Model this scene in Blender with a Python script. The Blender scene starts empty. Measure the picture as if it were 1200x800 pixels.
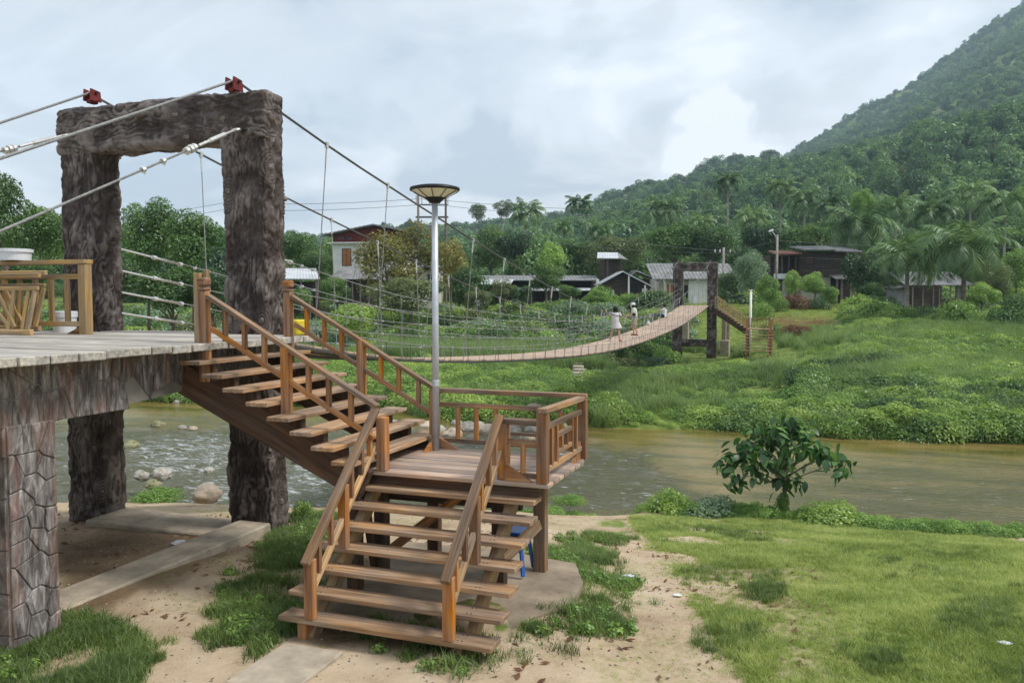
import bpy, bmesh, math, random
import numpy as np
from mathutils import Vector, Matrix, Euler

R = random.Random(7)
NR = np.random.default_rng(11)
SC = bpy.context.scene
COL = SC.collection

# ------------------------------------------------------------------ camera
YAW, PITCH, EZ = math.radians(20.03), math.radians(2.98), 3.1
cam_d = bpy.data.cameras.new("camera")
cam = bpy.data.objects.new("camera", cam_d)
COL.objects.link(cam)
cam.location = (0, 0, EZ)
cam.rotation_euler = (math.radians(90) - PITCH, 0, YAW)
cam_d.sensor_width = 36
cam_d.lens = 36 * 960 / 1200
cam_d.clip_start = 0.1
cam_d.clip_end = 6000
SC.camera = cam

# ------------------------------------------------------------------ world and sun
SUN_EL, SUN_AZ = math.radians(52), math.radians(84)     # azimuth clockwise from +Y
wd = bpy.data.worlds.new("World")
SC.world = wd
wd.use_nodes = True
nt = wd.node_tree
nt.nodes.clear()


def N(nt, typ, **kw):
    n = nt.nodes.new(typ)
    for k, v in kw.items():
        if k.startswith("i_"):
            key = k[2:]
            key = int(key) if key.isdigit() else key.replace("_", " ")
            n.inputs[key].default_value = v
        else:
            setattr(n, k, v)
    return n


def L(nt, a, b):
    nt.links.new(a, b)


def ramp(nt, fac, stops, interp="LINEAR"):
    n = nt.nodes.new("ShaderNodeValToRGB")
    n.color_ramp.interpolation = interp
    el = n.color_ramp.elements
    while len(el) < len(stops):
        el.new(0.5)
    for e, (p, c) in zip(el, stops):
        e.position = p
        e.color = (*c, 1) if len(c) == 3 else c
    L(nt, fac, n.inputs[0])
    return n


sky = N(nt, "ShaderNodeTexSky", sky_type="NISHITA", sun_disc=False)
sky.sun_elevation = SUN_EL
sky.sun_rotation = SUN_AZ
tc = N(nt, "ShaderNodeTexCoord")
sep = N(nt, "ShaderNodeSeparateXYZ")
L(nt, tc.outputs["Generated"], sep.inputs[0])
zadd = N(nt, "ShaderNodeMath", operation="ADD", i_1=0.22)
L(nt, sep.outputs[2], zadd.inputs[0])
zmax = N(nt, "ShaderNodeMath", operation="MAXIMUM", i_1=0.12)
L(nt, zadd.outputs[0], zmax.inputs[0])
dx = N(nt, "ShaderNodeMath", operation="DIVIDE")
dy = N(nt, "ShaderNodeMath", operation="DIVIDE")
L(nt, sep.outputs[0], dx.inputs[0]); L(nt, zmax.outputs[0], dx.inputs[1])
L(nt, sep.outputs[1], dy.inputs[0]); L(nt, zmax.outputs[0], dy.inputs[1])
cmb = N(nt, "ShaderNodeCombineXYZ")
L(nt, dx.outputs[0], cmb.inputs[0]); L(nt, dy.outputs[0], cmb.inputs[1])
cmb.inputs[2].default_value = 3.7
n1 = N(nt, "ShaderNodeTexNoise", i_Scale=1.5, i_Detail=10.0, i_Roughness=0.55, i_Distortion=0.5)
n2 = N(nt, "ShaderNodeTexNoise", i_Scale=0.42, i_Detail=5.0, i_Roughness=0.5, i_Distortion=0.6)
L(nt, cmb.outputs[0], n1.inputs["Vector"]); L(nt, cmb.outputs[0], n2.inputs["Vector"])
mx = N(nt, "ShaderNodeMath", operation="MULTIPLY_ADD", i_1=0.78)
L(nt, n1.outputs[0], mx.inputs[0])
m2 = N(nt, "ShaderNodeMath", operation="MULTIPLY", i_1=0.37)
L(nt, n2.outputs[0], m2.inputs[0]); L(nt, m2.outputs[0], mx.inputs[2])
acc = mx.outputs[0]
wob = N(nt, "ShaderNodeTexNoise", i_Scale=15.0, i_Detail=8.0, i_Roughness=0.6)
L(nt, tc.outputs["Generated"], wob.inputs["Vector"])
wsc = N(nt, "ShaderNodeVectorMath", operation="MULTIPLY_ADD")
wsc.inputs[1].default_value = (0.11, 0.11, 0.11); wsc.inputs[2].default_value = (-0.055, -0.055, -0.055)
L(nt, wob.outputs["Color"], wsc.inputs[0])
wad = N(nt, "ShaderNodeVectorMath", operation="ADD"); L(nt, tc.outputs["Generated"], wad.inputs[0]); L(nt, wsc.outputs[0], wad.inputs[1])
for (cu, cv, cr_, amp, edge) in ((845, 148, 0.042, 0.075, 0.3), (812, 172, 0.05, 0.06, 0.35), (872, 172, 0.04, 0.05, 0.35), (905, 130, 0.06, -0.05, 0.8), (775, 150, 0.06, -0.045, 0.8), (745, 120, 0.12, -0.055, 1.0), (625, 135, 0.07, 0.035, 0.9), (700, 95, 0.05, 0.03, 0.8), (840, 25, 0.08, 0.07, 1.0), (900, 60, 0.1, 0.02, 1.0), (980, 40, 0.1, -0.02, 1),
                                 (420, 262, 0.14, 0.05, 0.9), (575, 185, 0.07, -0.075, 0.5), (500, 200, 0.05, -0.06, 0.5), (400, 140, 0.05, -0.07, 0.5), (455, 145, 0.035, -0.06, 0.5), (350, 130, 0.03, -0.05, 0.5), (690, 45, 0.05, -0.06, 0.8), (760, 170, 0.09, -0.05, 1.0),
                                 (100, 90, 0.3, -0.035, 1.0), (1000, 90, 0.12, -0.03, 1.0)):
    x_ = (cu - 600) / 960; y_ = (400 - cv) / 960; f_ = math.cos(PITCH) + y_ * math.sin(PITCH); z_ = -math.sin(PITCH) + y_ * math.cos(PITCH)
    dv_ = Vector((x_ * math.cos(YAW) - f_ * math.sin(YAW), x_ * math.sin(YAW) + f_ * math.cos(YAW), z_)).normalized()
    ds_ = N(nt, "ShaderNodeVectorMath", operation="DISTANCE"); L(nt, wad.outputs[0], ds_.inputs[0]); ds_.inputs[1].default_value = dv_
    mr_ = N(nt, "ShaderNodeMapRange", interpolation_type="SMOOTHSTEP"); mr_.inputs[1].default_value = cr_; mr_.inputs[2].default_value = cr_ * (1 - edge) * 0.9; mr_.inputs[3].default_value = 0; mr_.inputs[4].default_value = amp
    L(nt, ds_.outputs["Value"], mr_.inputs[0])
    ad_ = N(nt, "ShaderNodeMath", operation="ADD"); L(nt, acc, ad_.inputs[0]); L(nt, mr_.outputs[0], ad_.inputs[1]); acc = ad_.outputs[0]
cr = ramp(nt, acc, [(0.49, (4.2, 4.55, 5.1)), (0.53, (5.1, 5.35, 5.75)), (0.575, (5.7, 5.9, 6.2)),
                              (0.615, (6.4, 6.6, 7.0)), (0.68, (7.6, 7.7, 7.95))], "EASE")
for e in cr.color_ramp.elements:
    c = e.color; e.color = (c[0] / 10, c[1] / 10, c[2] / 10, 1)
sc10 = N(nt, "ShaderNodeVectorMath", operation="SCALE")
sc10.inputs["Scale"].default_value = 7.1
L(nt, cr.outputs[0], sc10.inputs[0])
mixc = N(nt, "ShaderNodeMix", data_type="RGBA")
mixc.inputs["Factor"].default_value = 0.93
L(nt, sky.outputs[0], mixc.inputs["A"]); L(nt, sc10.outputs[0], mixc.inputs["B"])
bg = N(nt, "ShaderNodeBackground", i_Strength=0.1)
L(nt, mixc.outputs["Result"], bg.inputs[0])
wo = N(nt, "ShaderNodeOutputWorld")
L(nt, bg.outputs[0], wo.inputs[0])

sd = bpy.data.lights.new("sun", "SUN")
sd.energy = 1.5
sd.angle = math.radians(12)
sd.color = (1.0, 0.96, 0.9)
so = bpy.data.objects.new("sun", sd)
COL.objects.link(so)
sv = Vector((math.sin(SUN_AZ) * math.cos(SUN_EL), math.cos(SUN_AZ) * math.cos(SUN_EL), math.sin(SUN_EL)))
so.rotation_euler = sv.to_track_quat("Z", "Y").to_euler()
so.location = (0, 0, 50)

SC.view_settings.view_transform = "Standard"
SC.view_settings.look = "None"
SC.view_settings.exposure = 1.3
SC.view_settings.gamma = 1
SC.cycles.max_bounces = 6
SC.cycles.diffuse_bounces = 3
SC.cycles.transparent_max_bounces = 6
SC.cycles.volume_bounces = 0

# ------------------------------------------------------------------ projections (photo pixel <-> place)
cY, sY, cP, sP = math.cos(YAW), math.sin(YAW), math.cos(PITCH), math.sin(PITCH)


def ray(u, v):
    x = (u - 600) / 960; y = (400 - v) / 960
    f = cP + y * sP; z = -sP + y * cP
    return Vector((x * cY - f * sY, x * sY + f * cY, z)), f


def P(u, v, d):
    r, f = ray(u, v)
    return Vector((0, 0, EZ)) + r * (d / f)


def PZ(u, v, z):
    r, f = ray(u, v)
    return Vector((0, 0, EZ)) + r * ((z - EZ) / r[2])


def PY(u, v, Y):
    r, f = ray(u, v)
    return Vector((0, 0, EZ)) + r * (Y / r[1])


def proj(X, Y, Z):
    r = X * cY + Y * sY; f = -X * sY + Y * cY; z = Z - EZ
    d = f * cP - z * sP; up = f * sP + z * cP
    d = np.where(np.abs(d) < 1e-3, 1e-3, d)
    return 600 + 960 * r / d, 400 - 960 * up / d, f


# ------------------------------------------------------------------ numpy noise
def _h(i, j, k, s):
    n = (i * 374761393 + j * 668265263 + k * 2147483647 + s * 1274126177) & 0xFFFFFFFF
    n = ((n ^ (n >> 13)) * 1274126177) & 0xFFFFFFFF
    return ((n ^ (n >> 16)) & 0xFFFF) / 65535.0


def vn(x, y, z=0.0, s=0):
    x = np.asarray(x, float); y = np.asarray(y, float) + 0 * x; z = np.asarray(z, float) + 0 * x
    i, j, k = np.floor(x).astype(np.int64), np.floor(y).astype(np.int64), np.floor(z).astype(np.int64)
    a, b, c = x - i, y - j, z - k
    a = a * a * (3 - 2 * a); b = b * b * (3 - 2 * b); c = c * c * (3 - 2 * c)
    r = 0
    for di in (0, 1):
        for dj in (0, 1):
            for dk in (0, 1):
                w = (a if di else 1 - a) * (b if dj else 1 - b) * (c if dk else 1 - c)
                r = r + w * _h(i + di, j + dj, k + dk, s)
    return r


def fbm(x, y, z=0.0, o=4, s=0):
    r, a, t = 0, 1.0, 0
    for q in range(o):
        r = r + a * vn(x * 2 ** q, y * 2 ** q, z * 2 ** q, s + q); t += a; a *= 0.5
    return r / t


# ------------------------------------------------------------------ terrain
WZ = -2.1      # river level
PROF = [  # photo column, [(distance, height relative to the eye)]
    (-700, [(0, 3.1), (9, 3.1), (12.5, 3.4), (18, 4.5), (19.5, 5.7), (45, 5.7), (48, 4.6), (62, 3.8), (85, 2), (110, 0.5), (200, -2), (500, -22), (1100, -95), (1800, -150)]),
    (0, [(0, 3.1), (9, 3.1), (12.5, 3.38), (18, 4.5), (19.5, 5.7), (42, 5.7), (45, 4.6), (62, 3.8), (85, 2), (110, 0.5), (200, -2), (500, -22), (1000, -72), (1400, -60)]),
    (200, [(0, 3.1), (9, 3.1), (12.5, 3.38), (18, 4.5), (19.5, 5.7), (40, 5.7), (43, 4.6), (62, 3.9), (85, 2), (110, 0.6), (200, -2), (500, -22), (1000, -72), (1400, -60)]),
    (400, [(0, 3.1), (9, 3.08), (12.5, 3.4), (17.5, 4.5), (19.5, 5.7), (37.5, 5.7), (41, 4.6), (62, 3.9), (85, 2), (105, 0.9), (200, -2), (500, -22), (1000, -72), (1400, -60)]),
    (550, [(0, 3.08), (8, 3.03), (12.5, 3.4), (17.5, 4.5), (19, 5.7), (32.5, 5.7), (36, 4.8), (60, 4.2), (80, 2.2), (100, 1.0), (200, -2), (500, -28), (800, -56), (1200, -45)]),
    (680, [(0, 3.08), (8, 3.08), (12.5, 3.7), (17.5, 4.65), (19, 5.7), (31.5, 5.7), (34, 4.9), (60, 4.7), (70, 3.4), (82, 1.6), (100, 0.8), (200, -3), (450, -34), (700, -70), (1200, -60)]),
    (760, [(0, 3.08), (8, 3.2), (13, 3.9), (18.5, 4.8), (20, 5.7), (31, 5.7), (33.5, 4.95), (60, 4.75), (68, 3.4), (78, 1.2), (100, 0.5), (200, -4), (450, -46), (700, -97), (1200, -95)]),
    (860, [(0, 3.08), (8, 3.2), (13, 4.0), (18.3, 4.85), (20, 5.7), (30.8, 5.7), (33.3, 4.9), (56, 4.55), (63, 4.15), (68, 3.2), (73, 1.6), (80, 0.7), (100, 0.5), (200, -6), (450, -56), (760, -122), (1300, -135)]),
    (940, [(0, 3.08), (8, 3.2), (13, 4.0), (17.8, 4.85), (19.5, 5.7), (29.8, 5.7), (32, 4.9), (44, 4.3), (56, 3.6), (64, 2.9), (72, 1.7), (80, 0.8), (100, 0.5), (160, -4), (420, -56), (620, -95), (1200, -214), (1700, -225)]),
    (1030, [(0, 3.08), (8, 3.2), (13, 4.0), (17.2, 4.85), (19, 5.7), (29, 5.7), (31, 4.9), (44, 3.9), (56, 2.6), (64, 1.9), (74, 1.1), (90, 0.5), (150, -4), (380, -58), (560, -90), (1200, -274), (1700, -285)]),
    (1110, [(0, 3.08), (8, 3.2), (13, 4.0), (16.8, 4.85), (18.5, 5.7), (28.6, 5.7), (30.5, 4.9), (44, 3.6), (54, 2.5), (64, 1.8), (74, 1.1), (90, 0.5), (150, -4), (360, -66), (520, -96), (1200, -340), (1700, -370)]),
    (1200, [(0, 3.08), (8, 3.2), (13, 4.0), (16.4, 4.85), (18, 5.7), (28, 5.7), (30, 4.9), (44, 3.5), (54, 2.4), (64, 1.8), (74, 1.0), (90, 0.4), (150, -5), (340, -70), (500, -102), (1200, -428), (1700, -490)]),
    (1800, [(0, 3.08), (8, 3.2), (13, 4.0), (16, 4.85), (18, 5.7), (27, 5.7), (29, 4.9), (44, 3.5), (54, 2.4), (64, 1.6), (90, 0.3), (150, -6), (340, -72), (500, -110), (1200, -430), (1700, -520)]),
]
PTH = np.array([math.atan((u - 600) / 960) for u, _ in PROF])


def hgt(X, Y):
    X = np.atleast_1d(np.asarray(X, float)); Y = np.atleast_1d(np.asarray(Y, float))
    rt = X * cY + Y * sY; fw = -X * sY + Y * cY
    th = np.arctan2(rt, fw); r = np.hypot(rt, fw)
    d = r * np.maximum(np.cos(th), 0.45)
    thc = np.clip(th, PTH[0], PTH[-1])
    cols = []
    for _, pr in PROF:
        cols.append(EZ - np.interp(d, [p[0] for p in pr], [p[1] for p in pr]))
    cols = np.array(cols)
    k = np.clip(np.searchsorted(PTH, thc) - 1, 0, len(PTH) - 2)
    t = (thc - PTH[k]) / (PTH[k + 1] - PTH[k])
    t = t * t * (3 - 2 * t) * 0.35 + t * 0.65
    ii = np.arange(len(X))
    z = cols[k, ii] * (1 - t) + cols[k + 1, ii] * t
    w = np.clip((np.abs(th) - 1.5) / 1.0, 0, 1)
    z = z * (1 - w)
    # relief grows with distance
    far = np.clip((d - 110) / 300, 0, 1)
    z = z + far * (fbm(X / 90, Y / 90, 0, 4, 3) - 0.5) * (12 + d * 0.035)
    z = z + (fbm(X / 3.0, Y / 3.0, 0, 3, 5) - 0.5) * 0.12 * np.clip((d - 6) / 6, 0.15, 1) * (z > WZ - 0.3)
    z = z + (fbm(X / 0.5, Y / 0.5, 0, 3, 9) - 0.5) * 0.035 * (d < 60)
    return z


def gz(x, y):
    return float(hgt(x, y)[0])


def on_ground(u, v, d0=5.0, d1=120.0):
    ds = np.arange(d0, d1, 0.05)
    q = np.array([P(u, v, 1.0)]) - np.array([[0, 0, EZ]])
    X, Y, Z = q[0][0] * ds, q[0][1] * ds, EZ + q[0][2] * ds
    h = hgt(X, Y); k = np.argmax(Z <= h) if (Z <= h).any() else len(ds) - 1
    return Vector((X[k], Y[k], h[k]))


# ------------------------------------------------------------------ mesh helpers
def mesh_np(name, v, f, attrs=None, smooth=False, mat=None):
    me = bpy.data.meshes.new(name)
    v = np.asarray(v, np.float32); f = np.asarray(f, np.int32)
    k = f.shape[1]
    me.vertices.add(len(v)); me.vertices.foreach_set("co", v.ravel())
    me.loops.add(f.size); me.loops.foreach_set("vertex_index", f.ravel())
    me.polygons.add(len(f)); me.polygons.foreach_set("loop_start", np.arange(0, f.size, k, dtype=np.int32))
    me.update(calc_edges=True)
    if smooth:
        me.polygons.foreach_set("use_smooth", np.ones(len(f), bool))
    for nm, a in (attrs or {}).items():
        at = me.attributes.new(nm, "FLOAT", "POINT"); at.data.foreach_set("value", np.asarray(a, np.float32))
    if mat:
        me.materials.append(mat)
    return me


def link(name, me, parent=None, loc=None):
    o = bpy.data.objects.new(name, me)
    COL.objects.link(o)
    if parent: o.parent = parent
    if loc is not None: o.location = loc
    return o


def thing(name, label, cat, loc=(0, 0, 0), rz=0, group=None):
    o = bpy.data.objects.new(name, None); COL.objects.link(o)
    o.empty_display_size = 0.2
    o.location = loc; o.rotation_euler = (0, 0, rz)
    o["label"] = label; o["category"] = cat
    if group: o["group"] = group
    return o


def tag(o, label, cat, group=None, kind=None):
    o["label"] = label; o["category"] = cat
    if group: o["group"] = group
    if kind: o["kind"] = kind
    return o


def copy_tree(o, parent=None):
    c = o.copy(); COL.objects.link(c)
    if parent: c.parent = parent
    for ch in o.children:
        copy_tree(ch, c)
    return c


class MB:
    def __init__(s): s.v = []; s.f = []

    def add(s, vs, fs, M=None):
        b = len(s.v)
        s.v += [tuple(M @ Vector(p)) if M else tuple(p) for p in vs]
        s.f += [tuple(i + b for i in f) for f in fs]
        return s

    def box(s, x0, y0, z0, x1, y1, z1, c=0.0, M=None):
        if c <= 0:
            vs = [(x, y, z) for z in (z0, z1) for y in (y0, y1) for x in (x0, x1)]
            fs = [(0, 2, 3, 1), (4, 5, 7, 6), (0, 1, 5, 4), (2, 6, 7, 3), (0, 4, 6, 2), (1, 3, 7, 5)]
            return s.add(vs, fs, M)
        bm = bmesh.new()
        bmesh.ops.create_cube(bm, size=1)
        for q in bm.verts:
            q.co = Vector(((x0 + x1) / 2 + q.co.x * (x1 - x0), (y0 + y1) / 2 + q.co.y * (y1 - y0), (z0 + z1) / 2 + q.co.z * (z1 - z0)))
        bmesh.ops.bevel(bm, geom=list(bm.edges), offset=c, segments=1, affect="EDGES")
        bm.verts.index_update()
        s.add([q.co.copy() for q in bm.verts], [[q.index for q in f.verts] for f in bm.faces], M)
        bm.free(); return s

    def tube(s, pts, rad, n=8, caps=True, M=None):
        pts = [Vector(p) for p in pts]
        if not isinstance(rad, (list, tuple)): rad = [rad] * len(pts)
        vs, fs = [], []
        prev = None
        for i, p in enumerate(pts):
            t = (pts[min(i + 1, len(pts) - 1)] - pts[max(i - 1, 0)])
            t = t.normalized() if t.length > 1e-9 else Vector((0, 0, 1))
            if prev is None:
                a = t.cross(Vector((0, 0, 1)))
                if a.length < 0.1: a = t.cross(Vector((0, 1, 0)))
            else:
                a = prev - t * prev.dot(t)
            a.normalize(); b = t.cross(a); prev = a
            for k in range(n):
                an = 2 * math.pi * k / n
                vs.append(p + (a * math.cos(an) + b * math.sin(an)) * rad[i])
        for i in range(len(pts) - 1):
            for k in range(n):
                k2 = (k + 1) % n
                fs.append((i * n + k, i * n + k2, (i + 1) * n + k2, (i + 1) * n + k))
        if caps:
            fs.append(tuple(range(n))[::-1]); fs.append(tuple(range((len(pts) - 1) * n, len(pts) * n)))
        return s.add(vs, fs, M)

    def lathe(s, prof, n=20, M=None):
        vs, fs = [], []
        for r, z in prof:
            for k in range(n):
                a = 2 * math.pi * k / n; vs.append((r * math.cos(a), r * math.sin(a), z))
        for i in range(len(prof) - 1):
            for k in range(n):
                k2 = (k + 1) % n
                fs.append((i * n + k, i * n + k2, (i + 1) * n + k2, (i + 1) * n + k))
        fs.append(tuple(range(n))[::-1]); fs.append(tuple(range((len(prof) - 1) * n, len(prof) * n)))
        return s.add(vs, fs, M)

    def prism(s, poly, z0, z1, M=None):
        n = len(poly)
        vs = [(p[0], p[1], z0) for p in poly] + [(p[0], p[1], z1) for p in poly]
        fs = [tuple(range(n))[::-1], tuple(range(n, 2 * n))] + [(i, (i + 1) % n, n + (i + 1) % n, n + i) for i in range(n)]
        return s.add(vs, fs, M)

    def mesh(s, name, mat, smooth=False):
        me = bpy.data.meshes.new(name)
        me.from_pydata([tuple(p) for p in s.v], [], s.f)
        bm = bmesh.new(); bm.from_mesh(me); bmesh.ops.recalc_face_normals(bm, faces=bm.faces); bm.to_mesh(me); bm.free()
        if smooth:
            me.polygons.foreach_set("use_smooth", [True] * len(me.polygons))
        me.materials.append(mat)
        return me

    def build(s, name, mat, parent=None, loc=None, smooth=False):
        return link(name, s.mesh(name, mat, smooth), parent, loc)


_bc = {}


def board(name, p0, p1, w, t, mat, parent=None, up=(0, 0, 1), c=0.006):
    """A straight timber from p0 to p1: w across, t along 'up'."""
    p0 = Vector(p0); p1 = Vector(p1)
    ln = (p1 - p0).length
    key = (round(ln, 2), round(w, 3), round(t, 3), mat.name, round(c, 4))
    if key not in _bc:
        m = MB(); m.box(-ln / 2, -w / 2, -t / 2, ln / 2, w / 2, t / 2, c)
        _bc[key] = m.mesh(name, mat)
    o = link(name, _bc[key], parent)
    x = (p1 - p0).normalized(); up = Vector(up)
    z = up - x * up.dot(x)
    if z.length < 1e-3: z = Vector((0, 1, 0)) - x * x.y
    z.normalize(); y = z.cross(x)
    M = Matrix((x, y, z)).transposed().to_4x4(); M.translation = (p0 + p1) / 2
    if parent and parent.location.length > 0:
        M.translation = M.translation - parent.location
    o.matrix_local = M
    return o


# ------------------------------------------------------------------ materials
def newmat(name):
    m = bpy.data.materials.new(name); m.use_nodes = True
    t = m.node_tree; t.nodes.clear()
    out = N(t, "ShaderNodeOutputMaterial")
    p = N(t, "ShaderNodeBsdfPrincipled")
    p.inputs["Specular IOR Level"].default_value = 0.3
    L(t, p.outputs[0], out.inputs[0])
    return m, t, p


def simple(name, col, rough=0.6, metal=0.0, var=0.15, scale=6.0, bump=0.0, coords="Object", bscale=None):
    m, t, p = newmat(name)
    tc = N(t, "ShaderNodeTexCoord")
    n = N(t, "ShaderNodeTexNoise", i_Scale=scale, i_Detail=6.0, i_Roughness=0.6)
    L(t, tc.outputs[coords], n.inputs["Vector"])
    a = tuple(c * (1 - var) for c in col); b = tuple(min(1, c * (1 + var)) for c in col)
    r = ramp(t, n.outputs[0], [(0.3, a), (0.7, b)])
    L(t, r.outputs[0], p.inputs["Base Color"])
    p.inputs["Roughness"].default_value = rough; p.inputs["Metallic"].default_value = metal
    if bump:
        n2 = N(t, "ShaderNodeTexNoise", i_Scale=bscale or scale * 4, i_Detail=5.0)
        L(t, tc.outputs[coords], n2.inputs["Vector"])
        bp = N(t, "ShaderNodeBump", i_Strength=bump, i_Distance=0.02)
        L(t, n2.outputs[0], bp.inputs["Height"]); L(t, bp.outputs[0], p.inputs["Normal"])
    return m


def wood(name, dark, mid, light, rough=0.62, gs=(1.2, 22, 22)):
    m, t, p = newmat(name)
    tc = N(t, "ShaderNodeTexCoord"); oi = N(t, "ShaderNodeObjectInfo")
    off = N(t, "ShaderNodeVectorMath", operation="SCALE"); off.inputs["Scale"].default_value = 37.0
    cmb = N(t, "ShaderNodeCombineXYZ")
    for k in range(3): L(t, oi.outputs["Random"], cmb.inputs[k])
    L(t, cmb.outputs[0], off.inputs[0])
    mp = N(t, "ShaderNodeMapping"); mp.inputs["Scale"].default_value = gs
    L(t, tc.outputs["Object"], mp.inputs[0]); L(t, off.outputs[0], mp.inputs["Location"])
    g = N(t, "ShaderNodeTexNoise", i_Scale=1.0, i_Detail=7.0, i_Roughness=0.65, i_Distortion=0.4)
    L(t, mp.outputs[0], g.inputs["Vector"])
    mp2 = N(t, "ShaderNodeMapping"); mp2.inputs["Scale"].default_value = (1.6, 5, 5)
    L(t, tc.outputs["Object"], mp2.inputs[0]); L(t, off.outputs[0], mp2.inputs["Location"])
    b = N(t, "ShaderNodeTexNoise", i_Scale=1.0, i_Detail=4.0, i_Roughness=0.6)
    L(t, mp2.outputs[0], b.inputs["Vector"])
    r = ramp(t, g.outputs[0], [(0.3, dark), (0.5, mid), (0.72, light)])
    hsv = N(t, "ShaderNodeHueSaturation")
    mr = N(t, "ShaderNodeMapRange", i_3=0.72, i_4=1.28); L(t, oi.outputs["Random"], mr.inputs[0])
    mb = N(t, "ShaderNodeMapRange", i_1=0.3, i_2=0.7, i_3=0.7, i_4=1.3); L(t, b.outputs[0], mb.inputs[0])
    mu = N(t, "ShaderNodeMath", operation="MULTIPLY"); L(t, mr.outputs[0], mu.inputs[0]); L(t, mb.outputs[0], mu.inputs[1])
    L(t, mu.outputs[0], hsv.inputs["Value"])
    ms = N(t, "ShaderNodeMapRange", i_1=0.35, i_2=0.65, i_3=0.7, i_4=1.12); L(t, b.outputs[0], ms.inputs[0])
    L(t, ms.outputs[0], hsv.inputs["Saturation"])
    L(t, r.outputs[0], hsv.inputs["Color"]); L(t, hsv.outputs[0], p.inputs["Base Color"])
    p.inputs["Roughness"].default_value = rough
    bp = N(t, "ShaderNodeBump", i_Strength=0.5, i_Distance=0.006)
    L(t, g.outputs[0], bp.inputs["Height"]); L(t, bp.outputs[0], p.inputs["Normal"])
    return m


W_post = wood("teak_post", (0.13, 0.05, 0.016), (0.31, 0.132, 0.042), (0.45, 0.235, 0.085))
W_rail = wood("rail_wood", (0.1, 0.055, 0.028), (0.235, 0.135, 0.07), (0.36, 0.225, 0.125))
W_tread = wood("tread_wood", (0.14, 0.078, 0.04), (0.3, 0.182, 0.1), (0.46, 0.33, 0.21))
W_land = wood("landing_wood", (0.17, 0.11, 0.08), (0.33, 0.235, 0.175), (0.46, 0.35, 0.27))
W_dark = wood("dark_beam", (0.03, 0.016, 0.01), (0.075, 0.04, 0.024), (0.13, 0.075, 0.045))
W_pale = wood("pale_wood", (0.22, 0.13, 0.05), (0.38, 0.24, 0.1), (0.5, 0.34, 0.16))
W_deck = wood("grey_board", (0.17, 0.15, 0.125), (0.36, 0.33, 0.285), (0.54, 0.51, 0.45), 0.75)
W_span = wood("span_board", (0.25, 0.165, 0.11), (0.4, 0.285, 0.2), (0.5, 0.38, 0.285), 0.75)
W_old = wood("old_house_board", (0.025, 0.018, 0.014), (0.06, 0.042, 0.032), (0.12, 0.09, 0.07))
W_grey = wood("weathered_post", (0.1, 0.085, 0.07), (0.2, 0.175, 0.15), (0.32, 0.28, 0.24))
W_log = wood("log_wood", (0.2, 0.12, 0.06), (0.36, 0.23, 0.12), (0.46, 0.32, 0.18))
M_cable = simple("galvanised_cable", (0.3, 0.3, 0.29), 0.45, 0.5, 0.35, 30, 0.3)
M_cabledark = simple("main_cable_steel", (0.12, 0.12, 0.12), 0.5, 0.5, 0.3, 30)
M_bright = simple("galvanised_fitting", (0.6, 0.6, 0.58), 0.4, 0.6, 0.2, 30)
M_pole = simple("galvanised_pole", (0.5, 0.53, 0.57), 0.4, 0.35, 0.12, 8, 0.05)
M_red = simple("red_painted_steel", (0.15, 0.02, 0.02), 0.5, 0.1, 0.4, 14, 0.2)
M_black = simple("black_metal", (0.02, 0.02, 0.022), 0.45, 0.3, 0.2)
M_lens = simple("lamp_glass", (0.78, 0.78, 0.62), 0.35, 0, 0.08, 10)
M_conc = simple("concrete", (0.37, 0.315, 0.24), 0.88, 0, 0.3, 3.5, 0.6)
M_conc2 = simple("dark_concrete", (0.2, 0.185, 0.16), 0.85, 0, 0.4, 2.5, 0.5)
M_dirtslab = simple("dirty_screed", (0.27, 0.215, 0.155), 0.9, 0, 0.4, 2.2, 0.6)
M_white = simple("white_plastic", (0.66, 0.68, 0.72), 0.4, 0, 0.05)
M_whitewall = simple("white_plaster", (0.75, 0.75, 0.71), 0.8, 0, 0.12, 1.5, 0.1)
M_cream = simple("cream_plaster", (0.5, 0.48, 0.4), 0.8, 0, 0.15, 1.5, 0.1)
M_redwall = simple("maroon_board", (0.17, 0.035, 0.028), 0.7, 0, 0.25, 1.5, 0.2)
M_tin = simple("grey_roofing", (0.21, 0.21, 0.21), 0.65, 0.1, 0.35, 0.9, 0.1)
M_tinpale = simple("pale_roofing", (0.52, 0.54, 0.56), 0.5, 0.2, 0.2, 0.9, 0.1)
M_tinrust = simple("rust_roofing", (0.2, 0.085, 0.06), 0.7, 0.1, 0.4, 0.9, 0.1)
M_glass = simple("window_glass", (0.05, 0.06, 0.07), 0.08, 0.0, 0.1)
M_shutter = simple("orange_shutter", (0.38, 0.15, 0.05), 0.6, 0, 0.25, 3)
M_blue = simple("blue_plastic", (0.03, 0.12, 0.42), 0.4, 0, 0.1)
M_navy = simple("navy_tarp", (0.02, 0.025, 0.09), 0.5, 0, 0.2)
M_yellow = simple("yellow_paint", (0.6, 0.48, 0.03), 0.5, 0, 0.1)
M_skin = simple("skin", (0.5, 0.29, 0.2), 0.55, 0, 0.05)
M_hair = simple("black_hair", (0.012, 0.01, 0.01), 0.5, 0, 0.2)
M_dress = simple("pale_checked_cloth", (0.58, 0.54, 0.55), 0.8, 0, 0.12, 20)
M_shirt = simple("cream_shirt_cloth", (0.6, 0.6, 0.52), 0.8, 0, 0.1, 20)
M_beige = simple("beige_cloth", (0.42, 0.32, 0.22), 0.8, 0, 0.1, 20)
M_jeans = simple("dark_jeans", (0.02, 0.025, 0.045), 0.8, 0, 0.2, 20)
M_whitecloth = simple("white_cloth", (0.7, 0.7, 0.7), 0.8, 0, 0.05, 20)
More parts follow.
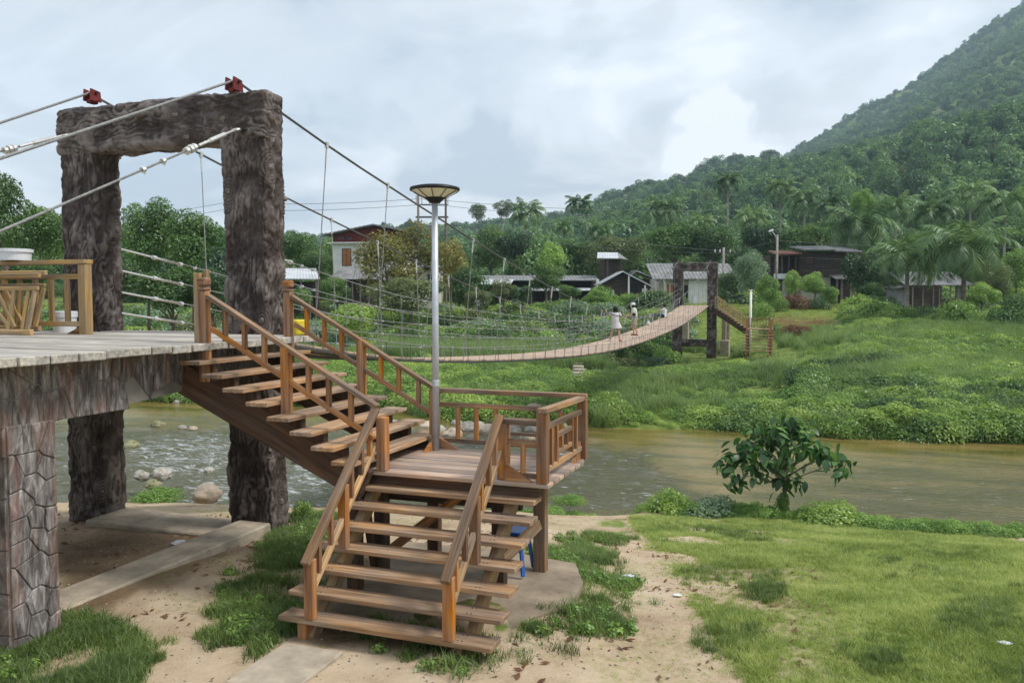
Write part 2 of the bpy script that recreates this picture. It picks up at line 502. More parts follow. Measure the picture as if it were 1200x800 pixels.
M_trunk = simple("tree_bark", (0.16, 0.13, 0.1), 0.9, 0, 0.45, 5, 0.8)
M_trunkpale = simple("pale_bark", (0.3, 0.28, 0.24), 0.9, 0, 0.35, 4, 0.6)
M_tyre = simple("tyre_rubber", (0.02, 0.02, 0.02), 0.8)


def bark_mat():
    m, t, p = newmat("cast_bark")
    tc = N(t, "ShaderNodeTexCoord")
    n = N(t, "ShaderNodeTexNoise", i_Scale=2.6, i_Detail=8.0, i_Roughness=0.65, i_Distortion=0.8)
    L(t, tc.outputs["Object"], n.inputs["Vector"])
    r = ramp(t, n.outputs[0], [(0.3, (0.014, 0.009, 0.008)), (0.46, (0.04, 0.027, 0.023)), (0.58, (0.07, 0.053, 0.047)), (0.7, (0.12, 0.10, 0.095))])
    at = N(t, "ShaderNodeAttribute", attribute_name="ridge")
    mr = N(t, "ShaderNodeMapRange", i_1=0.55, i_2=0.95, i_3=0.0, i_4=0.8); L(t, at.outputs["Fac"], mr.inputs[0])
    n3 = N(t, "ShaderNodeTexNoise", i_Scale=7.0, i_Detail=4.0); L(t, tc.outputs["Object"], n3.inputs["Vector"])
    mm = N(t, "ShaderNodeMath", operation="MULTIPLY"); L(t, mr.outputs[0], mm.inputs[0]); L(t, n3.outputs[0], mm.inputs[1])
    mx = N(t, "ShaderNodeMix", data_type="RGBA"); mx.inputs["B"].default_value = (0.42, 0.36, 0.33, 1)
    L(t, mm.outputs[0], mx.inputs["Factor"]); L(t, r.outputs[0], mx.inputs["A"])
    L(t, mx.outputs["Result"], p.inputs["Base Color"])
    p.inputs["Roughness"].default_value = 0.36
    n2 = N(t, "ShaderNodeTexNoise", i_Scale=26.0, i_Detail=7.0, i_Roughness=0.7, i_Distortion=1.0)
    L(t, tc.outputs["Object"], n2.inputs["Vector"])
    bp = N(t, "ShaderNodeBump", i_Strength=0.8, i_Distance=0.02)
    L(t, n2.outputs[0], bp.inputs["Height"]); L(t, bp.outputs[0], p.inputs["Normal"])
    return m


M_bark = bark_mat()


def stone_mat():
    m, t, p = newmat("streaked_stone")
    tc = N(t, "ShaderNodeTexCoord"); oi = N(t, "ShaderNodeObjectInfo")
    geo = N(t, "ShaderNodeNewGeometry")
    mp = N(t, "ShaderNodeMapping"); mp.inputs["Rotation"].default_value = (math.radians(38), 0, 0); mp.inputs["Scale"].default_value = (6, 20, 4.0)
    L(t, geo.outputs["Position"], mp.inputs[0])
    n = N(t, "ShaderNodeTexNoise", i_Scale=1.0, i_Detail=8.0, i_Roughness=0.7, i_Distortion=0.6)
    L(t, mp.outputs[0], n.inputs["Vector"])
    r = ramp(t, n.outputs[0], [(0.3, (0.035, 0.03, 0.028)), (0.45, (0.12, 0.105, 0.098)), (0.56, (0.24, 0.22, 0.21)), (0.7, (0.5, 0.48, 0.46))])
    n3 = N(t, "ShaderNodeTexNoise", i_Scale=0.45, i_Detail=3.0); L(t, mp.outputs[0], n3.inputs["Vector"])
    r3 = ramp(t, n3.outputs[0], [(0.5, (0, 0, 0)), (0.62, (1, 1, 1))])
    mx = N(t, "ShaderNodeMix", data_type="RGBA"); mx.inputs["B"].default_value = (0.26, 0.12, 0.075, 1)
    ml = N(t, "ShaderNodeMath", operation="MULTIPLY", i_1=0.3); L(t, r3.outputs[0], ml.inputs[0])
    L(t, ml.outputs[0], mx.inputs["Factor"]); L(t, r.outputs[0], mx.inputs["A"])
    hsv = N(t, "ShaderNodeHueSaturation"); mr = N(t, "ShaderNodeMapRange", i_3=0.75, i_4=1.15)
    L(t, oi.outputs["Random"], mr.inputs[0]); L(t, mr.outputs[0], hsv.inputs["Value"]); L(t, mx.outputs["Result"], hsv.inputs["Color"])
    L(t, hsv.outputs[0], p.inputs["Base Color"]); p.inputs["Roughness"].default_value = 0.6
    bp = N(t, "ShaderNodeBump", i_Strength=0.7, i_Distance=0.02); L(t, n.outputs[0], bp.inputs["Height"]); L(t, bp.outputs[0], p.inputs["Normal"])
    return m


M_stone = stone_mat()


def rock_mat(name, a, b, c):
    m, t, p = newmat(name)
    tc = N(t, "ShaderNodeTexCoord"); oi = N(t, "ShaderNodeObjectInfo")
    n = N(t, "ShaderNodeTexNoise", i_Scale=2.2, i_Detail=9.0, i_Roughness=0.65); L(t, tc.outputs["Object"], n.inputs["Vector"])
    r = ramp(t, n.outputs[0], [(0.3, a), (0.5, b), (0.72, c)])
    hsv = N(t, "ShaderNodeHueSaturation"); mr = N(t, "ShaderNodeMapRange", i_3=0.75, i_4=1.2)
    L(t, oi.outputs["Random"], mr.inputs[0]); L(t, mr.outputs[0], hsv.inputs["Value"]); L(t, r.outputs[0], hsv.inputs["Color"])
    L(t, hsv.outputs[0], p.inputs["Base Color"]); p.inputs["Roughness"].default_value = 0.8
    bp = N(t, "ShaderNodeBump", i_Strength=0.6, i_Distance=0.05); L(t, n.outputs[0], bp.inputs["Height"]); L(t, bp.outputs[0], p.inputs["Normal"])
    return m


M_rock = rock_mat("river_stone", (0.16, 0.15, 0.12), (0.33, 0.31, 0.26), (0.5, 0.47, 0.4))
M_rocksand = rock_mat("sandy_stone", (0.3, 0.24, 0.18), (0.42, 0.34, 0.26), (0.5, 0.43, 0.34))
M_rockmoss = rock_mat("mossy_stone", (0.1, 0.11, 0.04), (0.22, 0.22, 0.12), (0.33, 0.31, 0.2))


def leafmat(name, dark, mid, light, trans=0.35, spec=0.05, wscale=0.12):
    m = bpy.data.materials.new(name); m.use_nodes = True
    t = m.node_tree; t.nodes.clear()
    kk = 1.0 if name in ("lawn_blades", "leaves_yellow", "leaves_rust") else 1.4
    dark, mid, light = [tuple(c * kk for c in q) for q in (dark, mid, light)]
    at = N(t, "ShaderNodeAttribute", attribute_name="tint"); oi = N(t, "ShaderNodeObjectInfo")
    geo = N(t, "ShaderNodeNewGeometry"); wn = N(t, "ShaderNodeTexNoise", i_Scale=wscale, i_Detail=4.0, i_Roughness=0.6); L(t, geo.outputs["Position"], wn.inputs["Vector"])
    wm = N(t, "ShaderNodeMapRange", i_1=0.33, i_2=0.67, i_3=-0.22, i_4=0.22); L(t, wn.outputs[0], wm.inputs[0])
    a = N(t, "ShaderNodeMath", operation="MULTIPLY_ADD", i_1=0.7); a.inputs[2].default_value = 0.0
    b = N(t, "ShaderNodeMath", operation="MULTIPLY", i_1=0.5 if name == "leaves_forest" else 0.32)
    L(t, at.outputs["Fac"], a.inputs[0]); L(t, oi.outputs["Random"], b.inputs[0]); L(t, b.outputs[0], a.inputs[2])
    aw_ = N(t, "ShaderNodeMath", operation="ADD"); L(t, a.outputs[0], aw_.inputs[0]); L(t, wm.outputs[0], aw_.inputs[1])
    r = ramp(t, aw_.outputs[0], [(0.12, dark), (0.5, mid), (0.9, light)])
    di = N(t, "ShaderNodeBsdfDiffuse"); tr = N(t, "ShaderNodeBsdfTranslucent"); gl = N(t, "ShaderNodeBsdfGlossy", i_Roughness=0.45)
    gl.inputs["Color"].default_value = (0.7, 0.75, 0.7, 1)
    hs = N(t, "ShaderNodeHueSaturation", i_Saturation=1.1, i_Value=1.25, i_Hue=0.49)
    L(t, r.outputs[0], di.inputs[0]); L(t, r.outputs[0], hs.inputs["Color"]); L(t, hs.outputs[0], tr.inputs[0])
    m1 = N(t, "ShaderNodeMixShader", i_0=trans); L(t, di.outputs[0], m1.inputs[1]); L(t, tr.outputs[0], m1.inputs[2])
    m2 = N(t, "ShaderNodeMixShader", i_0=spec); L(t, m1.outputs[0], m2.inputs[1]); L(t, gl.outputs[0], m2.inputs[2])
    out = N(t, "ShaderNodeOutputMaterial"); L(t, m2.outputs[0], out.inputs[0])
    return m


F_tree = leafmat("leaves_green", (0.022, 0.05, 0.014), (0.06, 0.12, 0.03), (0.13, 0.21, 0.05))
F_dark = leafmat("leaves_dark", (0.014, 0.034, 0.012), (0.035, 0.075, 0.024), (0.08, 0.14, 0.04))
F_forest = leafmat("leaves_forest", (0.018, 0.045, 0.018), (0.045, 0.098, 0.036), (0.11, 0.19, 0.06), wscale=0.022)
F_bright = leafmat("leaves_bright", (0.05, 0.1, 0.018), (0.11, 0.2, 0.04), (0.22, 0.33, 0.08))
F_yellow = leafmat("leaves_yellow", (0.055, 0.065, 0.015), (0.16, 0.16, 0.035), (0.31, 0.28, 0.07))
F_olive = leafmat("leaves_olive", (0.035, 0.05, 0.018), (0.085, 0.11, 0.038), (0.15, 0.18, 0.07))
F_pale = leafmat("leaves_pale", (0.05, 0.08, 0.04), (0.11, 0.165, 0.09), (0.19, 0.27, 0.16))
F_rust = leafmat("leaves_rust", (0.07, 0.03, 0.015), (0.16, 0.07, 0.035), (0.22, 0.13, 0.06))
F_palm = leafmat("fronds", (0.03, 0.06, 0.025), (0.075, 0.135, 0.05), (0.17, 0.25, 0.10), 0.3, 0.05)
F_young = leafmat("big_leaves", (0.016, 0.05, 0.014), (0.055, 0.125, 0.034), (0.14, 0.24, 0.06), 0.4, 0.05)
F_lawn = leafmat("lawn_blades", (0.12, 0.16, 0.032), (0.27, 0.36, 0.08), (0.5, 0.54, 0.19), 0.4, 0.03, 0.9)
F_clump = leafmat("clump_blades", (0.035, 0.06, 0.014), (0.08, 0.13, 0.03), (0.17, 0.23, 0.06), 0.4, 0.04, 1.2)
F_bank = leafmat("bank_leaves", (0.045, 0.09, 0.02), (0.125, 0.21, 0.045), (0.27, 0.36, 0.09), 0.4, 0.05)
F_reed = leafmat("tall_blades", (0.05, 0.09, 0.025), (0.11, 0.175, 0.05), (0.21, 0.28, 0.1), 0.4, 0.05)

# ------------------------------------------------------------------ ground
def inpoly(u, v, poly):
    r = np.zeros(u.shape, bool)
    n = len(poly)
    for i in range(n):
        x0, y0 = poly[i]; x1, y1 = poly[(i + 1) % n]
        c = ((y0 > v) != (y1 > v)) & (u < (x1 - x0) * (v - y0) / ((y1 - y0) or 1e-9) + x0)
        r ^= c
    return r


def soft(u, v, polys, j=13.0):
    s = np.zeros(u.shape)
    for k in range(6):
        uu = u + (vn(u * 0.06, v * 0.11, k * 3.3, 40 + k) - 0.5) * 6 * j * 0.6 + (k - 2.5) * j * 0.35
        vv = v + (vn(u * 0.05, v * 0.10, k * 5.1, 60 + k) - 0.5) * 3.4 * j * 0.6 + ((k * 2) % 5 - 2) * j * 0.25
        a = np.zeros(u.shape, bool)
        for p in polys: a |= inpoly(uu, vv, p)
        s += a
    return s / 6


LUSH = [[(-80, 765), (75, 728), (132, 735), (182, 762), (150, 830), (-80, 830)],
        [(300, 672), (345, 640), (378, 690), (345, 720), (312, 758), (250, 757), (268, 705)],
        [(316, 640), (338, 602), (372, 588), (400, 640), (370, 650)],
        [(585, 700), (655, 652), (690, 648), (746, 690), (738, 722), (690, 748), (610, 772), (545, 792), (500, 770), (430, 745), (480, 700)],
        [(692, 612), (735, 606), (738, 628), (690, 628)],
        [(620, 640), (648, 640), (700, 655), (650, 665)]]
LAWN = [[(738, 610), (775, 597), (790, 590), (1250, 640), (1800, 690), (1800, 1200), (1010, 1200), (890, 830), (845, 750), (795, 680), (765, 640)]]
TUFTS = [[(850, 735), (885, 730), (900, 765), (860, 772)], [(880, 680), (915, 676), (915, 702), (880, 700)], [(1100, 715), (1180, 705), (1190, 740), (1110, 742)],
         [(1010, 765), (1060, 760), (1055, 790), (1010, 790)], [(820, 735), (850, 735), (850, 770), (825, 768)]]


def gmask(X, Y, Z):
    u, v, f = proj(X, Y, Z)
    lush = soft(u, v, LUSH) * np.clip((fbm(X * 1.7, Y * 1.7, 0, 4, 61) - 0.42) * 7, 0.06, 1); lawn = soft(u, v, LAWN, 10)
    thin = np.clip((fbm(X * 0.9, Y * 0.9, 0, 4, 21) - 0.42) * 5, 0, 1)
    patch = np.clip((fbm(X * 1.1, Y * 1.1, 0, 4, 91) - 0.40) * 6, 0.12, 1)
    edge = np.clip((u - 830) / 330, 0, 0.9)
    lawn = lawn * (patch * (1 - edge) + edge)
    sparse = 0.30 * thin
    g = np.maximum(np.maximum(lush, lawn), sparse)
    d = f
    left = (u < 700)
    g = np.where((d > 15.5) & left, np.maximum(g * 0.6, 0.1), g)
    g = np.where(d > 24, 1.0, g)
    g = np.where(f < 0, 0.4, g)
    return g, lush, lawn


ROCKZ = [[(1095, 135), (1110, 100), (1160, 70), (1215, 45), (1230, 95), (1180, 120), (1130, 150)], [(990, 165), (1040, 125), (1065, 130), (1015, 170)], [(1130, 60), (1165, 35), (1215, 10), (1215, 35), (1160, 62)]]


def build_ground():
    rr = [0.6]
    while rr[-1] < 2050:
        r = rr[-1]
        rr.append(r * (1.03 if r < 5 else 1.011 if r < 24 else 1.02 if r < 130 else 1.03))
    rr = np.array(rr)
    th = np.concatenate([np.radians(np.arange(-38, 40, 0.26)), np.radians(np.arange(40, 322, 4.0))])
    n, k = len(rr), len(th)
    TH, RR = np.meshgrid(th, rr)
    rt = RR * np.sin(TH); fw = RR * np.cos(TH)
    X = (rt * cY - fw * sY).ravel(); Y = (rt * sY + fw * cY).ravel()
    Z = hgt(X, Y)
    g, lush, lawn = gmask(X, Y, Z)
    u, v, f = proj(X, Y, Z)
    red = soft(u, v, [[(1010, 378), (1110, 382), (1150, 400), (1000, 396)], [(900, 372), (1010, 374), (1020, 398), (905, 392)]], 6) * (f > 40)
    idx = np.arange(n * k).reshape(n, k)
    a = idx[:-1, :]; b = idx[1:, :]
    a2 = np.roll(a, -1, 1); b2 = np.roll(b, -1, 1)
    F = np.stack([a, b, b2, a2], -1).reshape(-1, 4)
    V = np.stack([X, Y, Z], 1)
    c = len(V); V = np.vstack([V, [[0, 0, gz(0, 0)]]])
    m, t, p = newmat("ground_soil")
    geo = N(t, "ShaderNodeNewGeometry")
    n1 = N(t, "ShaderNodeTexNoise", i_Scale=0.9, i_Detail=9.0, i_Roughness=0.65); L(t, geo.outputs["Position"], n1.inputs["Vector"])
    sand = ramp(t, n1.outputs[0], [(0.3, (0.24, 0.17, 0.11)), (0.47, (0.43, 0.33, 0.22)), (0.7, (0.54, 0.44, 0.32))])
    n2 = N(t, "ShaderNodeTexNoise", i_Scale=14.0, i_Detail=6.0, i_Roughness=0.7); L(t, geo.outputs["Position"], n2.inputs["Vector"])
    n3 = N(t, "ShaderNodeTexNoise", i_Scale=2.3, i_Detail=8.0, i_Roughness=0.7); L(t, geo.outputs["Position"], n3.inputs["Vector"])
    gr = ramp(t, n3.outputs[0], [(0.3, (0.065, 0.09, 0.025)), (0.5, (0.14, 0.195, 0.045)), (0.7, (0.25, 0.28, 0.09))])
    at = N(t, "ShaderNodeAttribute", attribute_name="grass")
    ad = N(t, "ShaderNodeMath", operation="MULTIPLY_ADD", i_1=0.7); L(t, n2.outputs[0], ad.inputs[0]); L(t, at.outputs["Fac"], ad.inputs[2])
    rr2 = ramp(t, ad.outputs[0], [(0.6, (0, 0, 0)), (0.95, (1, 1, 1))])
    mx = N(t, "ShaderNodeMix", data_type="RGBA")
    L(t, rr2.outputs[0], mx.inputs["Factor"]); L(t, sand.outputs[0], mx.inputs["A"]); L(t, gr.outputs[0], mx.inputs["B"])
    at2 = N(t, "ShaderNodeAttribute", attribute_name="red")
    mx2 = N(t, "ShaderNodeMix", data_type="RGBA"); mx2.inputs["B"].default_value = (0.17, 0.085, 0.05, 1)
    L(t, at2.outputs["Fac"], mx2.inputs["Factor"]); L(t, mx.outputs["Result"], mx2.inputs["A"])
    # fine speckle of grit and dead leaves
    vo = N(t, "ShaderNodeTexVoronoi", i_Scale=26.0); L(t, geo.outputs["Position"], vo.inputs["Vector"])
    sp = ramp(t, vo.outputs["Distance"], [(0.05, (0.55, 0.5, 0.45)), (0.16, (1, 1, 1))])
    mu = N(t, "ShaderNodeMix", data_type="RGBA", blend_type="MULTIPLY"); mu.inputs["Factor"].default_value = 0.6
    L(t, mx2.outputs["Result"], mu.inputs["A"]); L(t, sp.outputs[0], mu.inputs["B"])
    L(t, mu.outputs["Result"], p.inputs["Base Color"])
    p.inputs["Roughness"].default_value = 0.9; p.inputs["Specular IOR Level"].default_value = 0.1
    bp = N(t, "ShaderNodeBump", i_Strength=0.7, i_Distance=0.03); L(t, n2.outputs[0], bp.inputs["Height"]); L(t, bp.outputs[0], p.inputs["Normal"])
    dark_ground = soft(u, v, [[(70, 640), (150, 612), (270, 618), (292, 640), (190, 690), (70, 735)], [(330, 700), (400, 640), (560, 640), (600, 700), (540, 760), (380, 750)]], 10) * (f < 14)  # ground colour multiplied darker between the tower legs and beneath the lower flight
    rock_ = (inpoly(u, v, ROCKZ[0]) | inpoly(u, v, ROCKZ[1]) | inpoly(u, v, ROCKZ[2])) * (f > 480) * np.clip((fbm(X / 12, Y / 12, 0, 3, 5) - 0.56) * 8, 0, 1)
    atd = N(t, "ShaderNodeAttribute", attribute_name="dark_ground"); mxd = N(t, "ShaderNodeMix", data_type="RGBA", blend_type="MULTIPLY"); mxd.inputs["B"].default_value = (0.5, 0.46, 0.42, 1)
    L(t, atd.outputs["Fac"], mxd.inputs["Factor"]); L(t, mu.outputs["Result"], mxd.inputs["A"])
    atr = N(t, "ShaderNodeAttribute", attribute_name="rock"); mxr = N(t, "ShaderNodeMix", data_type="RGBA"); mxr.inputs["B"].default_value = (0.17, 0.18, 0.17, 1)
    L(t, atr.outputs["Fac"], mxr.inputs["Factor"]); L(t, mxd.outputs["Result"], mxr.inputs["A"]); L(t, mxr.outputs["Result"], p.inputs["Base Color"])
    me = mesh_np("ground", V, F, {"dark_ground": np.append(dark_ground, 0), "rock": np.append(rock_, 0), "grass": np.append(g, 0.4), "red": np.append(red, 0)}, True, m)
    bm = bmesh.new(); bm.from_mesh(me); bm.verts.ensure_lookup_table()
    for i in range(k):
        bm.faces.new((bm.verts[c], bm.verts[i], bm.verts[(i + 1) % k]))
    bmesh.ops.recalc_face_normals(bm, faces=bm.faces)
    bm.faces.ensure_lookup_table()
    if bm.faces[10].normal.z < 0:
        bmesh.ops.reverse_faces(bm, faces=bm.faces)
    bm.to_mesh(me); bm.free()
    o = link("ground", me); o["kind"] = "structure"
    return o


build_ground()

# ------------------------------------------------------------------ river
def build_river():
    # surface runs across the view, left to right, between the banks
    xs = np.arange(-90, 60, 0.22); ys = np.arange(0, 62, 0.22)
    XX, YY = np.meshgrid(xs, ys)
    X = XX.ravel(); Y = YY.ravel()
    u, v, f = proj(X, Y, np.full(X.shape, WZ))
    rap = soft(u, v, [[(100, 496), (520, 500), (640, 515), (760, 528), (800, 560), (860, 600), (100, 620), (-100, 620), (-100, 496)]], 12)
    rap = np.maximum(rap, 0.75 * soft(u, v, [[(980, 575), (1010, 560), (1230, 560), (1230, 640), (1020, 640)]], 14))
    rap = np.maximum(rap, 0.5 * soft(u, v, [[(820, 540), (1250, 545), (1250, 640), (900, 610)]], 14))
    rap = np.where(f < 5, 0.3, rap)
    white = soft(u, v, [[(150, 518), (265, 508), (285, 545), (200, 560), (150, 540)], [(220, 560), (345, 545), (350, 600), (230, 590)], [(340, 530), (400, 540), (395, 580), (340, 575)]], 8) * (f > 5)
    z = WZ + rap * ((fbm(X * 1.3, Y * 2.2, 0, 3, 71) - 0.5) * 0.16) + white * (fbm(X * 2, Y * 3.2, 0, 3, 75) - 0.5) * 0.16
    ny, nx = XX.shape
    idx = np.arange(ny * nx).reshape(ny, nx)
    a = idx[:-1, :-1]; b = idx[:-1, 1:]; c = idx[1:, 1:]; d = idx[1:, :-1]
    F = np.stack([a, b, c, d], -1).reshape(-1, 4)
    m, t, p = newmat("river_water")
    geo = N(t, "ShaderNodeNewGeometry")
    mp = N(t, "ShaderNodeMapping"); mp.inputs["Scale"].default_value = (0.5, 1.6, 1.0); L(t, geo.outputs["Position"], mp.inputs[0])
    n1 = N(t, "ShaderNodeTexNoise", i_Scale=0.5, i_Detail=5.0, i_Distortion=0.5); L(t, mp.outputs[0], n1.inputs["Vector"])
    col = ramp(t, n1.outputs[0], [(0.32, (0.08, 0.08, 0.02)), (0.5, (0.17, 0.14, 0.04)), (0.68, (0.26, 0.185, 0.07))])
    at = N(t, "ShaderNodeAttribute", attribute_name="rapid"); aw = N(t, "ShaderNodeAttribute", attribute_name="white")
    mx = N(t, "ShaderNodeMix", data_type="RGBA"); mx.inputs["B"].default_value = (0.10, 0.10, 0.055, 1)
    L(t, at.outputs["Fac"], mx.inputs["Factor"]); L(t, col.outputs[0], mx.inputs["A"])
    # broken water
    nf = N(t, "ShaderNodeTexNoise", i_Scale=3.4, i_Detail=7.0, i_Roughness=0.72, i_Distortion=1.2); L(t, mp.outputs[0], nf.inputs["Vector"])
    s1 = N(t, "ShaderNodeMath", operation="MULTIPLY_ADD", i_1=0.09); L(t, aw.outputs["Fac"], s1.inputs[0]); L(t, nf.outputs[0], s1.inputs[2])
    s2 = N(t, "ShaderNodeMath", operation="MULTIPLY_ADD", i_1=0.07); L(t, at.outputs["Fac"], s2.inputs[0]); L(t, s1.outputs[0], s2.inputs[2])
    rf = ramp(t, s2.outputs[0], [(0.66, (0, 0, 0)), (0.78, (1, 1, 1))])
    mx2 = N(t, "ShaderNodeMix", data_type="RGBA"); mx2.inputs["B"].default_value = (0.5, 0.53, 0.53, 1)
    L(t, rf.outputs[0], mx2.inputs["Factor"]); L(t, mx.outputs["Result"], mx2.inputs["A"])
    L(t, mx2.outputs["Result"], p.inputs["Base Color"])
    mr = N(t, "ShaderNodeMapRange", i_3=0.07, i_4=0.6); L(t, rf.outputs[0], mr.inputs[0]); L(t, mr.outputs[0], p.inputs["Roughness"])
    p.inputs["IOR"].default_value = 1.33; p.inputs["Specular IOR Level"].default_value = 0.3
    nb = N(t, "ShaderNodeTexNoise", i_Scale=5.0, i_Detail=6.0, i_Roughness=0.6, i_Distortion=0.8); L(t, mp.outputs[0], nb.inputs["Vector"])
    st = N(t, "ShaderNodeMapRange", i_3=0.10, i_4=0.75); L(t, at.outputs["Fac"], st.inputs[0])
    bp = N(t, "ShaderNodeBump", i_Distance=0.14); L(t, st.outputs[0], bp.inputs["Strength"]); L(t, nb.outputs[0], bp.inputs["Height"])
    L(t, bp.outputs[0], p.inputs["Normal"])
    me = mesh_np("river", np.stack([X, Y, z], 1), F, {"rapid": rap, "white": white}, True, m)
    o = link("river", me); o["kind"] = "structure"


build_river()

# ------------------------------------------------------------------ bark-clad towers
KN = np.random.default_rng(5)


def relief_box(name, x0, y0, z0, x1, y1, z1, res, amp, axis, mat, parent, seed=0, nk=14, r=0.06):
    """Post or beam cast as a tree trunk: ridges run along 'axis', with ringed knots."""
    lo = np.array([x0, y0, z0], float); hi = np.array([x1, y1, z1], float); c = (lo + hi) / 2; h = (hi - lo) / 2
    V, F = [], []; off = 0
    for ax in range(3):
        o1, o2 = [k for k in range(3) if k != ax]
        n1 = max(2, int((hi - lo)[o1] / res)); n2 = max(2, int((hi - lo)[o2] / res))
        a, b = np.meshgrid(np.linspace(lo[o1], hi[o1], n1 + 1), np.linspace(lo[o2], hi[o2], n2 + 1))
        for sgn in (-1, 1):
            p = np.zeros((a.size, 3)); p[:, o1] = a.ravel(); p[:, o2] = b.ravel(); p[:, ax] = c[ax] + sgn * h[ax]
            idx = np.arange(a.size).reshape(a.shape) + off
            q = np.stack([idx[:-1, :-1], idx[:-1, 1:], idx[1:, 1:], idx[1:, :-1]], -1).reshape(-1, 4)
            flip = (sgn < 0) ^ (ax == 1)
            F.append(q[:, ::-1] if flip else q)
            V.append(p); off += a.size
    p = np.vstack(V); F = np.vstack(F)
    q = np.clip(p, lo + r, hi - r); n = p - q
    n = n / np.maximum(np.linalg.norm(n, axis=1, keepdims=True), 1e-9)
    base = q + n * r
    AX = {"x": 0, "z": 2}[axis]
    oth = [k for k in range(3) if k != AX]
    s = base[:, AX]; e = base[:, oth[0]] + base[:, oth[1]] * 0.7; e2 = base[:, oth[0]] * 0.7 - base[:, oth[1]]
    w = fbm(s * 1.6, e * 3.5, e2 * 3.5, 4, seed)
    w2 = fbm(s * 5, e * 7, e2 * 7, 3, seed + 9)
    fld = 0.5 + 0.5 * np.sin(2 * math.pi * (e * 5.5 + 3.2 * w + 1.1 * w2))
    lump = fbm(s * 3.4, e * 4, e2 * 4, 4, seed + 20)
    frag = fbm(s * 8, e * 10, e2 * 10, 3, seed + 31)
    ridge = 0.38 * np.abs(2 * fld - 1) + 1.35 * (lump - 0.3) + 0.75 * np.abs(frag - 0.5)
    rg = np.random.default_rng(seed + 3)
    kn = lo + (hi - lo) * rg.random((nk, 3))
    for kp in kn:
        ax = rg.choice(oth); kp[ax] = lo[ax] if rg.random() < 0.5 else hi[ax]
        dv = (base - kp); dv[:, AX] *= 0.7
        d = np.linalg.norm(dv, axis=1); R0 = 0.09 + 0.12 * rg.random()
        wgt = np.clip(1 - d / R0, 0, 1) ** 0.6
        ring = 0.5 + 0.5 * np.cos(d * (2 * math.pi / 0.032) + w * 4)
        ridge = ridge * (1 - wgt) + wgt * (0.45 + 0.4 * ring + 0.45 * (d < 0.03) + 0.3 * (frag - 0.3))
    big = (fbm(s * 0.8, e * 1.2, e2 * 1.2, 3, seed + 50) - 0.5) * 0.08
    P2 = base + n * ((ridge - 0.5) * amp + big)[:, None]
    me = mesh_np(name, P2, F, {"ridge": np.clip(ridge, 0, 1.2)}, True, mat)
    return link(name, me, parent)


def xform(o, dx, dy): o.location = (dx, dy, 0); return o


def saddle(x, y, z, parent):
    s = MB()
    for dxx in (-0.075, 0.05):
        s.add([(x + dxx, y - 0.1, z), (x + dxx + 0.025, y - 0.1, z), (x + dxx + 0.025, y + 0.1, z), (x + dxx, y + 0.1, z),
               (x + dxx, y - 0.085, z + 0.17), (x + dxx + 0.025, y - 0.085, z + 0.17), (x + dxx + 0.025, y + 0.08, z + 0.15), (x + dxx, y + 0.08, z + 0.15)],
              [(0, 3, 2, 1), (4, 5, 6, 7), (0, 1, 5, 4), (1, 2, 6, 5), (2, 3, 7, 6), (3, 0, 4, 7)])
    s.box(x - 0.05, y - 0.07, z - 0.03, x + 0.05, y + 0.07, z + 0.03, 0.01)
    a = s.build("cable_saddle", M_red, parent)
    m = MB(); m.tube([(x - 0.1, y, z + 0.12), (x + 0.1, y, z + 0.12)], 0.02, 10)
    m.build("saddle_pin", M_black, a)
    return a


nt_ = thing("bridge_tower", "tall dark gateway tower moulded like tree trunks at the near end of the footbridge", "bridge tower", (-8.77, 9.6, 0))
O = Vector((8.77, -9.6, 0))


def shift(o, root):
    o.location = o.location - root.location; return o


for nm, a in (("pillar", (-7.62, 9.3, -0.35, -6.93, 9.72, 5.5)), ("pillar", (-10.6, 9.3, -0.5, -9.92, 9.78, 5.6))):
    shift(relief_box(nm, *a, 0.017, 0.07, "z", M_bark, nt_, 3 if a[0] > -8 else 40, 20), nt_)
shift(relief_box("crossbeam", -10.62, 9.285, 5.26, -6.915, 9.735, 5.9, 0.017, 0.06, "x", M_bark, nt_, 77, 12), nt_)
for x in (-7.45, -9.98):
    shift(saddle(x, 9.36, 5.93 if x > -9 else 5.99, nt_), nt_)

ft = thing("bridge_tower", "small distant dark brown gateway tower on the grassy far bank", "bridge tower", (-8.1, 62, 0))
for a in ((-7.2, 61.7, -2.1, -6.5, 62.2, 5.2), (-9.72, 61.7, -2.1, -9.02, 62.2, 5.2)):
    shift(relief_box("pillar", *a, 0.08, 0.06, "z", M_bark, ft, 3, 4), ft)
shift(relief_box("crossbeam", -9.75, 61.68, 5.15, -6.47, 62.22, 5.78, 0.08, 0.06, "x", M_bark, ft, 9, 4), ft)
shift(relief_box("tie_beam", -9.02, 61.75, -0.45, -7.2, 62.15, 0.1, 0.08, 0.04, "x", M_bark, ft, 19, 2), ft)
for x in (-6.95, -9.3):
    shift(saddle(x, 61.95, 5.78, ft), ft)
fb = MB(); fb.box(-10.4, 61.0, -2.2, -5.9, 62.9, -1.75, 0.05)
shift(fb.build("footing", M_conc, ft), ft)

# ------------------------------------------------------------------ approach deck
ap = thing("approach_deck", "raised pale boarded bridge approach on a stone faced column and beam, left of the stairs", "deck", (-6.9, 7.2, 0))


def sub(x): return shift(x, ap)


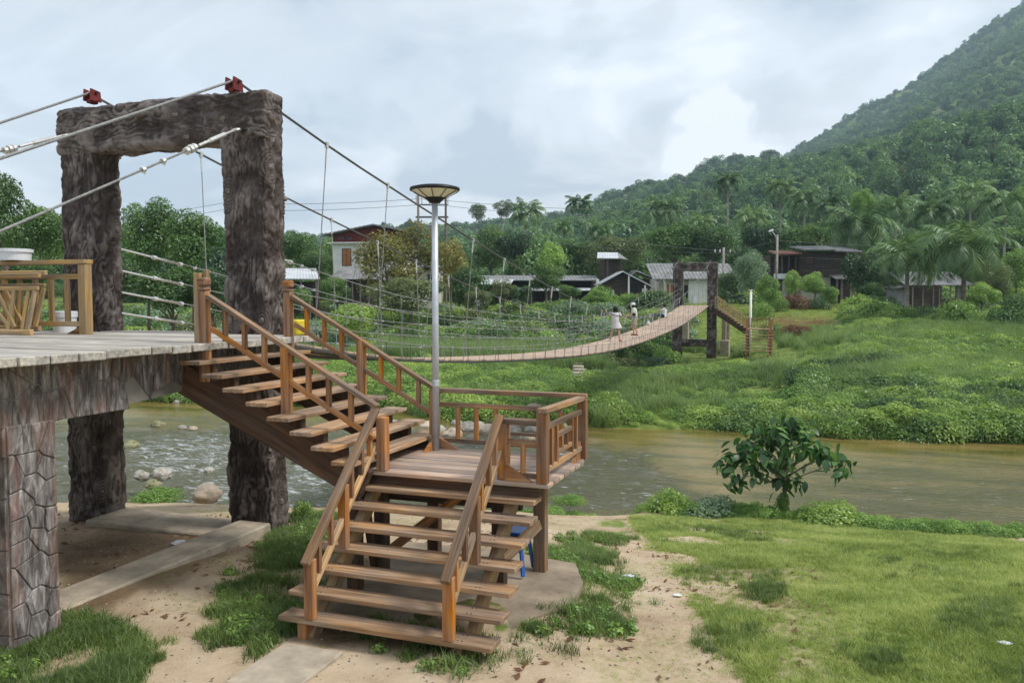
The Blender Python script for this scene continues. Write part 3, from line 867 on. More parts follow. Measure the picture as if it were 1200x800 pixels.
i = 0
yb = 1.6
while yb < 9.75:
    w = 0.27 + 0.03 * R.random()
    xe = -6.12 + R.uniform(-0.035, 0.035)
    yb1 = min(yb + w - 0.012, 9.9)
    zt = 2.62 + R.uniform(-0.006, 0.006)
    x_left = -13.5
    if yb1 > 9.25:
        xe = -7.72; x_left = -9.85
    board("deck_board", (x_left, (yb + yb1) / 2, zt - 0.04), (xe, (yb + yb1) / 2, zt - 0.04), yb1 - yb, 0.08, W_deck, ap, c=0.008)
    yb += w; i += 1


def voronoi_rect(w, h, pts):
    cells = []
    for i, p in enumerate(pts):
        poly = [(0, 0), (w, 0), (w, h), (0, h)]
        for j, q in enumerate(pts):
            if i == j: continue
            mx_, my_ = (p[0] + q[0]) / 2, (p[1] + q[1]) / 2
            nx_, ny_ = q[0] - p[0], q[1] - p[1]
            out = []
            for k in range(len(poly)):
                a, b = poly[k], poly[(k + 1) % len(poly)]
                da = (a[0] - mx_) * nx_ + (a[1] - my_) * ny_; db = (b[0] - mx_) * nx_ + (b[1] - my_) * ny_
                if da <= 0: out.append(a)
                if da * db < 0:
                    t = da / (da - db); out.append((a[0] + t * (b[0] - a[0]), a[1] + t * (b[1] - a[1])))
            poly = out
            if len(poly) < 3: break
        if len(poly) >= 3: cells.append((p, poly))
    return cells


def stones(w, h, nx, nz, M, parent, th=0.022, jit=0.42, clip=None, seed=1):
    rg = random.Random(seed)
    pts = []
    for a in range(nx):
        for b in range(nz):
            pts.append(((a + 0.5 + rg.uniform(-jit, jit)) * w / nx, (b + 0.5 + (0.5 if a % 2 else 0) * 0.6 + rg.uniform(-jit, jit)) * h / nz))
    for (p, poly) in voronoi_rect(w, h, pts):
        cx = sum(a[0] for a in poly) / len(poly); cz = sum(a[1] for a in poly) / len(poly)
        if clip and not clip(cx, cz): continue
        ar = 0
        for k in range(len(poly)):
            a, b = poly[k], poly[(k + 1) % len(poly)]; ar += a[0] * b[1] - a[1] * b[0]
        if abs(ar) < 0.004: continue

        def ins(s):
            o = []
            for a in poly:
                dx_, dz_ = cx - a[0], cz - a[1]; ln = math.hypot(dx_, dz_)
                k = min(0.8, s / max(ln, 1e-6)); o.append((a[0] + dx_ * k, a[1] + dz_ * k))
            return o
        o1 = ins(0.006); o2 = ins(0.015); t2 = th * rg.uniform(0.75, 1.2)
        n = len(poly)
        vs = [M @ Vector((a[0], 0, a[1])) for a in o1] + [M @ Vector((a[0], t2 * 0.6, a[1])) for a in o1] + [M @ Vector((a[0], t2, a[1])) for a in o2]
        fs = [(k, (k + 1) % n, n + (k + 1) % n, n + k) for k in range(n)] + [(n + k, n + (k + 1) % n, 2 * n + (k + 1) % n, 2 * n + k) for k in range(n)] + [tuple(range(2 * n, 3 * n))]
        mb = MB(); mb.add(vs, fs)
        st = mb.build("stone", M_stone, parent)
        st.location = -parent.location


# column core, then its stones
core = MB(); core.box(-7.12, 5.08, -0.3, -6.49, 5.56, 2.0)
sub(core.build("column", M_conc2, ap))
MX = Matrix(((0, 1, 0, -6.49), (1, 0, 0, 5.08), (0, 0, 1, -0.05), (0, 0, 0, 1)))       # wide side faces +X
stones(0.48, 2.05, 3, 8, MX, ap, seed=4)
MYf = Matrix(((1, 0, 0, -7.12), (0, -1, 0, 5.08), (0, 0, 1, -0.05), (0, 0, 0, 1)))     # side towards the photographer
stones(0.63, 2.05, 3, 7, MYf, ap, seed=9)
# beam with a haunch over the column
bm_ = MB()
prof = [(3.0, 1.98), (5.6, 1.98), (5.9, 1.99), (7.4, 2.1), (8.9, 2.26), (9.26, 2.3), (9.26, 2.52), (3.0, 2.52)]
MP = Matrix(((0, 0, 1, 0), (1, 0, 0, 0), (0, 1, 0, 0), (0, 0, 0, 1)))
bm_.prism(prof, -6.95, -6.5, MP)
sub(bm_.build("beam", M_conc2, ap))
MX2 = Matrix(((0, 1, 0, -6.5), (1, 0, 0, 5.0), (0, 0, 1, 1.98), (0, 0, 0, 1)))
stones(4.2, 0.54, 17, 2, MX2, ap, th=0.012, seed=12, clip=lambda a, b: b > max(0, (a - 0.6) * 0.085) + 0.07)
b2 = MB()
for x in (-9.9, -12.4): b2.box(x - 0.22, 1.6, 2.1, x + 0.22, 9.25, 2.52)
for y in (5.1, 9.0): b2.box(-13.3, y - 0.0, 2.15, -6.98, y + 0.22, 2.5)
sub(b2.build("cross_beam", M_conc2, ap))
for x in (-10.2, -12.6):
    c2 = MB(); c2.box(x - 0.3, 5.1, -0.3, x + 0.3, 5.55, 2.1, 0.02); sub(c2.build("column", M_conc2, ap))

# ground beams
gb = thing("ground_beam", "weathered concrete strip footing on the ground between column and tower legs", "footing", (-7.2, 7, 0))
g = MB(); g.box(-7.42, 5.56, -0.3, -6.9, 9.29, 0.035, 0.02); shift(g.build("strip", M_conc, gb), gb)
g = MB(); g.box(-9.9, 8.95, -0.5, -7.44, 9.75, -0.12, 0.02); shift(g.build("strip", M_conc, gb), gb)
sl = MB(); sl.box(-4.34, 5.22, -0.05, -3.75, 6.02, 0.055, 0.008)
tag(sl.build("paving_slab", M_conc, None, (0, 0, 0)), "flat pale concrete slab at the foot of the stairs", "slab")
sl = MB(); sl.prism([(-4.7, 6.7), (-2.6, 6.6), (-2.45, 7.3), (-2.2, 7.7), (-2.25, 8.4), (-2.5, 9.0), (-3.4, 9.15), (-4.7, 9.1)], -0.25, 0.055)
tag(sl.build("paving_slab", M_dirtslab, None), "large worn concrete floor slab underneath the stair landing", "slab")

# ------------------------------------------------------------------ wooden staircase
st = thing("wooden_staircase", "brown timber staircase turning at a railed landing beside the near bridge tower", "staircase", (-3.4, 7.5, 0))


def B(name, p0, p1, w, t, mat, up=(0, 0, 1), c=0.006, par=None):
    return board(name, p0, p1, w, t, mat, par or st, up, c)


# lower flight
TY = [6.13, 6.33, 6.53, 6.71, 6.88, 7.07, 7.24]
TZ = [0.235 + 0.1615 * k for k in range(7)]
TZ[6] = 1.195
for k, (y, z) in enumerate(zip(TY, TZ)):
    xl = -4.52 + R.uniform(-0.03, 0.03) + (0.06 if k > 3 else 0)
    xr = -2.41 + R.uniform(-0.012, 0.012)
    B("tread", (xl, y + 0.115, z - 0.024), (xr, y + 0.115, z - 0.024), 0.235, 0.047, W_tread)
for x in (-4.25, -2.72):
    B("stringer", (x, 6.26, -0.02), (x, 7.5, 1.13), 0.1, 0.15, W_log, c=0.02)
for x in (-4.28, -2.75):
    B("stair_foot", (x, 6.22, -0.1), (x, 6.22, 0.18), 0.09, 0.09, W_post, up=(0, 1, 0))
for x, dz in ((-4.17, -0.02), (-2.81, 0.0)):
    ya, za = 6.16, 0.79 + dz; yb_, zb = 7.36, 1.95
    B("post", (x, 6.16, 0.235), (x, 6.16, 0.78), 0.095, 0.075, W_post, up=(0, 1, 0))
    B("post", (x, 6.73, TZ[3] - 0.0), (x, 6.73, 1.33), 0.09, 0.075, W_post, up=(0, 1, 0))
    B("handrail", (x, 6.08, 0.75), (x, 7.36, 1.97), 0.085, 0.05, W_rail)
    B("lower_rail", (x, 6.2, 0.50), (x, 7.36, 1.62), 0.05, 0.055, W_log)
    for t in (0.17, 0.33, 0.62, 0.77, 0.9):
        y = 6.08 + 1.28 * t; z = 0.75 + 1.22 * t
        B("baluster", (x, y, z - 0.36), (x, y, z - 0.03), 0.05, 0.04, W_post, up=(0, 1, 0), c=0.004)
nb = 0
for k, (y, z) in enumerate(zip(TY, TZ)):
    m = MB()
    for x in (-4.25, -4.21, -2.74, -2.70):
        for dy in (0.05, 0.17): m.lathe([(0.007, 0), (0.007, 0.003), (0.002, 0.004)], 6, Matrix.Translation((x, y + dy, z)))
    o = m.build("nail_heads", M_black, st); o.location = -st.location; o["kind"] = "stuff"
# landing boards run along X
LZ = 1.345
ylo = 7.31
bw = 0.182
for k in range(8):
    xr = -2.29 + R.uniform(-0.02, 0.02)
    z = LZ + R.uniform(-0.004, 0.004)
    B("landing_board", (-4.42, ylo + bw * (k + 0.5), z - 0.02), (xr, ylo + bw * (k + 0.5), z - 0.02), bw - 0.012, 0.042, W_land)
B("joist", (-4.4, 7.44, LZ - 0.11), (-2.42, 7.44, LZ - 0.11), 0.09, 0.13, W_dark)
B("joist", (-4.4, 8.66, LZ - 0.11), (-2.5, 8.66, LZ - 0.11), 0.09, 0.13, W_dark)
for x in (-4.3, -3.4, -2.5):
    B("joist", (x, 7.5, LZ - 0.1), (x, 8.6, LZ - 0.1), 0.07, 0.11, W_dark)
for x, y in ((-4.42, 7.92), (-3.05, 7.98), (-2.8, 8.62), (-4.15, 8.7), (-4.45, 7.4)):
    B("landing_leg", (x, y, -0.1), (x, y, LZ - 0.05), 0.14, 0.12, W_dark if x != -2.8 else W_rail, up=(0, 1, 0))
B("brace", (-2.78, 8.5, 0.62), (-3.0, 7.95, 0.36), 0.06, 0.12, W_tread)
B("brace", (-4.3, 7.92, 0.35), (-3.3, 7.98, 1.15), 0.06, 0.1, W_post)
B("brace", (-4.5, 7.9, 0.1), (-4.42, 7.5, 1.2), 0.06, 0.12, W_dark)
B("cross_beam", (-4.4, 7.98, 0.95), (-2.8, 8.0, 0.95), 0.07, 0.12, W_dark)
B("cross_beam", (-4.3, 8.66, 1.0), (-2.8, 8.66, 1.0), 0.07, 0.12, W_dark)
# landing railing
PH = 0.70
for x, y, h in ((-2.37, 7.36, PH + 0.02), (-2.34, 8.68, PH - 0.04), (-4.15, 8.72, 0.68), (-4.09, 7.36, 0.55), (-2.79, 7.42, 0.56)):
    B("post", (x, y, LZ), (x, y, LZ + h), 0.105, 0.095, W_post, up=(0, 1, 0))
B("handrail", (-4.2, 8.72, LZ + 0.685), (-2.3, 8.72, LZ + 0.685), 0.09, 0.05, W_rail)
B("middle_rail", (-4.1, 8.72, LZ + 0.52), (-2.6, 8.72, LZ + 0.52), 0.05, 0.05, W_rail)
B("lower_rail", (-4.1, 8.72, LZ + 0.1), (-2.4, 8.72, LZ + 0.1), 0.05, 0.05, W_rail)
for k, x in enumerate((-3.85, -3.62, -3.38, -2.85, -2.6)):
    B("baluster", (x, 8.72, LZ + 0.11), (x, 8.72, LZ + 0.5), 0.05, 0.04, W_post, up=(0, 1, 0), c=0.004)
B("infill_rail", (-3.38, 8.72, LZ + 0.38), (-2.85, 8.72, LZ + 0.38), 0.04, 0.04, W_rail)
B("infill_rail", (-3.38, 8.72, LZ + 0.22), (-2.85, 8.72, LZ + 0.22), 0.04, 0.04, W_rail)
xr = -2.355
B("handrail", (xr, 7.3, LZ + PH), (xr, 8.76, LZ + PH - 0.04), 0.09, 0.05, W_rail)
B("middle_rail", (xr, 7.4, LZ + 0.53), (xr, 8.65, LZ + 0.52), 0.05, 0.055, W_rail)
B("lower_rail", (xr, 7.4, LZ + 0.12), (xr, 8.65, LZ + 0.12), 0.05, 0.055, W_rail)
for y in (7.56, 7.73, 8.28, 8.45):
    B("baluster", (xr, y, LZ + 0.13), (xr, y, LZ + 0.51), 0.05, 0.045, W_post, up=(0, 1, 0), c=0.004)
for z in (0.23, 0.4):
    B("infill_rail", (xr, 7.73, LZ + z), (xr, 8.28, LZ + z), 0.04, 0.05, W_rail)
for y in (7.92, 8.1):
    B("baluster", (xr, y, LZ + 0.24), (xr, y, LZ + 0.39), 0.04, 0.04, W_post, up=(0, 1, 0), c=0.004)
B("handrail", (-2.83, 7.41, LZ + 0.57), (-2.4, 7.37, LZ + 0.57), 0.07, 0.05, W_rail)
B("middle_rail", (-2.76, 7.41, LZ + 0.38), (-2.42, 7.37, LZ + 0.38), 0.04, 0.045, W_rail)
B("lower_rail", (-2.76, 7.41, LZ + 0.06), (-2.42, 7.37, LZ + 0.06), 0.04, 0.045, W_rail)
B("baluster", (-2.58, 7.39, LZ + 0.07), (-2.58, 7.39, LZ + 0.38), 0.045, 0.04, W_post, up=(0, 1, 0), c=0.004)


def gusset(p, dx_, dy_, hgt_, par):
    m = MB(); a = Vector(p)
    n = Vector((dx_, dy_, 0)).normalized(); w = Vector((-n.y, n.x, 0)) * 0.02
    q = [a, a + Vector((dx_, dy_, 0)), a + Vector((0, 0, hgt_))]
    m.add([k + w for k in q] + [k - w for k in q], [(0, 1, 2), (5, 4, 3), (0, 3, 4, 1), (1, 4, 5, 2), (2, 5, 3, 0)])
    o = m.build("gusset", W_post, par); o.location = -par.location


gusset((-2.75, 7.36, LZ), 0.28, -0.0, 0.17, st)
gusset((-4.1, 8.66, LZ), 0.3, 0, 0.16, st)
gusset((-4.1, 8.62, LZ), -0.02, -0.25, 0.16, st)
gusset((-2.36, 8.62, LZ), 0.0, -0.25, 0.2, st)
# upper flight: treads run along Y, the flight descends along X
UX = [-6.02, -5.74, -5.46, -5.18, -4.9, -4.63, -4.38, -4.15]
UZ = [2.45 - k * (2.45 - 1.51) / 7 for k in range(8)]
B("tread", (-6.3, 7.05, 2.575), (-6.3, 8.98, 2.575), 0.24, 0.05, W_tread)
for k, (x, z) in enumerate(zip(UX, UZ)):
    B("tread", (x - 0.14, 6.93 + R.uniform(-0.03, 0.03), z - 0.03), (x - 0.14, 8.97 + R.uniform(-0.03, 0.03), z - 0.03), 0.265, 0.045, W_tread)
    for y in (7.25, 8.65):
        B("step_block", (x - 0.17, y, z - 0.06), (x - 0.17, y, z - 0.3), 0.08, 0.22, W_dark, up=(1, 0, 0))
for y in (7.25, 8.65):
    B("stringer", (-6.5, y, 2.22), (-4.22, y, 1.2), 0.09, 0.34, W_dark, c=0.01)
    m = MB()
rx0, rx1 = -6.12, -4.09


def uprail(y, x0, z0, x1, z1, nm, w, t, mat): B(nm, (x0, y, z0), (x1, y, z1), w, t, mat)


for y, yo in ((7.2, 0), (8.72, 0.02)):
    uprail(y, -6.12, 3.13, -4.06, 2.02 if y < 8 else 2.0, "handrail", 0.085, 0.045, W_rail)
    uprail(y, -6.08, 2.78, -4.1, 1.70, "lower_rail", 0.05, 0.05, W_rail if y > 8 else W_post)
    B("post", (-6.17, y, 2.2), (-6.17, y, 3.18), 0.1, 0.09, W_post, up=(0, 1, 0))
    cap = MB(); cap.box(-6.225, y - 0.055, 3.19, -6.115, y + 0.055, 3.22, 0.01); cap.box(-6.23, y - 0.06, 3.235, -6.11, y + 0.06, 3.33, 0.02)
    cp = cap.build("post_cap", W_post, st); cp.location = -st.location
    B("post", (-5.13, y, 1.88), (-5.13, y, 2.6), 0.095, 0.09, W_post, up=(0, 1, 0))
    for x in (-5.9, -5.65, -5.4, -4.86, -4.62, -4.36):
        z = 3.13 + (x + 6.12) * (-1.11 / 2.06)
        B("baluster", (x, y, z - 0.37), (x, y, z - 0.02), 0.05, 0.045, W_post, up=(0, 1, 0), c=0.004)
B("post", (-6.3, 7.27, 2.55), (-6.3, 7.27, 3.38), 0.09, 0.08, W_pale, up=(0, 1, 0))
B("post", (-6.22, 7.3, 2.55), (-6.22, 7.3, 3.42), 0.05, 0.06, W_pale, up=(0, 1, 0))
yb_ = MB(); yb_.box(-6.42, 8.95, 2.63, -6.2, 9.17, 2.83, 0.02)
tag(yb_.build("painted_block", M_yellow), "small yellow painted block on the deck beside the near tower leg", "block")

# ------------------------------------------------------------------ lamp post
lp = thing("lamp_post", "slim grey street lamp with a shallow bowl head, standing on the stair landing", "lamp post", (-4.06, 8.56, LZ))
m = MB(); m.tube([(0, 0, 0), (0, 0, 2.88)], [0.04, 0.036], 20); m.build("pole", M_pole, lp, smooth=True)
m = MB(); m.lathe([(0.044, 0), (0.044, 0.06), (0.041, 0.07)], 20); m.build("pole_collar", M_pole, lp, (0, 0, 0.75))
m = MB(); m.lathe([(0.06, 2.86), (0.10, 2.90), (0.19, 2.945), (0.265, 2.985), (0.27, 2.995)], 32)
bo = m.build("bowl", M_lens, lp, smooth=True)
m = MB()
for k in range(10):
    a = 2 * math.pi * k / 10
    m.tube([(r * math.cos(a), r * math.sin(a), z - 0.006) for r, z in ((0.06, 2.86), (0.105, 2.90), (0.192, 2.943), (0.268, 2.985))], 0.0045, 6)
m.build("bowl_ribs", M_black, bo)
m = MB(); m.lathe([(0.28, 2.985), (0.288, 2.995), (0.282, 3.02), (0.2, 3.04), (0.02, 3.05)], 32); m.build("cover", M_black, lp, smooth=True)
m = MB(); m.lathe([(0.055, 2.845), (0.115, 2.9), (0.12, 2.906), (0.06, 2.862)], 24); m.build("lower_ring", M_black, lp)

# ------------------------------------------------------------------ suspended span
sp = thing("suspension_bridge", "long sagging cable footbridge with pinkish board walkway crossing the river", "footbridge", (-8.5, 36, 0))
_ty = np.array([9.9, 12, 13.6, 15.8, 18.7, 21, 24.5, 28.5, 33, 38.5, 46, 51, 57, 62]); _tz = np.array([2.6, 2.24, 2.02, 1.81, 1.6, 1.46, 1.29, 1.12, 1.04, 1.10, 1.36, 1.64, 2.14, 2.64])
_yy = np.linspace(9.9, 62, 400); _zz = np.interp(_yy, _ty, _tz)
_pad = np.concatenate([2 * _zz[0] - _zz[20:0:-1], _zz, 2 * _zz[-1] - _zz[-2:-22:-1]])
_zs = np.convolve(_pad, np.ones(41) / 41, "valid")


def dz_(y): return float(np.interp(y, _yy, _zs))


def cx_(y): return -8.8 + (y - 9.9) / 52.1 * 0.7


def mz(y):
    return float(np.interp(y, [9.36, 12, 15, 18, 21.7, 25, 28, 32, 36, 40, 44, 50, 56, 61.95],
                           [6.09, 5.5, 4.93, 4.38, 3.72, 3.2, 2.8, 2.42, 2.28, 2.36, 2.65, 3.45, 4.6, 5.93]))


n = 208
ys_ = np.linspace(9.9, 61.75, n + 1)
pitch = ys_[1] - ys_[0]
for k in range(n):
    y0, y1 = ys_[k], ys_[k + 1]
    ym = (y0 + y1) / 2; z0, z1 = dz_(y0), dz_(y1)
    nrm = Vector((0, -(z1 - z0), y1 - y0)).normalized()
    hw = 1.03
    board("walkway_board", (cx_(ym) - hw, ym, (z0 + z1) / 2 - 0.02), (cx_(ym) + hw, ym, (z0 + z1) / 2 - 0.02), round(pitch * 1.0, 2) - 0.012, 0.035, W_span, sp, up=nrm, c=0.004)


def spart(mb, name, mat, **k):
    o = mb.build(name, mat, sp, **k); o.location = -sp.location; return o


for s in (-1, 1):
    m = MB(); m.tube([(cx_(y) + s * 1.0, y, dz_(y) - 0.06) for y in np.linspace(9.8, 61.8, 60)], 0.03, 6); spart(m, "deck_cable", M_cabledark)
    m = MB(); m.tube([(cx_(y) + s * 0.4, y, dz_(y) - 0.06) for y in np.linspace(9.8, 61.8, 60)], 0.025, 6); spart(m, "deck_cable", M_cabledark)

    def xm(y):
        x0 = -7.45 if s > 0 else -9.98; x1 = -6.95 if s > 0 else -9.3
        return x0 + (x1 - x0) * (y - 9.36) / 52.6
    pts = [(xm(y), y, mz(y)) for y in np.linspace(9.36, 61.95, 50)]
    m = MB(); m.tube(pts, 0.019, 8); spart(m, "main_cable", M_cabledark, smooth=True)
    # side cables
    for q, hh in enumerate((0.28, 0.6, 0.93, 1.26)):
        def zc(y): return dz_(y) + hh * (1 - 0.12 * math.sin(math.pi * (y - 9.9) / 52))
        xo = lambda y: cx_(y) + s * 1.06
        ya = 9.75 if s < 0 else 9.72
        m = MB(); m.tube([(xo(y) if y > 9.9 else (-9.95 if s < 0 else -7.62), y, zc(max(y, 9.9))) for y in np.linspace(ya, 61.8, 46)], 0.008, 5)
        o = spart(m, "side_cable", M_cable)
        m = MB(); y0 = ya
        a = Vector(((-9.93 if s < 0 else -7.64), y0, zc(9.9))); b = Vector((xo(y0 + 1.9), y0 + 1.9, zc(y0 + 1.9)))
        d = (b - a)
        m.tube([a, a + d * 0.33], 0.016, 8); m.tube([a + d * 0.33, a + d * 0.37], 0.035, 8); m.tube([a + d * 0.37, a + d * 0.62], 0.019, 8)
        m.tube([a + d * 0.62, a + d * 0.655], 0.034, 8); m.tube([a + d * 0.8, a + d * 0.82], 0.026, 8)
        f_ = m.build("turnbuckle", M_bright, o)
    # hangers: one every 2 m from the main cable down to the walkway, with clips
    for k in range(26):
        y = 11.6 + 2.0 * k
        if y > 61.5: break
        x = cx_(y) + s * 1.06; zb = dz_(y) - 0.05
        top = Vector((xm(y), y, mz(y))); bot = Vector((x, y, zb))
        m = MB(); m.tube([top, bot], 0.009, 6)
        h = spart(m, "hanger", M_cable)
        m = MB()
        m.box(top.x - 0.02, y - 0.03, top.z - 0.05, top.x + 0.02, y + 0.03, top.z + 0.045)
        L_ = (top - bot).length
        t_ = top + (bot - top) * min(0.3, 0.3 / L_); m.tube([top + (bot - top) * 0.02, t_], 0.016, 6)
        for q, hh in enumerate((0.28, 0.6, 0.93, 1.26)):
            z = dz_(y) + hh * (1 - 0.12 * math.sin(math.pi * (y - 9.9) / 52))
            if z < top.z: m.box(x - 0.018, y - 0.03, z - 0.018, x + 0.018, y + 0.03, z + 0.018)
        m.build("clip", M_bright, h)
    # short stiles between hangers
    for k in range(25):
        y = 12.6 + 2.0 * k
        if y > 61.3: break
        x = cx_(y) + s * 1.06
        m = MB(); m.tube([(x, y, dz_(y) - 0.05), (x, y, min(dz_(y) + 1.2, mz(y)))], 0.006, 5); spart(m, "stile", M_cable)
    for k in range(52):
        y = 11.1 + k * 0.97
        if y > 61.5: break
        x = cx_(y) + s * 1.06
        m = MB(); m.tube([(x, y, dz_(y) - 0.07), (x, y, dz_(y) + 0.28)], 0.007, 5); spart(m, "edge_rod", M_cabledark)
# backstays and anchor ropes on the near side, anchored behind the photographer's left
for x, z, sl_ in ((-7.45, 6.07, 0.46), (-9.98, 6.13, 0.5)):
    m = MB(); y1 = -3.2; m.tube([(x, 9.36, z), (x, y1, z - (9.36 - y1) * sl_)], 0.017, 8)
    spart(m, "backstay", M_cable, smooth=True)
for x, z, sl_ in ((-7.3, 5.39, 0.47), (-10.35, 5.52, 0.4)):
    m = MB(); a = Vector((x, 9.24, z)); b = Vector((x, -2.0, z - 11.2 * sl_)); d = (b - a).normalized()
    m.tube([a + d * 0.3, b], 0.014, 8); o = spart(m, "anchor_rope", M_cable, smooth=True)
    m = MB()
    m.tube([a + Vector((0, 0.06, 0)), a + d * 0.1], 0.022, 8)
    # eye
    for k in range(12):
        a0, a1 = 2 * math.pi * k / 12, 2 * math.pi * (k + 1) / 12
        cc = a + d * 0.05
        m.tube([cc + d * 0.05 * math.cos(a0) + Vector((0.05, 0, 0)) * math.sin(a0), cc + d * 0.05 * math.cos(a1) + Vector((0.05, 0, 0)) * math.sin(a1)], 0.012, 6)
    m.tube([a + d * 0.12, a + d * 0.3], 0.016, 8); m.tube([a + d * 0.3, a + d * 0.62], 0.03, 10); m.tube([a + d * 0.62, a + d * 0.85], 0.02, 8)
    for q, w_ in ((0.92, 0.05), (0.99, 0.055), (1.06, 0.045), (1.5, 0.035), (1.85, 0.035)):
        c0 = a + d * q; m.tube([c0, c0 + d * 0.05], w_, 8); m.tube([c0 + Vector((0, 0, -0.06)), c0 + Vector((0, 0, 0.03))], 0.014, 6)
    m.build("turnbuckle", M_bright, o)

# ------------------------------------------------------------------ railing and things on the approach deck
rl = thing("deck_railing", "low timber railing with square end post across the near deck", "railing", (-10.5, 8.4, 2.62))
Bp = lambda nm, p0, p1, w, t, mat, up=(0, 0, 1): board(nm, p0, p1, w, t, mat, rl, up)
Bp("post", (-9.17, 8.4, 2.62), (-9.17, 8.4, 3.56), 0.13, 0.12, W_pale, (0, 1, 0))
Bp("post", (-12.4, 8.4, 2.62), (-12.4, 8.4, 3.56), 0.13, 0.12, W_pale, (0, 1, 0))
Bp("top_rail", (-12.6, 8.4, 3.595), (-9.1, 8.4, 3.595), 0.16, 0.06, W_pale)
Bp("middle_rail", (-12.4, 8.4, 3.4), (-9.2, 8.4, 3.4), 0.05, 0.07, W_pale)
Bp("lower_rail", (-12.4, 8.4, 2.76), (-9.2, 8.4, 2.76), 0.05, 0.07, W_pale)
for x in np.arange(-12.1, -9.3, 0.29):
    Bp("baluster", (x, 8.4, 2.78), (x, 8.4, 3.38), 0.085, 0.04, W_pale, (0, 1, 0))
gusset((-9.23, 8.4, 2.62), -0.28, 0, 0.12, rl)


def lattice(x1, y, lean, z0, label, seed):
    rg = random.Random(seed)
    t = thing("lattice_panel", label, "timber panel", (x1 - 0.9, y, 2.625), 0)
    w_, h_ = 1.8, 0.78

    def q(a, b): return Vector((x1 - w_ + a, y + lean * b / h_, 2.63 + z0 + b))
    bb = lambda nm, a, b, w2, t2: board(nm, q(*a), q(*b), w2, t2, W_pale, t, up=(0, 1, 0.1))
    bb("frame_rail", (0, 0.03), (w_, 0.03), 0.07, 0.06); bb("frame_rail", (0, h_), (w_ + 0.03, h_), 0.06, 0.05); bb("frame_rail", (0, h_ - 0.17), (w_ + 0.03, h_ - 0.17), 0.05, 0.04)
    for a in (0.1, 0.55, 1.02, 1.4, 1.74):
        bb("stile", (a - 0.03, 0.06), (a + rg.uniform(-0.03, 0.09), h_ - 0.2), 0.065, 0.035)
    for a in (0.15, 0.62, 1.08):
        bb("diagonal", (a, h_ - 0.2), (a + 0.4, 0.08), 0.075, 0.035)
        if seed % 2: bb("diagonal", (a + 0.05, 0.3), (a + 0.3, 0.1), 0.06, 0.03)
    bb("stile", (1.62, 0.06), (1.66, h_ - 0.2), 0.06, 0.03)
    return t


lattice(-9.62, 7.95, 0.12, 0, "front lattice timber panel leaning on the deck railing", 1)
lattice(-9.68, 8.12, 0.1, 0.04, "timber panel sandwiched behind the front lattice panel at the deck railing", 2)


def tub(x, y, z, r, h, label):
    t = thing("plastic_tub", label, "tub", (x, y, z))
    m = MB(); m.lathe([(r * 0.86, 0.002), (r * 0.92, h * 0.75)], 24); m.build("tub_body", M_white, t, smooth=False)
    m = MB(); m.lathe([(r, h * 0.72), (r * 1.01, h * 0.98), (r * 0.95, h)], 24); m.build("lid", M_white, t)


p = PY(20, 306, 8.4)
tub(p.x - 0.03, 8.4, 3.63, 0.225, 0.16, "shallow white lidded tub on top of the deck railing")
tub(-9.95, 8.75, 2.625, 0.17, 0.3, "white tub on the floor behind the leaning lattice panels")

# blue stool under the landing
bs = thing("blue_stool", "blue plastic stool in the shade under the stair landing", "stool", (-3.06, 8.45, 0.08))
m = MB(); m.box(-0.15, -0.15, 0.44, 0.15, 0.15, 0.47, 0.01); m.build("seat", M_blue, bs)
for a in (-1, 1):
    for b in (-1, 1):
        board("leg", (a * 0.17, b * 0.17, 0), (a * 0.12, b * 0.12, 0.45), 0.045, 0.03, M_blue, None).parent = bs
for a in (-1, 1):
    m = MB(); m.box(-0.13, a * 0.14 - 0.01, 0.3, 0.13, a * 0.14 + 0.01, 0.43); m.build("apron", M_blue, bs)


# litter
def crumple(name, u, v, r, label, cat, seed, mat=M_white, flat=0.5):
    p = on_ground(u, v)
    bm = bmesh.new(); bmesh.ops.create_icosphere(bm, subdivisions=3, radius=r)
    rg = random.Random(seed)
    for q in bm.verts:
        k = 1 + (float(vn([q.co.x * 9 / r * 0.2], [q.co.y * 2 / r], [q.co.z * 2 / r], seed)[0]) - 0.5) * 0.9
        q.co = Vector((q.co.x * k * 1.3, q.co.y * k, max(q.co.z, -0.3 * r) * k * flat + r * 0.2))
    me = bpy.data.meshes.new(name); bm.to_mesh(me); bm.free(); me.materials.append(mat)
    tag(link(name, me, None, (p.x, p.y, p.z + 0.02)), label, cat)


crumple("plastic_bag", 737, 681, 0.085, "crumpled white plastic bag on the grass edge by the sandy path", "bag", 3)
crumple("plastic_bag", 665, 680, 0.045, "small white plastic scrap in the weeds beside the stairs", "litter", 5)
crumple("paper_scrap", 212, 639, 0.09, "pale flattened paper scrap on the dirt between the tower legs", "litter", 8, M_white, 0.1)
crumple("paper_scrap", 794, 700, 0.035, "white scrap on the bare patch of the lawn", "litter", 9, M_white, 0.15)
crumple("paper_scrap", 1178, 757, 0.04, "white scrap in the grass near the lower right corner", "litter", 12, M_white, 0.15)

# ------------------------------------------------------------------ foliage
def leaf_quads(c, nrm, size, asp, tint, rg, droop=0.0):
    n = len(c)
    nrm = nrm / np.maximum(np.linalg.norm(nrm, axis=1, keepdims=True), 1e-6)
    r = rg.normal(size=(n, 3)); r[:, 2] -= droop
    t = r - nrm * np.sum(r * nrm, 1, keepdims=True); t /= np.maximum(np.linalg.norm(t, axis=1, keepdims=True), 1e-6)
    b = np.cross(nrm, t)
    s = (size * (0.65 + 0.7 * rg.random(n)))[:, None]
    V = np.stack([c - t * s, c + b * s * asp - t * s * 0.1, c + t * s, c - b * s * asp - t * s * 0.1], 1).reshape(-1, 3)
    F = np.arange(4 * n).reshape(n, 4)
    return V, F, np.repeat(tint, 4)


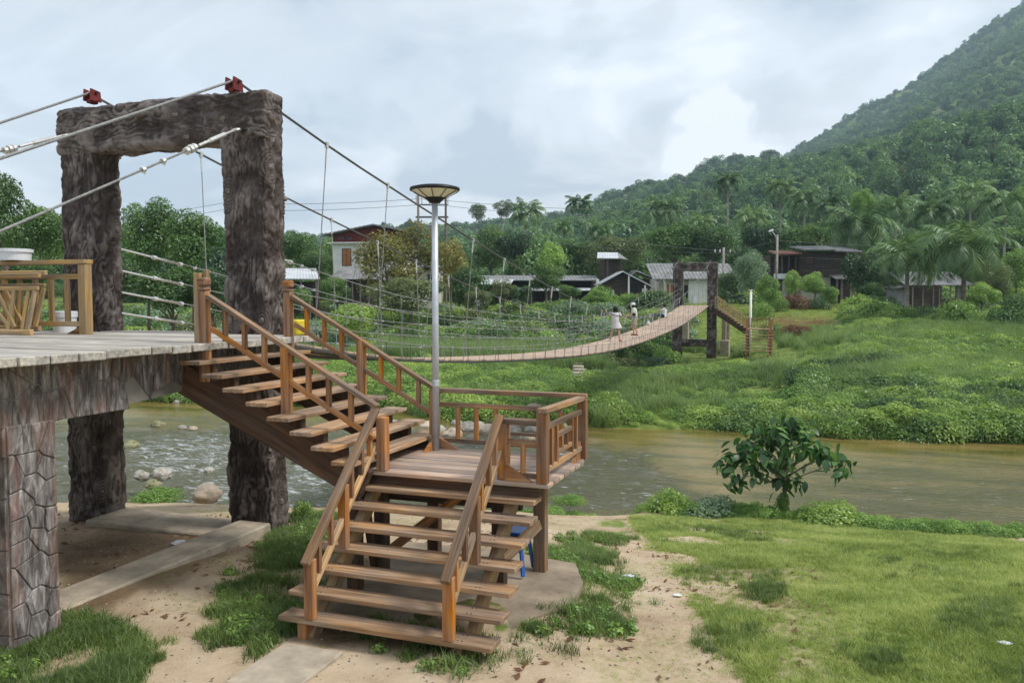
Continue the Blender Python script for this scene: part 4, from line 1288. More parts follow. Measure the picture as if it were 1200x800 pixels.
def crown_mesh(name, mat, seed, lumps=10, leaves=1500, size=0.09, rad=1.0, flat=0.85, lump_r=(0.28, 0.5), asp=0.5, dome=False, airy=0.25):
    rg = np.random.default_rng(seed)
    L_ = rg.normal(size=(lumps, 3)); L_ /= np.linalg.norm(L_, axis=1, keepdims=True)
    L_ *= (0.3 + 0.42 * rg.random(lumps))[:, None]; L_[:, 2] *= flat
    if dome: L_[:, 2] = np.abs(L_[:, 2]) * 0.8
    lr = lump_r[0] + (lump_r[1] - lump_r[0]) * rg.random(lumps)
    lt = rg.random(lumps)
    k = rg.choice(lumps, leaves, p=lr ** 2 / np.sum(lr ** 2))
    dr = rg.normal(size=(leaves, 3)); dr[:, 2] += 0.35; dr /= np.linalg.norm(dr, axis=1, keepdims=True)
    rad_ = lr[k] * (1 - airy * rg.random(leaves) ** 2 + 0.12 * rg.normal(size=leaves) * airy)
    c = (L_[k] + dr * rad_[:, None] * np.array([1, 1, 0.85])) * rad
    nr = dr + rg.normal(size=(leaves, 3)) * 0.55 + np.array([0, 0, 0.5])
    tint = np.clip(0.28 + 0.42 * lt[k] + 0.3 * rg.random(leaves), 0, 1)
    V, F, T = leaf_quads(c, nr, np.full(leaves, size * rad), asp, tint, rg, 0.4)
    return mesh_np(name, V, F, {"tint": T}, False, mat)


def blades_mesh(name, mat, seed, n, h, spread, w, bend=0.5, seg=2):
    rg = np.random.default_rng(seed)
    V, F, T = [], [], []
    for _ in range(n):
        a = rg.random() * 6.283; rr = spread * math.sqrt(rg.random())
        bx, by = rr * math.cos(a), rr * math.sin(a)
        d = rg.random() * 6.283; hh = h * (0.5 + 0.6 * rg.random()); bd = bend * hh * (0.3 + rg.random())
        pa = d + 1.57 + rg.normal() * 0.5
        px, py = math.cos(pa) * w / 2, math.sin(pa) * w / 2
        b = len(V); t = 0.2 + 0.8 * rg.random()
        for s in range(seg + 1):
            q = s / seg; wd_ = (1 - q * 0.92)
            x = bx + math.cos(d) * bd * q * q; y = by + math.sin(d) * bd * q * q; z = hh * (q - 0.25 * bend * q * q)
            V += [(x - px * wd_, y - py * wd_, z), (x + px * wd_, y + py * wd_, z)]; T += [t * (0.7 + 0.3 * q)] * 2
        for s in range(seg):
            F.append((b + 2 * s, b + 2 * s + 1, b + 2 * s + 3, b + 2 * s + 2))
    return mesh_np(name, V, F, {"tint": T}, False, mat)


def frond_mesh(name, mat, seed, L_=1.0, droop=0.9, n=32, lw=0.014, ll=0.27):
    """A feather palm leaf: arching rib, hanging leaflets on both sides; grows along +X from the origin."""
    rg = np.random.default_rng(seed)
    V, F, T = [], [], []

    def rib(s):
        a = 0.75 - droop * 1.9 * s
        return s
    pts = []
    ang = 0.85; x = z = 0
    for k in range(n + 1):
        pts.append((x, z, ang)); ds = L_ / n
        x += math.cos(ang) * ds; z += math.sin(ang) * ds
        ang -= droop * 2.1 / n * (0.5 + k / n)
    for k in range(n):
        x0, z0, a0 = pts[k]; x1, z1, _ = pts[k + 1]; w = 0.012 * L_ * (1 - 0.8 * k / n)
        b = len(V); V += [(x0, -w, z0), (x0, w, z0), (x1, w * 0.95, z1), (x1, -w * 0.95, z1)]; F.append((b, b + 1, b + 2, b + 3)); T += [0.8] * 4
        if k < 4: continue
        s = k / n
        l = ll * L_ * math.sin(math.pi * min(1, 0.18 + s * 0.86)) ** 0.6 * (0.85 + 0.3 * rg.random())
        for sd_ in (-1, 1):
            fw_ = 0.55 + rg.normal() * 0.08; dn = -(0.35 + 0.55 * rg.random())
            dx_ = math.cos(a0) * fw_; dz = math.sin(a0) * fw_ + dn * 0.8; dy_ = sd_ * (0.75 + 0.2 * rg.random())
            nn = math.sqrt(dx_ ** 2 + dy_ ** 2 + dz ** 2); dx_, dy_, dz = dx_ / nn, dy_ / nn, dz / nn
            m_ = (x0 + dx_ * l * 0.5, dy_ * l * 0.5, z0 + dz * l * 0.5 + 0.04 * l)
            e_ = (x0 + dx_ * l, dy_ * l, z0 + dz * l - 0.16 * l)
            ww = lw * L_; wx, wz = math.cos(a0) * ww, math.sin(a0) * ww
            b = len(V); t = 0.25 + 0.5 * rg.random()
            V += [(x0 - wx * 0.4, 0, z0 - wz * 0.4), (x0 + wx * 0.4, 0, z0 + wz * 0.4), (m_[0] + wx, m_[1], m_[2] + wz), (m_[0] - wx, m_[1], m_[2] - wz), e_, e_]
            F += [(b, b + 1, b + 2, b + 3), (b + 3, b + 2, b + 4, b + 5)]; T += [t] * 6
    V = np.array(V); V[:, :] = V
    # avoid exactly shared tips
    V[:, 1] += rg.normal(size=len(V)) * 1e-4
    return mesh_np(name, V, F, {"tint": T}, False, mat)


def merge(name, parts, mat):
    """parts: [(mesh, matrix)] -> one mesh keeping tint"""
    Vs, Fs, Ts = [], [], []; off = 0
    for me, M in parts:
        v = np.empty(len(me.vertices) * 3, np.float32); me.vertices.foreach_get("co", v); v = v.reshape(-1, 3)
        A = np.array(M); v = v @ A[:3, :3].T + A[:3, 3]
        f = np.empty(len(me.loops), np.int32); me.loops.foreach_get("vertex_index", f); f = f.reshape(-1, 4)
        t = np.empty(len(me.vertices), np.float32); me.attributes["tint"].data.foreach_get("value", t)
        Vs.append(v); Fs.append(f + off); Ts.append(t); off += len(v)
    return mesh_np(name, np.vstack(Vs), np.vstack(Fs), {"tint": np.concatenate(Ts)}, False, mat)


FR = [frond_mesh("frond", F_palm, 100 + k, 1.0, d) for k, d in enumerate((0.65, 0.95, 1.25, 1.5))]
FRL = [frond_mesh("frond", F_palm, 110 + k, 1.0, d, n=18, lw=0.03) for k, d in enumerate((0.7, 1.0, 1.35))]


def palm_mats(seed, n=22):
    rg = random.Random(seed); out = []
    for k in range(n):
        az = k * 2.39996 + rg.uniform(-0.2, 0.2); q = k / n
        el = 0.35 - 1.15 * q + rg.uniform(-0.12, 0.12)
        s = rg.uniform(0.85, 1.08) * (0.9 if q < 0.15 else 1)
        out.append((min(3, int(q * 4)), Matrix.Rotation(az, 4, "Z") @ Matrix.Rotation(-el, 4, "Y") @ Matrix.Scale(s, 4)))
    return out


PCR = [merge("palm_crown", [(FRL[min(2, i)], M) for i, M in palm_mats(s, 25)], F_palm) for s in (1, 2, 3)]

CR = {}
for nm, mt in (("tree", F_tree), ("dark", F_dark), ("forest", F_forest), ("bright", F_bright), ("yellow", F_yellow), ("olive", F_olive), ("pale", F_pale)):
    CR[nm] = [crown_mesh(nm + "_crown", mt, 10 + 7 * k + len(nm), 15, {"forest": 3400, "yellow": 4800, "tree": 9500, "dark": 9500, "bright": 9000}.get(nm, 6500), 0.052 if nm == "forest" else 0.038, airy=0.75 if nm == "yellow" else 0.45, lump_r=(0.25, 0.46)) for k in range(3 if nm in ("tree", "dark", "forest") else 2)]
BUSH = {nm: [crown_mesh(nm + "_bush", mt, 50 + 3 * k, 9, 3200, 0.046, flat=0.7, dome=True, airy=0.4, lump_r=(0.3, 0.5)) for k in range(2)]
        for nm, mt in (("tree", F_tree), ("dark", F_dark), ("bright", F_bright), ("olive", F_olive), ("pale", F_pale), ("rust", F_rust), ("bank", F_bank))}
FAR = [crown_mesh("far_crown", F_forest, 300 + k, 7, 620, 0.095, airy=0.3, asp=0.6, lump_r=(0.3, 0.5)) for k in range(4)]
TUFT = [blades_mesh("blades", F_lawn, 400 + k, 16, 0.06, 0.07, 0.006, 0.8, 1) for k in range(4)]
CLUMP = [blades_mesh("blades", F_clump, 410 + k, 26, 0.17, 0.1, 0.009, 0.7, 2) for k in range(3)]
REED = [blades_mesh("blades", F_reed, 420 + k, 42, 1.0, 0.3, 0.028, 0.7, 3) for k in range(3)]
REEDL = [blades_mesh("blades", F_bank, 430 + k, 40, 0.6, 0.3, 0.03, 0.8, 2) for k in range(3)]


def scatter(name, label, cat, meshes, pts, scl, rg, group=None, tilt=0.15):
    pts = np.asarray(pts, np.float32); n = len(pts)
    me = bpy.data.meshes.new(name)
    me.vertices.add(n); me.vertices.foreach_set("co", pts.ravel())
    rot = np.stack([rg.normal(size=n) * tilt, rg.normal(size=n) * tilt, rg.random(n) * 6.283], 1).astype(np.float32)
    a = me.attributes.new("rot", "FLOAT_VECTOR", "POINT"); a.data.foreach_set("vector", rot.ravel())
    a = me.attributes.new("scl", "FLOAT_VECTOR", "POINT"); a.data.foreach_set("vector", np.asarray(scl, np.float32).ravel())
    a = me.attributes.new("pick", "INT", "POINT"); a.data.foreach_set("value", rg.integers(0, len(meshes), n).astype(np.int32))
    o = link(name, me)
    g = bpy.data.node_groups.new(name, "GeometryNodeTree")
    g.interface.new_socket("Geometry", in_out="INPUT", socket_type="NodeSocketGeometry")
    g.interface.new_socket("Geometry", in_out="OUTPUT", socket_type="NodeSocketGeometry")
    gi = g.nodes.new("NodeGroupInput"); go = g.nodes.new("NodeGroupOutput")
    m2p = g.nodes.new("GeometryNodeMeshToPoints"); iop = g.nodes.new("GeometryNodeInstanceOnPoints")
    g.links.new(gi.outputs[0], m2p.inputs[0]); g.links.new(m2p.outputs[0], iop.inputs["Points"])
    jn = g.nodes.new("GeometryNodeJoinGeometry")
    for mm in meshes:
        src = bpy.data.objects.new(mm.name + "_source", mm)
        oi = g.nodes.new("GeometryNodeObjectInfo"); oi.inputs["Object"].default_value = src; oi.inputs["As Instance"].default_value = True
        g.links.new(oi.outputs["Geometry"], jn.inputs[0])
    g.links.new(jn.outputs[0], iop.inputs["Instance"])
    iop.inputs["Pick Instance"].default_value = True
    for nm, typ, sock in (("pick", "INT", "Instance Index"), ("rot", "FLOAT_VECTOR", "Rotation"), ("scl", "FLOAT_VECTOR", "Scale")):
        na = g.nodes.new("GeometryNodeInputNamedAttribute"); na.data_type = typ; na.inputs["Name"].default_value = nm
        g.links.new(na.outputs[0], iop.inputs[sock])
    g.links.new(iop.outputs[0], go.inputs[0])
    md = o.modifiers.new("scatter", "NODES"); md.node_group = g
    tag(o, label, cat, group, "stuff")
    return o


def area(n, u0, u1, d0, d1, rg, dens=1.0):
    """n points spread over the wedge of ground between two bearings and two distances; dens > 1 favours the near side"""
    t0, t1 = (u0 - 600) / 960, (u1 - 600) / 960
    s = rg.random(n) ** dens
    d = np.sqrt(d0 * d0 + s * (d1 * d1 - d0 * d0))
    t = t0 + (t1 - t0) * rg.random(n)
    rt = d * t
    X = rt * cY - d * sY; Y = rt * sY + d * cY
    return X, Y, d


RG = np.random.default_rng(2024)
# lawn and thin grass on this side of the river
X, Y, d = area(230000, -140, 1320, 5.2, 17.5, RG, 1.35)
Z = hgt(X, Y)
g, lush, lawn = gmask(X, Y, Z)
onslab = ((X < -6.85) & (X > -10.6) & (Y > 5) & (Y < 9.9)) | ((X > -4.42) & (X < -3.72) & (Y > 5.1) & (Y < 6.05)) | ((X > -4.7) & (X < -2.45) & (Y > 6.75) & (Y < 9.2))
keep = (RG.random(len(X)) < np.clip(lawn * 0.9 + g * 0.14 * (fbm(X * 3, Y * 3, 0, 2, 33) > 0.5), 0, 1)) & ~onslab & (lush < 0.8)
kx, ky, kz = X[keep], Y[keep], Z[keep]
hh = (0.55 + 0.55 * fbm(kx * 0.7, ky * 0.7, 0, 3, 12) + 0.5 * RG.random(keep.sum())) * (0.6 + 0.5 * lawn[keep])
scatter("lawn_grass", "short yellowish green grass covering the riverside lawn on the right", "grass", TUFT, np.stack([kx, ky, kz], 1), np.stack([hh * 0.9, hh * 0.9, hh * 0.8], 1), RG)
X, Y, d = area(150000, -140, 800, 5.2, 13.5, RG)
Z = hgt(X, Y)
g, lush, lawn = gmask(X, Y, Z)
onslab = ((X < -6.85) & (X > -10.6) & (Y > 5) & (Y < 9.9)) | ((X > -4.42) & (X < -3.72) & (Y > 5.1) & (Y < 6.05)) | ((X > -4.7) & (X < -2.45) & (Y > 6.75) & (Y < 9.1))
keep = (RG.random(len(X)) < lush * 0.6 * (0.35 + fbm(X * 2.5, Y * 2.5, 0, 3, 14))) & ~onslab
kx, ky, kz = X[keep], Y[keep], Z[keep]
hh = 0.35 + 0.85 * fbm(kx * 1.6, ky * 1.6, 0, 3, 18) ** 1.5 + 0.4 * RG.random(keep.sum())
scatter("grass_clumps", "dark green grass growing in patches around the stairs and the stone column", "grass", CLUMP, np.stack([kx, ky, kz], 1), np.stack([hh, hh, hh * 0.75], 1), RG)
WEED = [crown_mesh("weed", F_bright, 440 + k, 5, 90, 0.13, flat=0.5, dome=True, airy=0.5, asp=0.6) for k in range(3)]
keep2 = keep & (RG.random(len(X)) < 0.10) & (fbm(X * 1.1, Y * 1.1, 0, 2, 77) > 0.45)
kx, ky, kz = X[keep2], Y[keep2], Z[keep2]; hh = 0.07 + 0.1 * RG.random(keep2.sum())
scatter("broadleaf_weeds", "small broad leaved weeds mixed into the grass patches near the stairs", "weeds", WEED, np.stack([kx, ky, kz + 0.02], 1), np.stack([hh, hh, hh], 1), RG)
# taller clumps on the lawn
X, Y, d = area(60000, 780, 1300, 5.2, 16, RG); Z = hgt(X, Y); u, v, f = proj(X, Y, Z)
tf = soft(u, v, TUFTS, 8); tall = np.clip((fbm(X * 0.9, Y * 0.9, 0, 3, 51) - 0.6) * 6, 0, 1)
keep = RG.random(len(X)) < np.clip(tf * 0.35 + tall * 0.12, 0, 1)
kx, ky, kz = X[keep], Y[keep], Z[keep]; hh = 0.4 + 0.35 * RG.random(keep.sum())
scatter("lawn_tufts", "longer darker tufts standing in the riverside lawn", "grass", CLUMP, np.stack([kx, ky, kz], 1), np.stack([hh, hh, hh], 1), RG)
X, Y, d = area(2600, 690, 737, 9.0, 10.8, RG); Z = hgt(X, Y); u, v, f = proj(X, Y, Z)
keep = ((u - 714) ** 2 / 20 ** 2 + (v - 622) ** 2 / 9 ** 2) < 1
kx, ky, kz = X[keep], Y[keep], Z[keep]; hh = 0.8 + 0.6 * RG.random(keep.sum())
scatter("grass_tussock", "single thick grass tussock on the sandy path beyond the landing", "grass", CLUMP, np.stack([kx, ky, kz], 1), np.stack([hh, hh, hh], 1), RG)
# fringe of weeds along the near waterline
X, Y, d = area(20000, 560, 1330, 15.0, 19.5, RG); Z = hgt(X, Y)
ok = (Z > WZ + 0.02) & (Z < WZ + 0.5) & (RG.random(len(X)) < np.clip((fbm(X * 0.5, Y * 0.5, 0, 3, 8) - 0.3) * 1.2, 0.03, 1) * 0.6)
kx, ky, kz = X[ok], Y[ok], Z[ok]; hh = 0.2 + 0.25 * RG.random(ok.sum())
scatter("waterline_weeds", "weeds and grass fringing the near water edge beyond the lawn", "weeds", REEDL + BUSH["bright"], np.stack([kx, ky, kz], 1), np.stack([hh, hh, hh], 1), RG)
# far bank: dense grass, reeds and leafy growth
X, Y, d = area(52000, 150, 1330, 28.5, 66, RG, 1.25); Z = hgt(X, Y); u, v, f = proj(X, Y, Z)
tb_ = (u < 800) & (d > 57)
foot = tb_ | ((u > 661) & (u < 693) & (d > 34)) | ((X > -10.8) & (X < -5.4) & (Y > 59.5) & (Y < 64)) | (inpoly(u, v, [(845, 385), (905, 385), (915, 412), (845, 412)]))
ok = (Z > WZ + 0.03) & ~foot
nz = fbm(X * 0.22, Y * 0.22, 0, 4, 31)
tallz = np.clip((nz - 0.42) * 5, 0, 1); right = np.clip((u - 930) / 120, 0, 1)
ok &= RG.random(len(X)) < (0.55 + 0.45 * tallz)
kx, ky, kz = X[ok], Y[ok], Z[ok]; hh = (0.55 + 0.5 * RG.random(ok.sum())) * (0.4 + 0.5 * tallz[ok] + 0.3 * right[ok]) * np.where((u[ok] > 660) & (u[ok] < 950) & (d[ok] > 40), 0.5, 1) * np.clip((kz - WZ) * 1.2 + 0.35, 0.35, 1)
scatter("riverbank_grass", "dense green grass covering the far river bank", "grass", REEDL, np.stack([kx, ky, kz], 1), np.stack([hh, hh, hh], 1), RG)
sel = (tallz[ok] * 0.2 + right[ok] * 0.22) > RG.random(ok.sum())
k2 = np.stack([kx, ky, kz], 1)[sel]; hh = 0.6 + 0.5 * RG.random(sel.sum())
scatter("riverbank_reeds", "tall pale green blades standing among the growth on the far bank", "reeds", REED, k2, np.stack([hh, hh, hh], 1), RG)
X, Y, d = area(9500, 150, 1330, 29, 62, RG, 1.3); Z = hgt(X, Y); u, v, f = proj(X, Y, Z)
foot = ((X > -11.5) & (X < -4.6) & (Y > 58) & (Y < 66)) | inpoly(u, v, [(700, 395), (960, 385), (965, 430), (700, 440)]) | ((u > 660) & (u < 694) & (d > 36))
nz = fbm(X * 0.16, Y * 0.16, 0, 4, 131)
ok = (Z > WZ + 0.1) & ~foot & (nz > 0.40)
kx, ky, kz = X[ok], Y[ok], Z[ok]; hh = (0.45 + 0.75 * RG.random(ok.sum()) ** 1.5) * (0.75 + 0.5 * (nz[ok] > 0.52))
scatter("riverbank_bushes", "low leafy bushes massed along the far river bank", "bushes", BUSH["bank"] + BUSH["tree"][:1] + BUSH["bright"][:1], np.stack([kx, ky, kz - 0.1], 1), np.stack([hh, hh, hh * 0.9], 1), RG)
X, Y, d = area(1300, 150, 1330, 32, 60, RG, 1.2); Z = hgt(X, Y); u, v, f = proj(X, Y, Z)
ok = (Z > WZ + 0.4) & ((u > 930) | (u < 660)) & (d < 46) & (fbm(X * 0.13, Y * 0.13, 0, 3, 231) > 0.56)
kx, ky, kz = X[ok], Y[ok], Z[ok]; hh = 0.8 + 0.8 * RG.random(ok.sum())
scatter("riverbank_shrubs", "taller darker shrubs standing out of the growth on the far bank", "bushes", BUSH["dark"] + BUSH["tree"] + BUSH["bank"][:1], np.stack([kx, ky, kz - 0.1], 1), np.stack([hh, hh, hh], 1), RG)
# thicket behind the bridge
X, Y, d = area(5200, -60, 790, 58, 94, RG); Z = hgt(X, Y); u, v, f = proj(X, Y, Z)
ok = (RG.random(len(X)) < 0.62)
kx, ky, kz = X[ok], Y[ok], Z[ok]; hh = (0.9 + 2.1 * RG.random(ok.sum()) ** 2.0) * (1 - 0.35 * (d[ok] > 82)) * (0.6 + 0.4 * (d[ok] > 64))
scatter("thicket", "mixed dense bushes and undergrowth behind the footbridge, in front of the huts", "bushes", BUSH["bank"] + BUSH["olive"] + BUSH["dark"] + BUSH["bright"] + BUSH["pale"] + BUSH["tree"], np.stack([kx, ky, kz - 0.2], 1), np.stack([hh, hh, hh * 1.05], 1), RG)
X, Y, d = area(1500, 440, 700, 54, 63, RG); Z = hgt(X, Y)
hh = 0.8 + 0.9 * RG.random(len(X))
scatter("tall_grass", "tall pale seeding grass in front of the thicket behind the footbridge", "grass", REED, np.stack([X, Y, Z], 1)[fbm(X * .12, Y * .12, 0, 3, 66) > 0.47], np.stack([hh, hh, hh], 1)[fbm(X * .12, Y * .12, 0, 3, 66) > 0.47], RG)
# meadow strip and bushy bank before the right hand houses
X, Y, d = area(16000, 800, 1330, 64, 100, RG); Z = hgt(X, Y)
hh = 0.25 + 0.3 * RG.random(len(X))
scatter("meadow_grass", "bright short grass strip in front of the houses on the right", "grass", TUFT, np.stack([X, Y, Z], 1), np.stack([hh * 9, hh * 9, hh * 6], 1), RG)

X, Y, d = area(4200, 840, 1330, 70, 112, RG); Z = hgt(X, Y); u, v, f = proj(X, Y, Z)
clear = ((u > 900) & (u < 1005) & (d < 97)) | ((u > 1040) & (u < 1140) & (d < 84)) | ((u < 915) & (d < 84)) | (d < 73) & (u < 985)
ok = ~clear & (fbm(X * .1, Y * .1, 0, 3, 99) > 0.36)
kx, ky, kz = X[ok], Y[ok], Z[ok]; hh = 0.9 + 1.5 * RG.random(ok.sum()) ** 1.5
scatter("village_shrubs", "mixed shrubs growing around and behind the right hand houses", "bushes", BUSH["bank"] + BUSH["tree"] + BUSH["dark"] + BUSH["bright"][:1] + BUSH["olive"][:1], np.stack([kx, ky, kz - 0.2], 1), np.stack([hh, hh, hh * 1.1], 1), RG)
X, Y, d = area(900, 985, 1330, 56, 71, RG); Z = hgt(X, Y); ok = fbm(X * .15, Y * .15, 0, 3, 98) > 0.44
kx, ky, kz = X[ok], Y[ok], Z[ok]; hh = 0.7 + 0.9 * RG.random(ok.sum()) ** 1.5
scatter("bank_top_shrubs", "leafy shrubs along the top of the far bank on the right", "bushes", BUSH["bank"] + BUSH["tree"] + BUSH["dark"][:1], np.stack([kx, ky, kz - 0.2], 1), np.stack([hh, hh, hh * 0.9], 1), RG)

# wooded slopes
def forest(name, label, u0, u1, d0, d1, n, meshes, r0, r1, seed, thin=0.0):
    rg = np.random.default_rng(seed)
    X, Y, d = area(n, u0, u1, d0, d1, rg); Z = hgt(X, Y)
    r = (r0 * 0.75 + (r1 * 1.25 - r0 * 0.75) * rg.random(n) ** 2.6)
    ok = fbm(X / 25, Y / 25, 0, 3, seed) > thin
    if d0 > 300:
        u, v, f = proj(X, Y, Z)
        rockz = inpoly(u, v, ROCKZ[0]) | inpoly(u, v, ROCKZ[1]) | inpoly(u, v, ROCKZ[2])
        ok &= ~(rockz & (fbm(X / 12, Y / 12, 0, 3, 5) > 0.6))
    X, Y, Z, r = X[ok], Y[ok], Z[ok], r[ok]
    hs = 0.8 + 0.75 * rg.random(len(X)) ** 2
    return scatter(name, label, "forest", meshes, np.stack([X, Y, Z + r * 0.55], 1), np.stack([r, r, r * hs], 1), rg, tilt=0.1)


forest("wooded_flat", "mass of green trees on the flat ground beyond the village", -200, 1330, 112, 215, 1500, CR["forest"] + CR["tree"][:1], 2.6, 4.6, 5)
forest("wooded_foothill", "wooded lower hillside rising behind the village", -200, 1330, 205, 470, 7500, FAR[:2] + CR["forest"][:2], 3.0, 6.0, 6)
forest("wooded_mountain", "forest covering the far mountain slopes", 250, 1330, 460, 1500, 38000, FAR, 3.0, 5.6, 7)
forest("wooded_far_hill", "forest on the low distant hills at the left", -250, 620, 460, 1100, 10000, FAR, 3.0, 5.5, 8)

# ------------------------------------------------------------------ single trees
def trunk_mb(h, r, limbs, rg, crown_r):
    m = MB()
    pts = [(0, 0, -0.3)]; x = y = 0
    for k in range(1, 6):
        x += rg.uniform(-0.04, 0.04) * h; y += rg.uniform(-0.04, 0.04) * h; pts.append((x, y, h * k / 5))
    m.tube(pts, [r * (1.15 - 0.16 * k) for k in range(6)], 8)
    for k in range(limbs):
        a = rg.random() * 6.28; z0 = h * rg.uniform(0.55, 0.95); b = Vector((x * z0 / h, y * z0 / h, z0))
        e = b + Vector((math.cos(a), math.sin(a), rg.uniform(0.3, 0.8))) * crown_r * rg.uniform(0.5, 0.8)
        mid = (b + e) / 2 + Vector((0, 0, crown_r * 0.08))
        m.tube([b, mid, e], [r * 0.5, r * 0.34, r * 0.12], 6)
    return m


TRK = [trunk_mb(1.0, 0.045, 7, random.Random(s), 0.38).mesh("trunk", M_trunk, True) for s in (1, 2, 3)]
TRKP = [trunk_mb(1.0, 0.03, 6, random.Random(s), 0.4).mesh("trunk", M_trunkpale, True) for s in (4, 5)]
tcount = [0]


def tree(name, label, u, v, d, rw, rh, kind, group=None, pale=False, cat="tree"):
    """crown centred at bearing u, height v at distance d, half width rw and half height rh in photo pixels"""
    tcount[0] += 1; k = tcount[0]
    c = P(u, v, d); z0 = gz(c.x, c.y)
    W, H = rw * d / 960, rh * d / 960
    t = thing(name, label, cat, (c.x, c.y, z0), R.random() * 6.28, group)
    cm = CR.get(kind) or CR["tree"]
    cr_ = link("crown", cm[k % len(cm)], t, (0, 0, c.z - z0)); cr_.scale = (W * 1.12, W * 1.12, H * 1.25); cr_.rotation_euler = (0, 0, R.random() * 6.28)
    hs = max(0.5, c.z - z0 - H * 0.15)
    tr = link("trunk", (TRKP if pale else TRK)[k % 2], t); tr.scale = (W * 1.3, W * 1.3, hs)
    if pale: tr.scale = (hs * 0.6, hs * 0.6, hs)
    return t


def bush(label, u, v, d, rw, rh, kind, name="bush", cat="bush", group=None):
    tcount[0] += 1; k = tcount[0]
    c = P(u, v, d); z0 = gz(c.x, c.y)
    W, H = rw * d / 960, rh * d / 960
    me = BUSH[kind][k % len(BUSH[kind])]
    o = link(name, me, None, (c.x, c.y, max(z0, c.z - H) - 0.05 * H)); o.scale = (W * 1.15, W * 1.15, H * 2.1); o.rotation_euler = (0, 0, R.random() * 6.28)
    return tag(o, label, cat, group)


def palm(label, u, v, d, rp, big=False, lean=0.0, dark=False, group=None):
    tcount[0] += 1; k = tcount[0]
    c = P(u, v, d)
    bx = c.x + lean * d / 960; z0 = gz(bx, c.y); h = c.z - z0
    t = thing("palm_tree", label, "palm tree", (bx, c.y, z0), 0, group)
    S = rp * d / 960 * 1.18
    dx_ = c.x - bx
    m = MB(); q = [(dx_ * (s ** 1.6), 0.25 * math.sin(s * 3 + k), -0.3 + (h + 0.3) * s) for s in (0, 0.2, 0.4, 0.6, 0.8, 1.0)]
    tr = 0.19 if big else 0.17
    m.tube(q, [tr * 1.4, tr, tr * 0.9, tr * 0.85, tr * 0.8, tr * 1.1], 8); m.build("trunk", M_trunkpale if not dark else M_trunk, t, smooth=True)
    top = Vector(q[-1])
    if big:
        for i, M in palm_mats(k, 30):
            o = link("frond", FR[i], t); o.matrix_local = Matrix.Translation(top) @ M @ Matrix.Scale(S, 4)
    else:
        o = link("crown", PCR[k % 3], t); o.location = top; o.scale = (S, S, S); o.rotation_euler = (0, 0, R.random() * 6.28)
    m = MB()
    for a in range(7):
        an = a * 0.9; m.lathe([(0.05, -0.13), (0.12, -0.05), (0.12, 0.05), (0.04, 0.13)], 6, Matrix.Translation(top + Vector((math.cos(an) * 0.28, math.sin(an) * 0.28, -0.25 - 0.1 * (a % 2)))))
    cn = m.build("coconuts", M_trunk, t); cn["kind"] = "stuff"
    return t


palm("lone palm rising against the sky above the long low shed", 617, 250, 150, 27)
palm("tall thin leaning palm on the skyline, right of the lone palm", 680, 240, 165, 20, lean=22)
palm("short palm half hidden below the leaning skyline palm, on its left", 661, 268, 135, 17)
palm("spreading palm at the foot of the leaning skyline palm, on its right", 702, 272, 130, 22, dark=True)
palm("palm with drooping yellowish fronds above the gable hut", 777, 248, 150, 32)
palm("tallest slim palm behind the far bridge tower, with long bare pale trunk", 853, 213, 140, 22)
palm("spiky low palm right of the tallest slim palm", 880, 257, 125, 26)
palm("left one of the twin tall palms above the street light", 915, 222, 142, 24)
palm("right one of the twin tall palms above the street light", 943, 234, 138, 26)
palm("palm crown between the twin palms and the big dark palm", 972, 242, 130, 24)
palm("big dark shaggy palm right behind the two storey wooden house", 1008, 268, 92, 50, big=True, dark=True)
palm("large arching palm in front of the tiled shed, left of the two", 1064, 305, 66, 50, big=True)
palm("largest arching palm right beside the tiled shed, with dark trunk", 1131, 292, 62, 58, big=True, dark=True)
palm("feathery palm above the roof of the tiled shed", 1092, 250, 112, 34)
palm("palm at the right edge with pale hanging fronds", 1178, 240, 105, 40)
palm("small palm between the big dark palm and the feathery palm", 1050, 243, 125, 28)
palm("palm high on the right slope behind the largest arching palm", 1138, 228, 130, 30)
palm("low palm behind the low shed beside the yellow tree", 560, 300, 118, 18)
palm("half hidden palm left of the tallest slim palm", 822, 262, 130, 20)

# trees at the left, seen through and beside the near tower
tree("broadleaf_tree", "dark tall tree at the left edge beside the near tower", 2, 250, 42, 40, 48, "dark")
tree("broadleaf_tree", "dark green tree behind the deck railing at far left", 44, 278, 50, 36, 36, "tree")
tree("broadleaf_tree", "light green tree just left of the near tower", 92, 282, 54, 34, 36, "bright")
tree("broadleaf_tree", "bright topped tree framed in the near tower opening, on the left", 172, 278, 50, 36, 44, "tree")
tree("broadleaf_tree", "rounded tree framed in the near tower opening, on the right", 226, 288, 48, 42, 40, "tree")
tree("broadleaf_tree", "dark low tree in the tower opening behind the white side cables", 200, 338, 46, 46, 34, "dark")
tree("broadleaf_tree", "shadowy tree at the foot of the tower opening, near the right leg", 250, 345, 45, 26, 30, "dark")
tree("broadleaf_tree", "low dark tree behind the left leg of the near tower", 130, 335, 46, 40, 36, "dark")
tree("broadleaf_tree", "low tree at far left above the railing", 20, 320, 46, 40, 24, "tree")
tree("broadleaf_tree", "green tree between the right tower leg and the maroon house", 352, 293, 88, 26, 22, "tree")
tree("broadleaf_tree", "dark tree beside the low hut right of the near tower", 372, 312, 86, 20, 18, "dark")
tree("broadleaf_tree", "small bright tree above the low hut", 340, 292, 96, 18, 12, "bright")
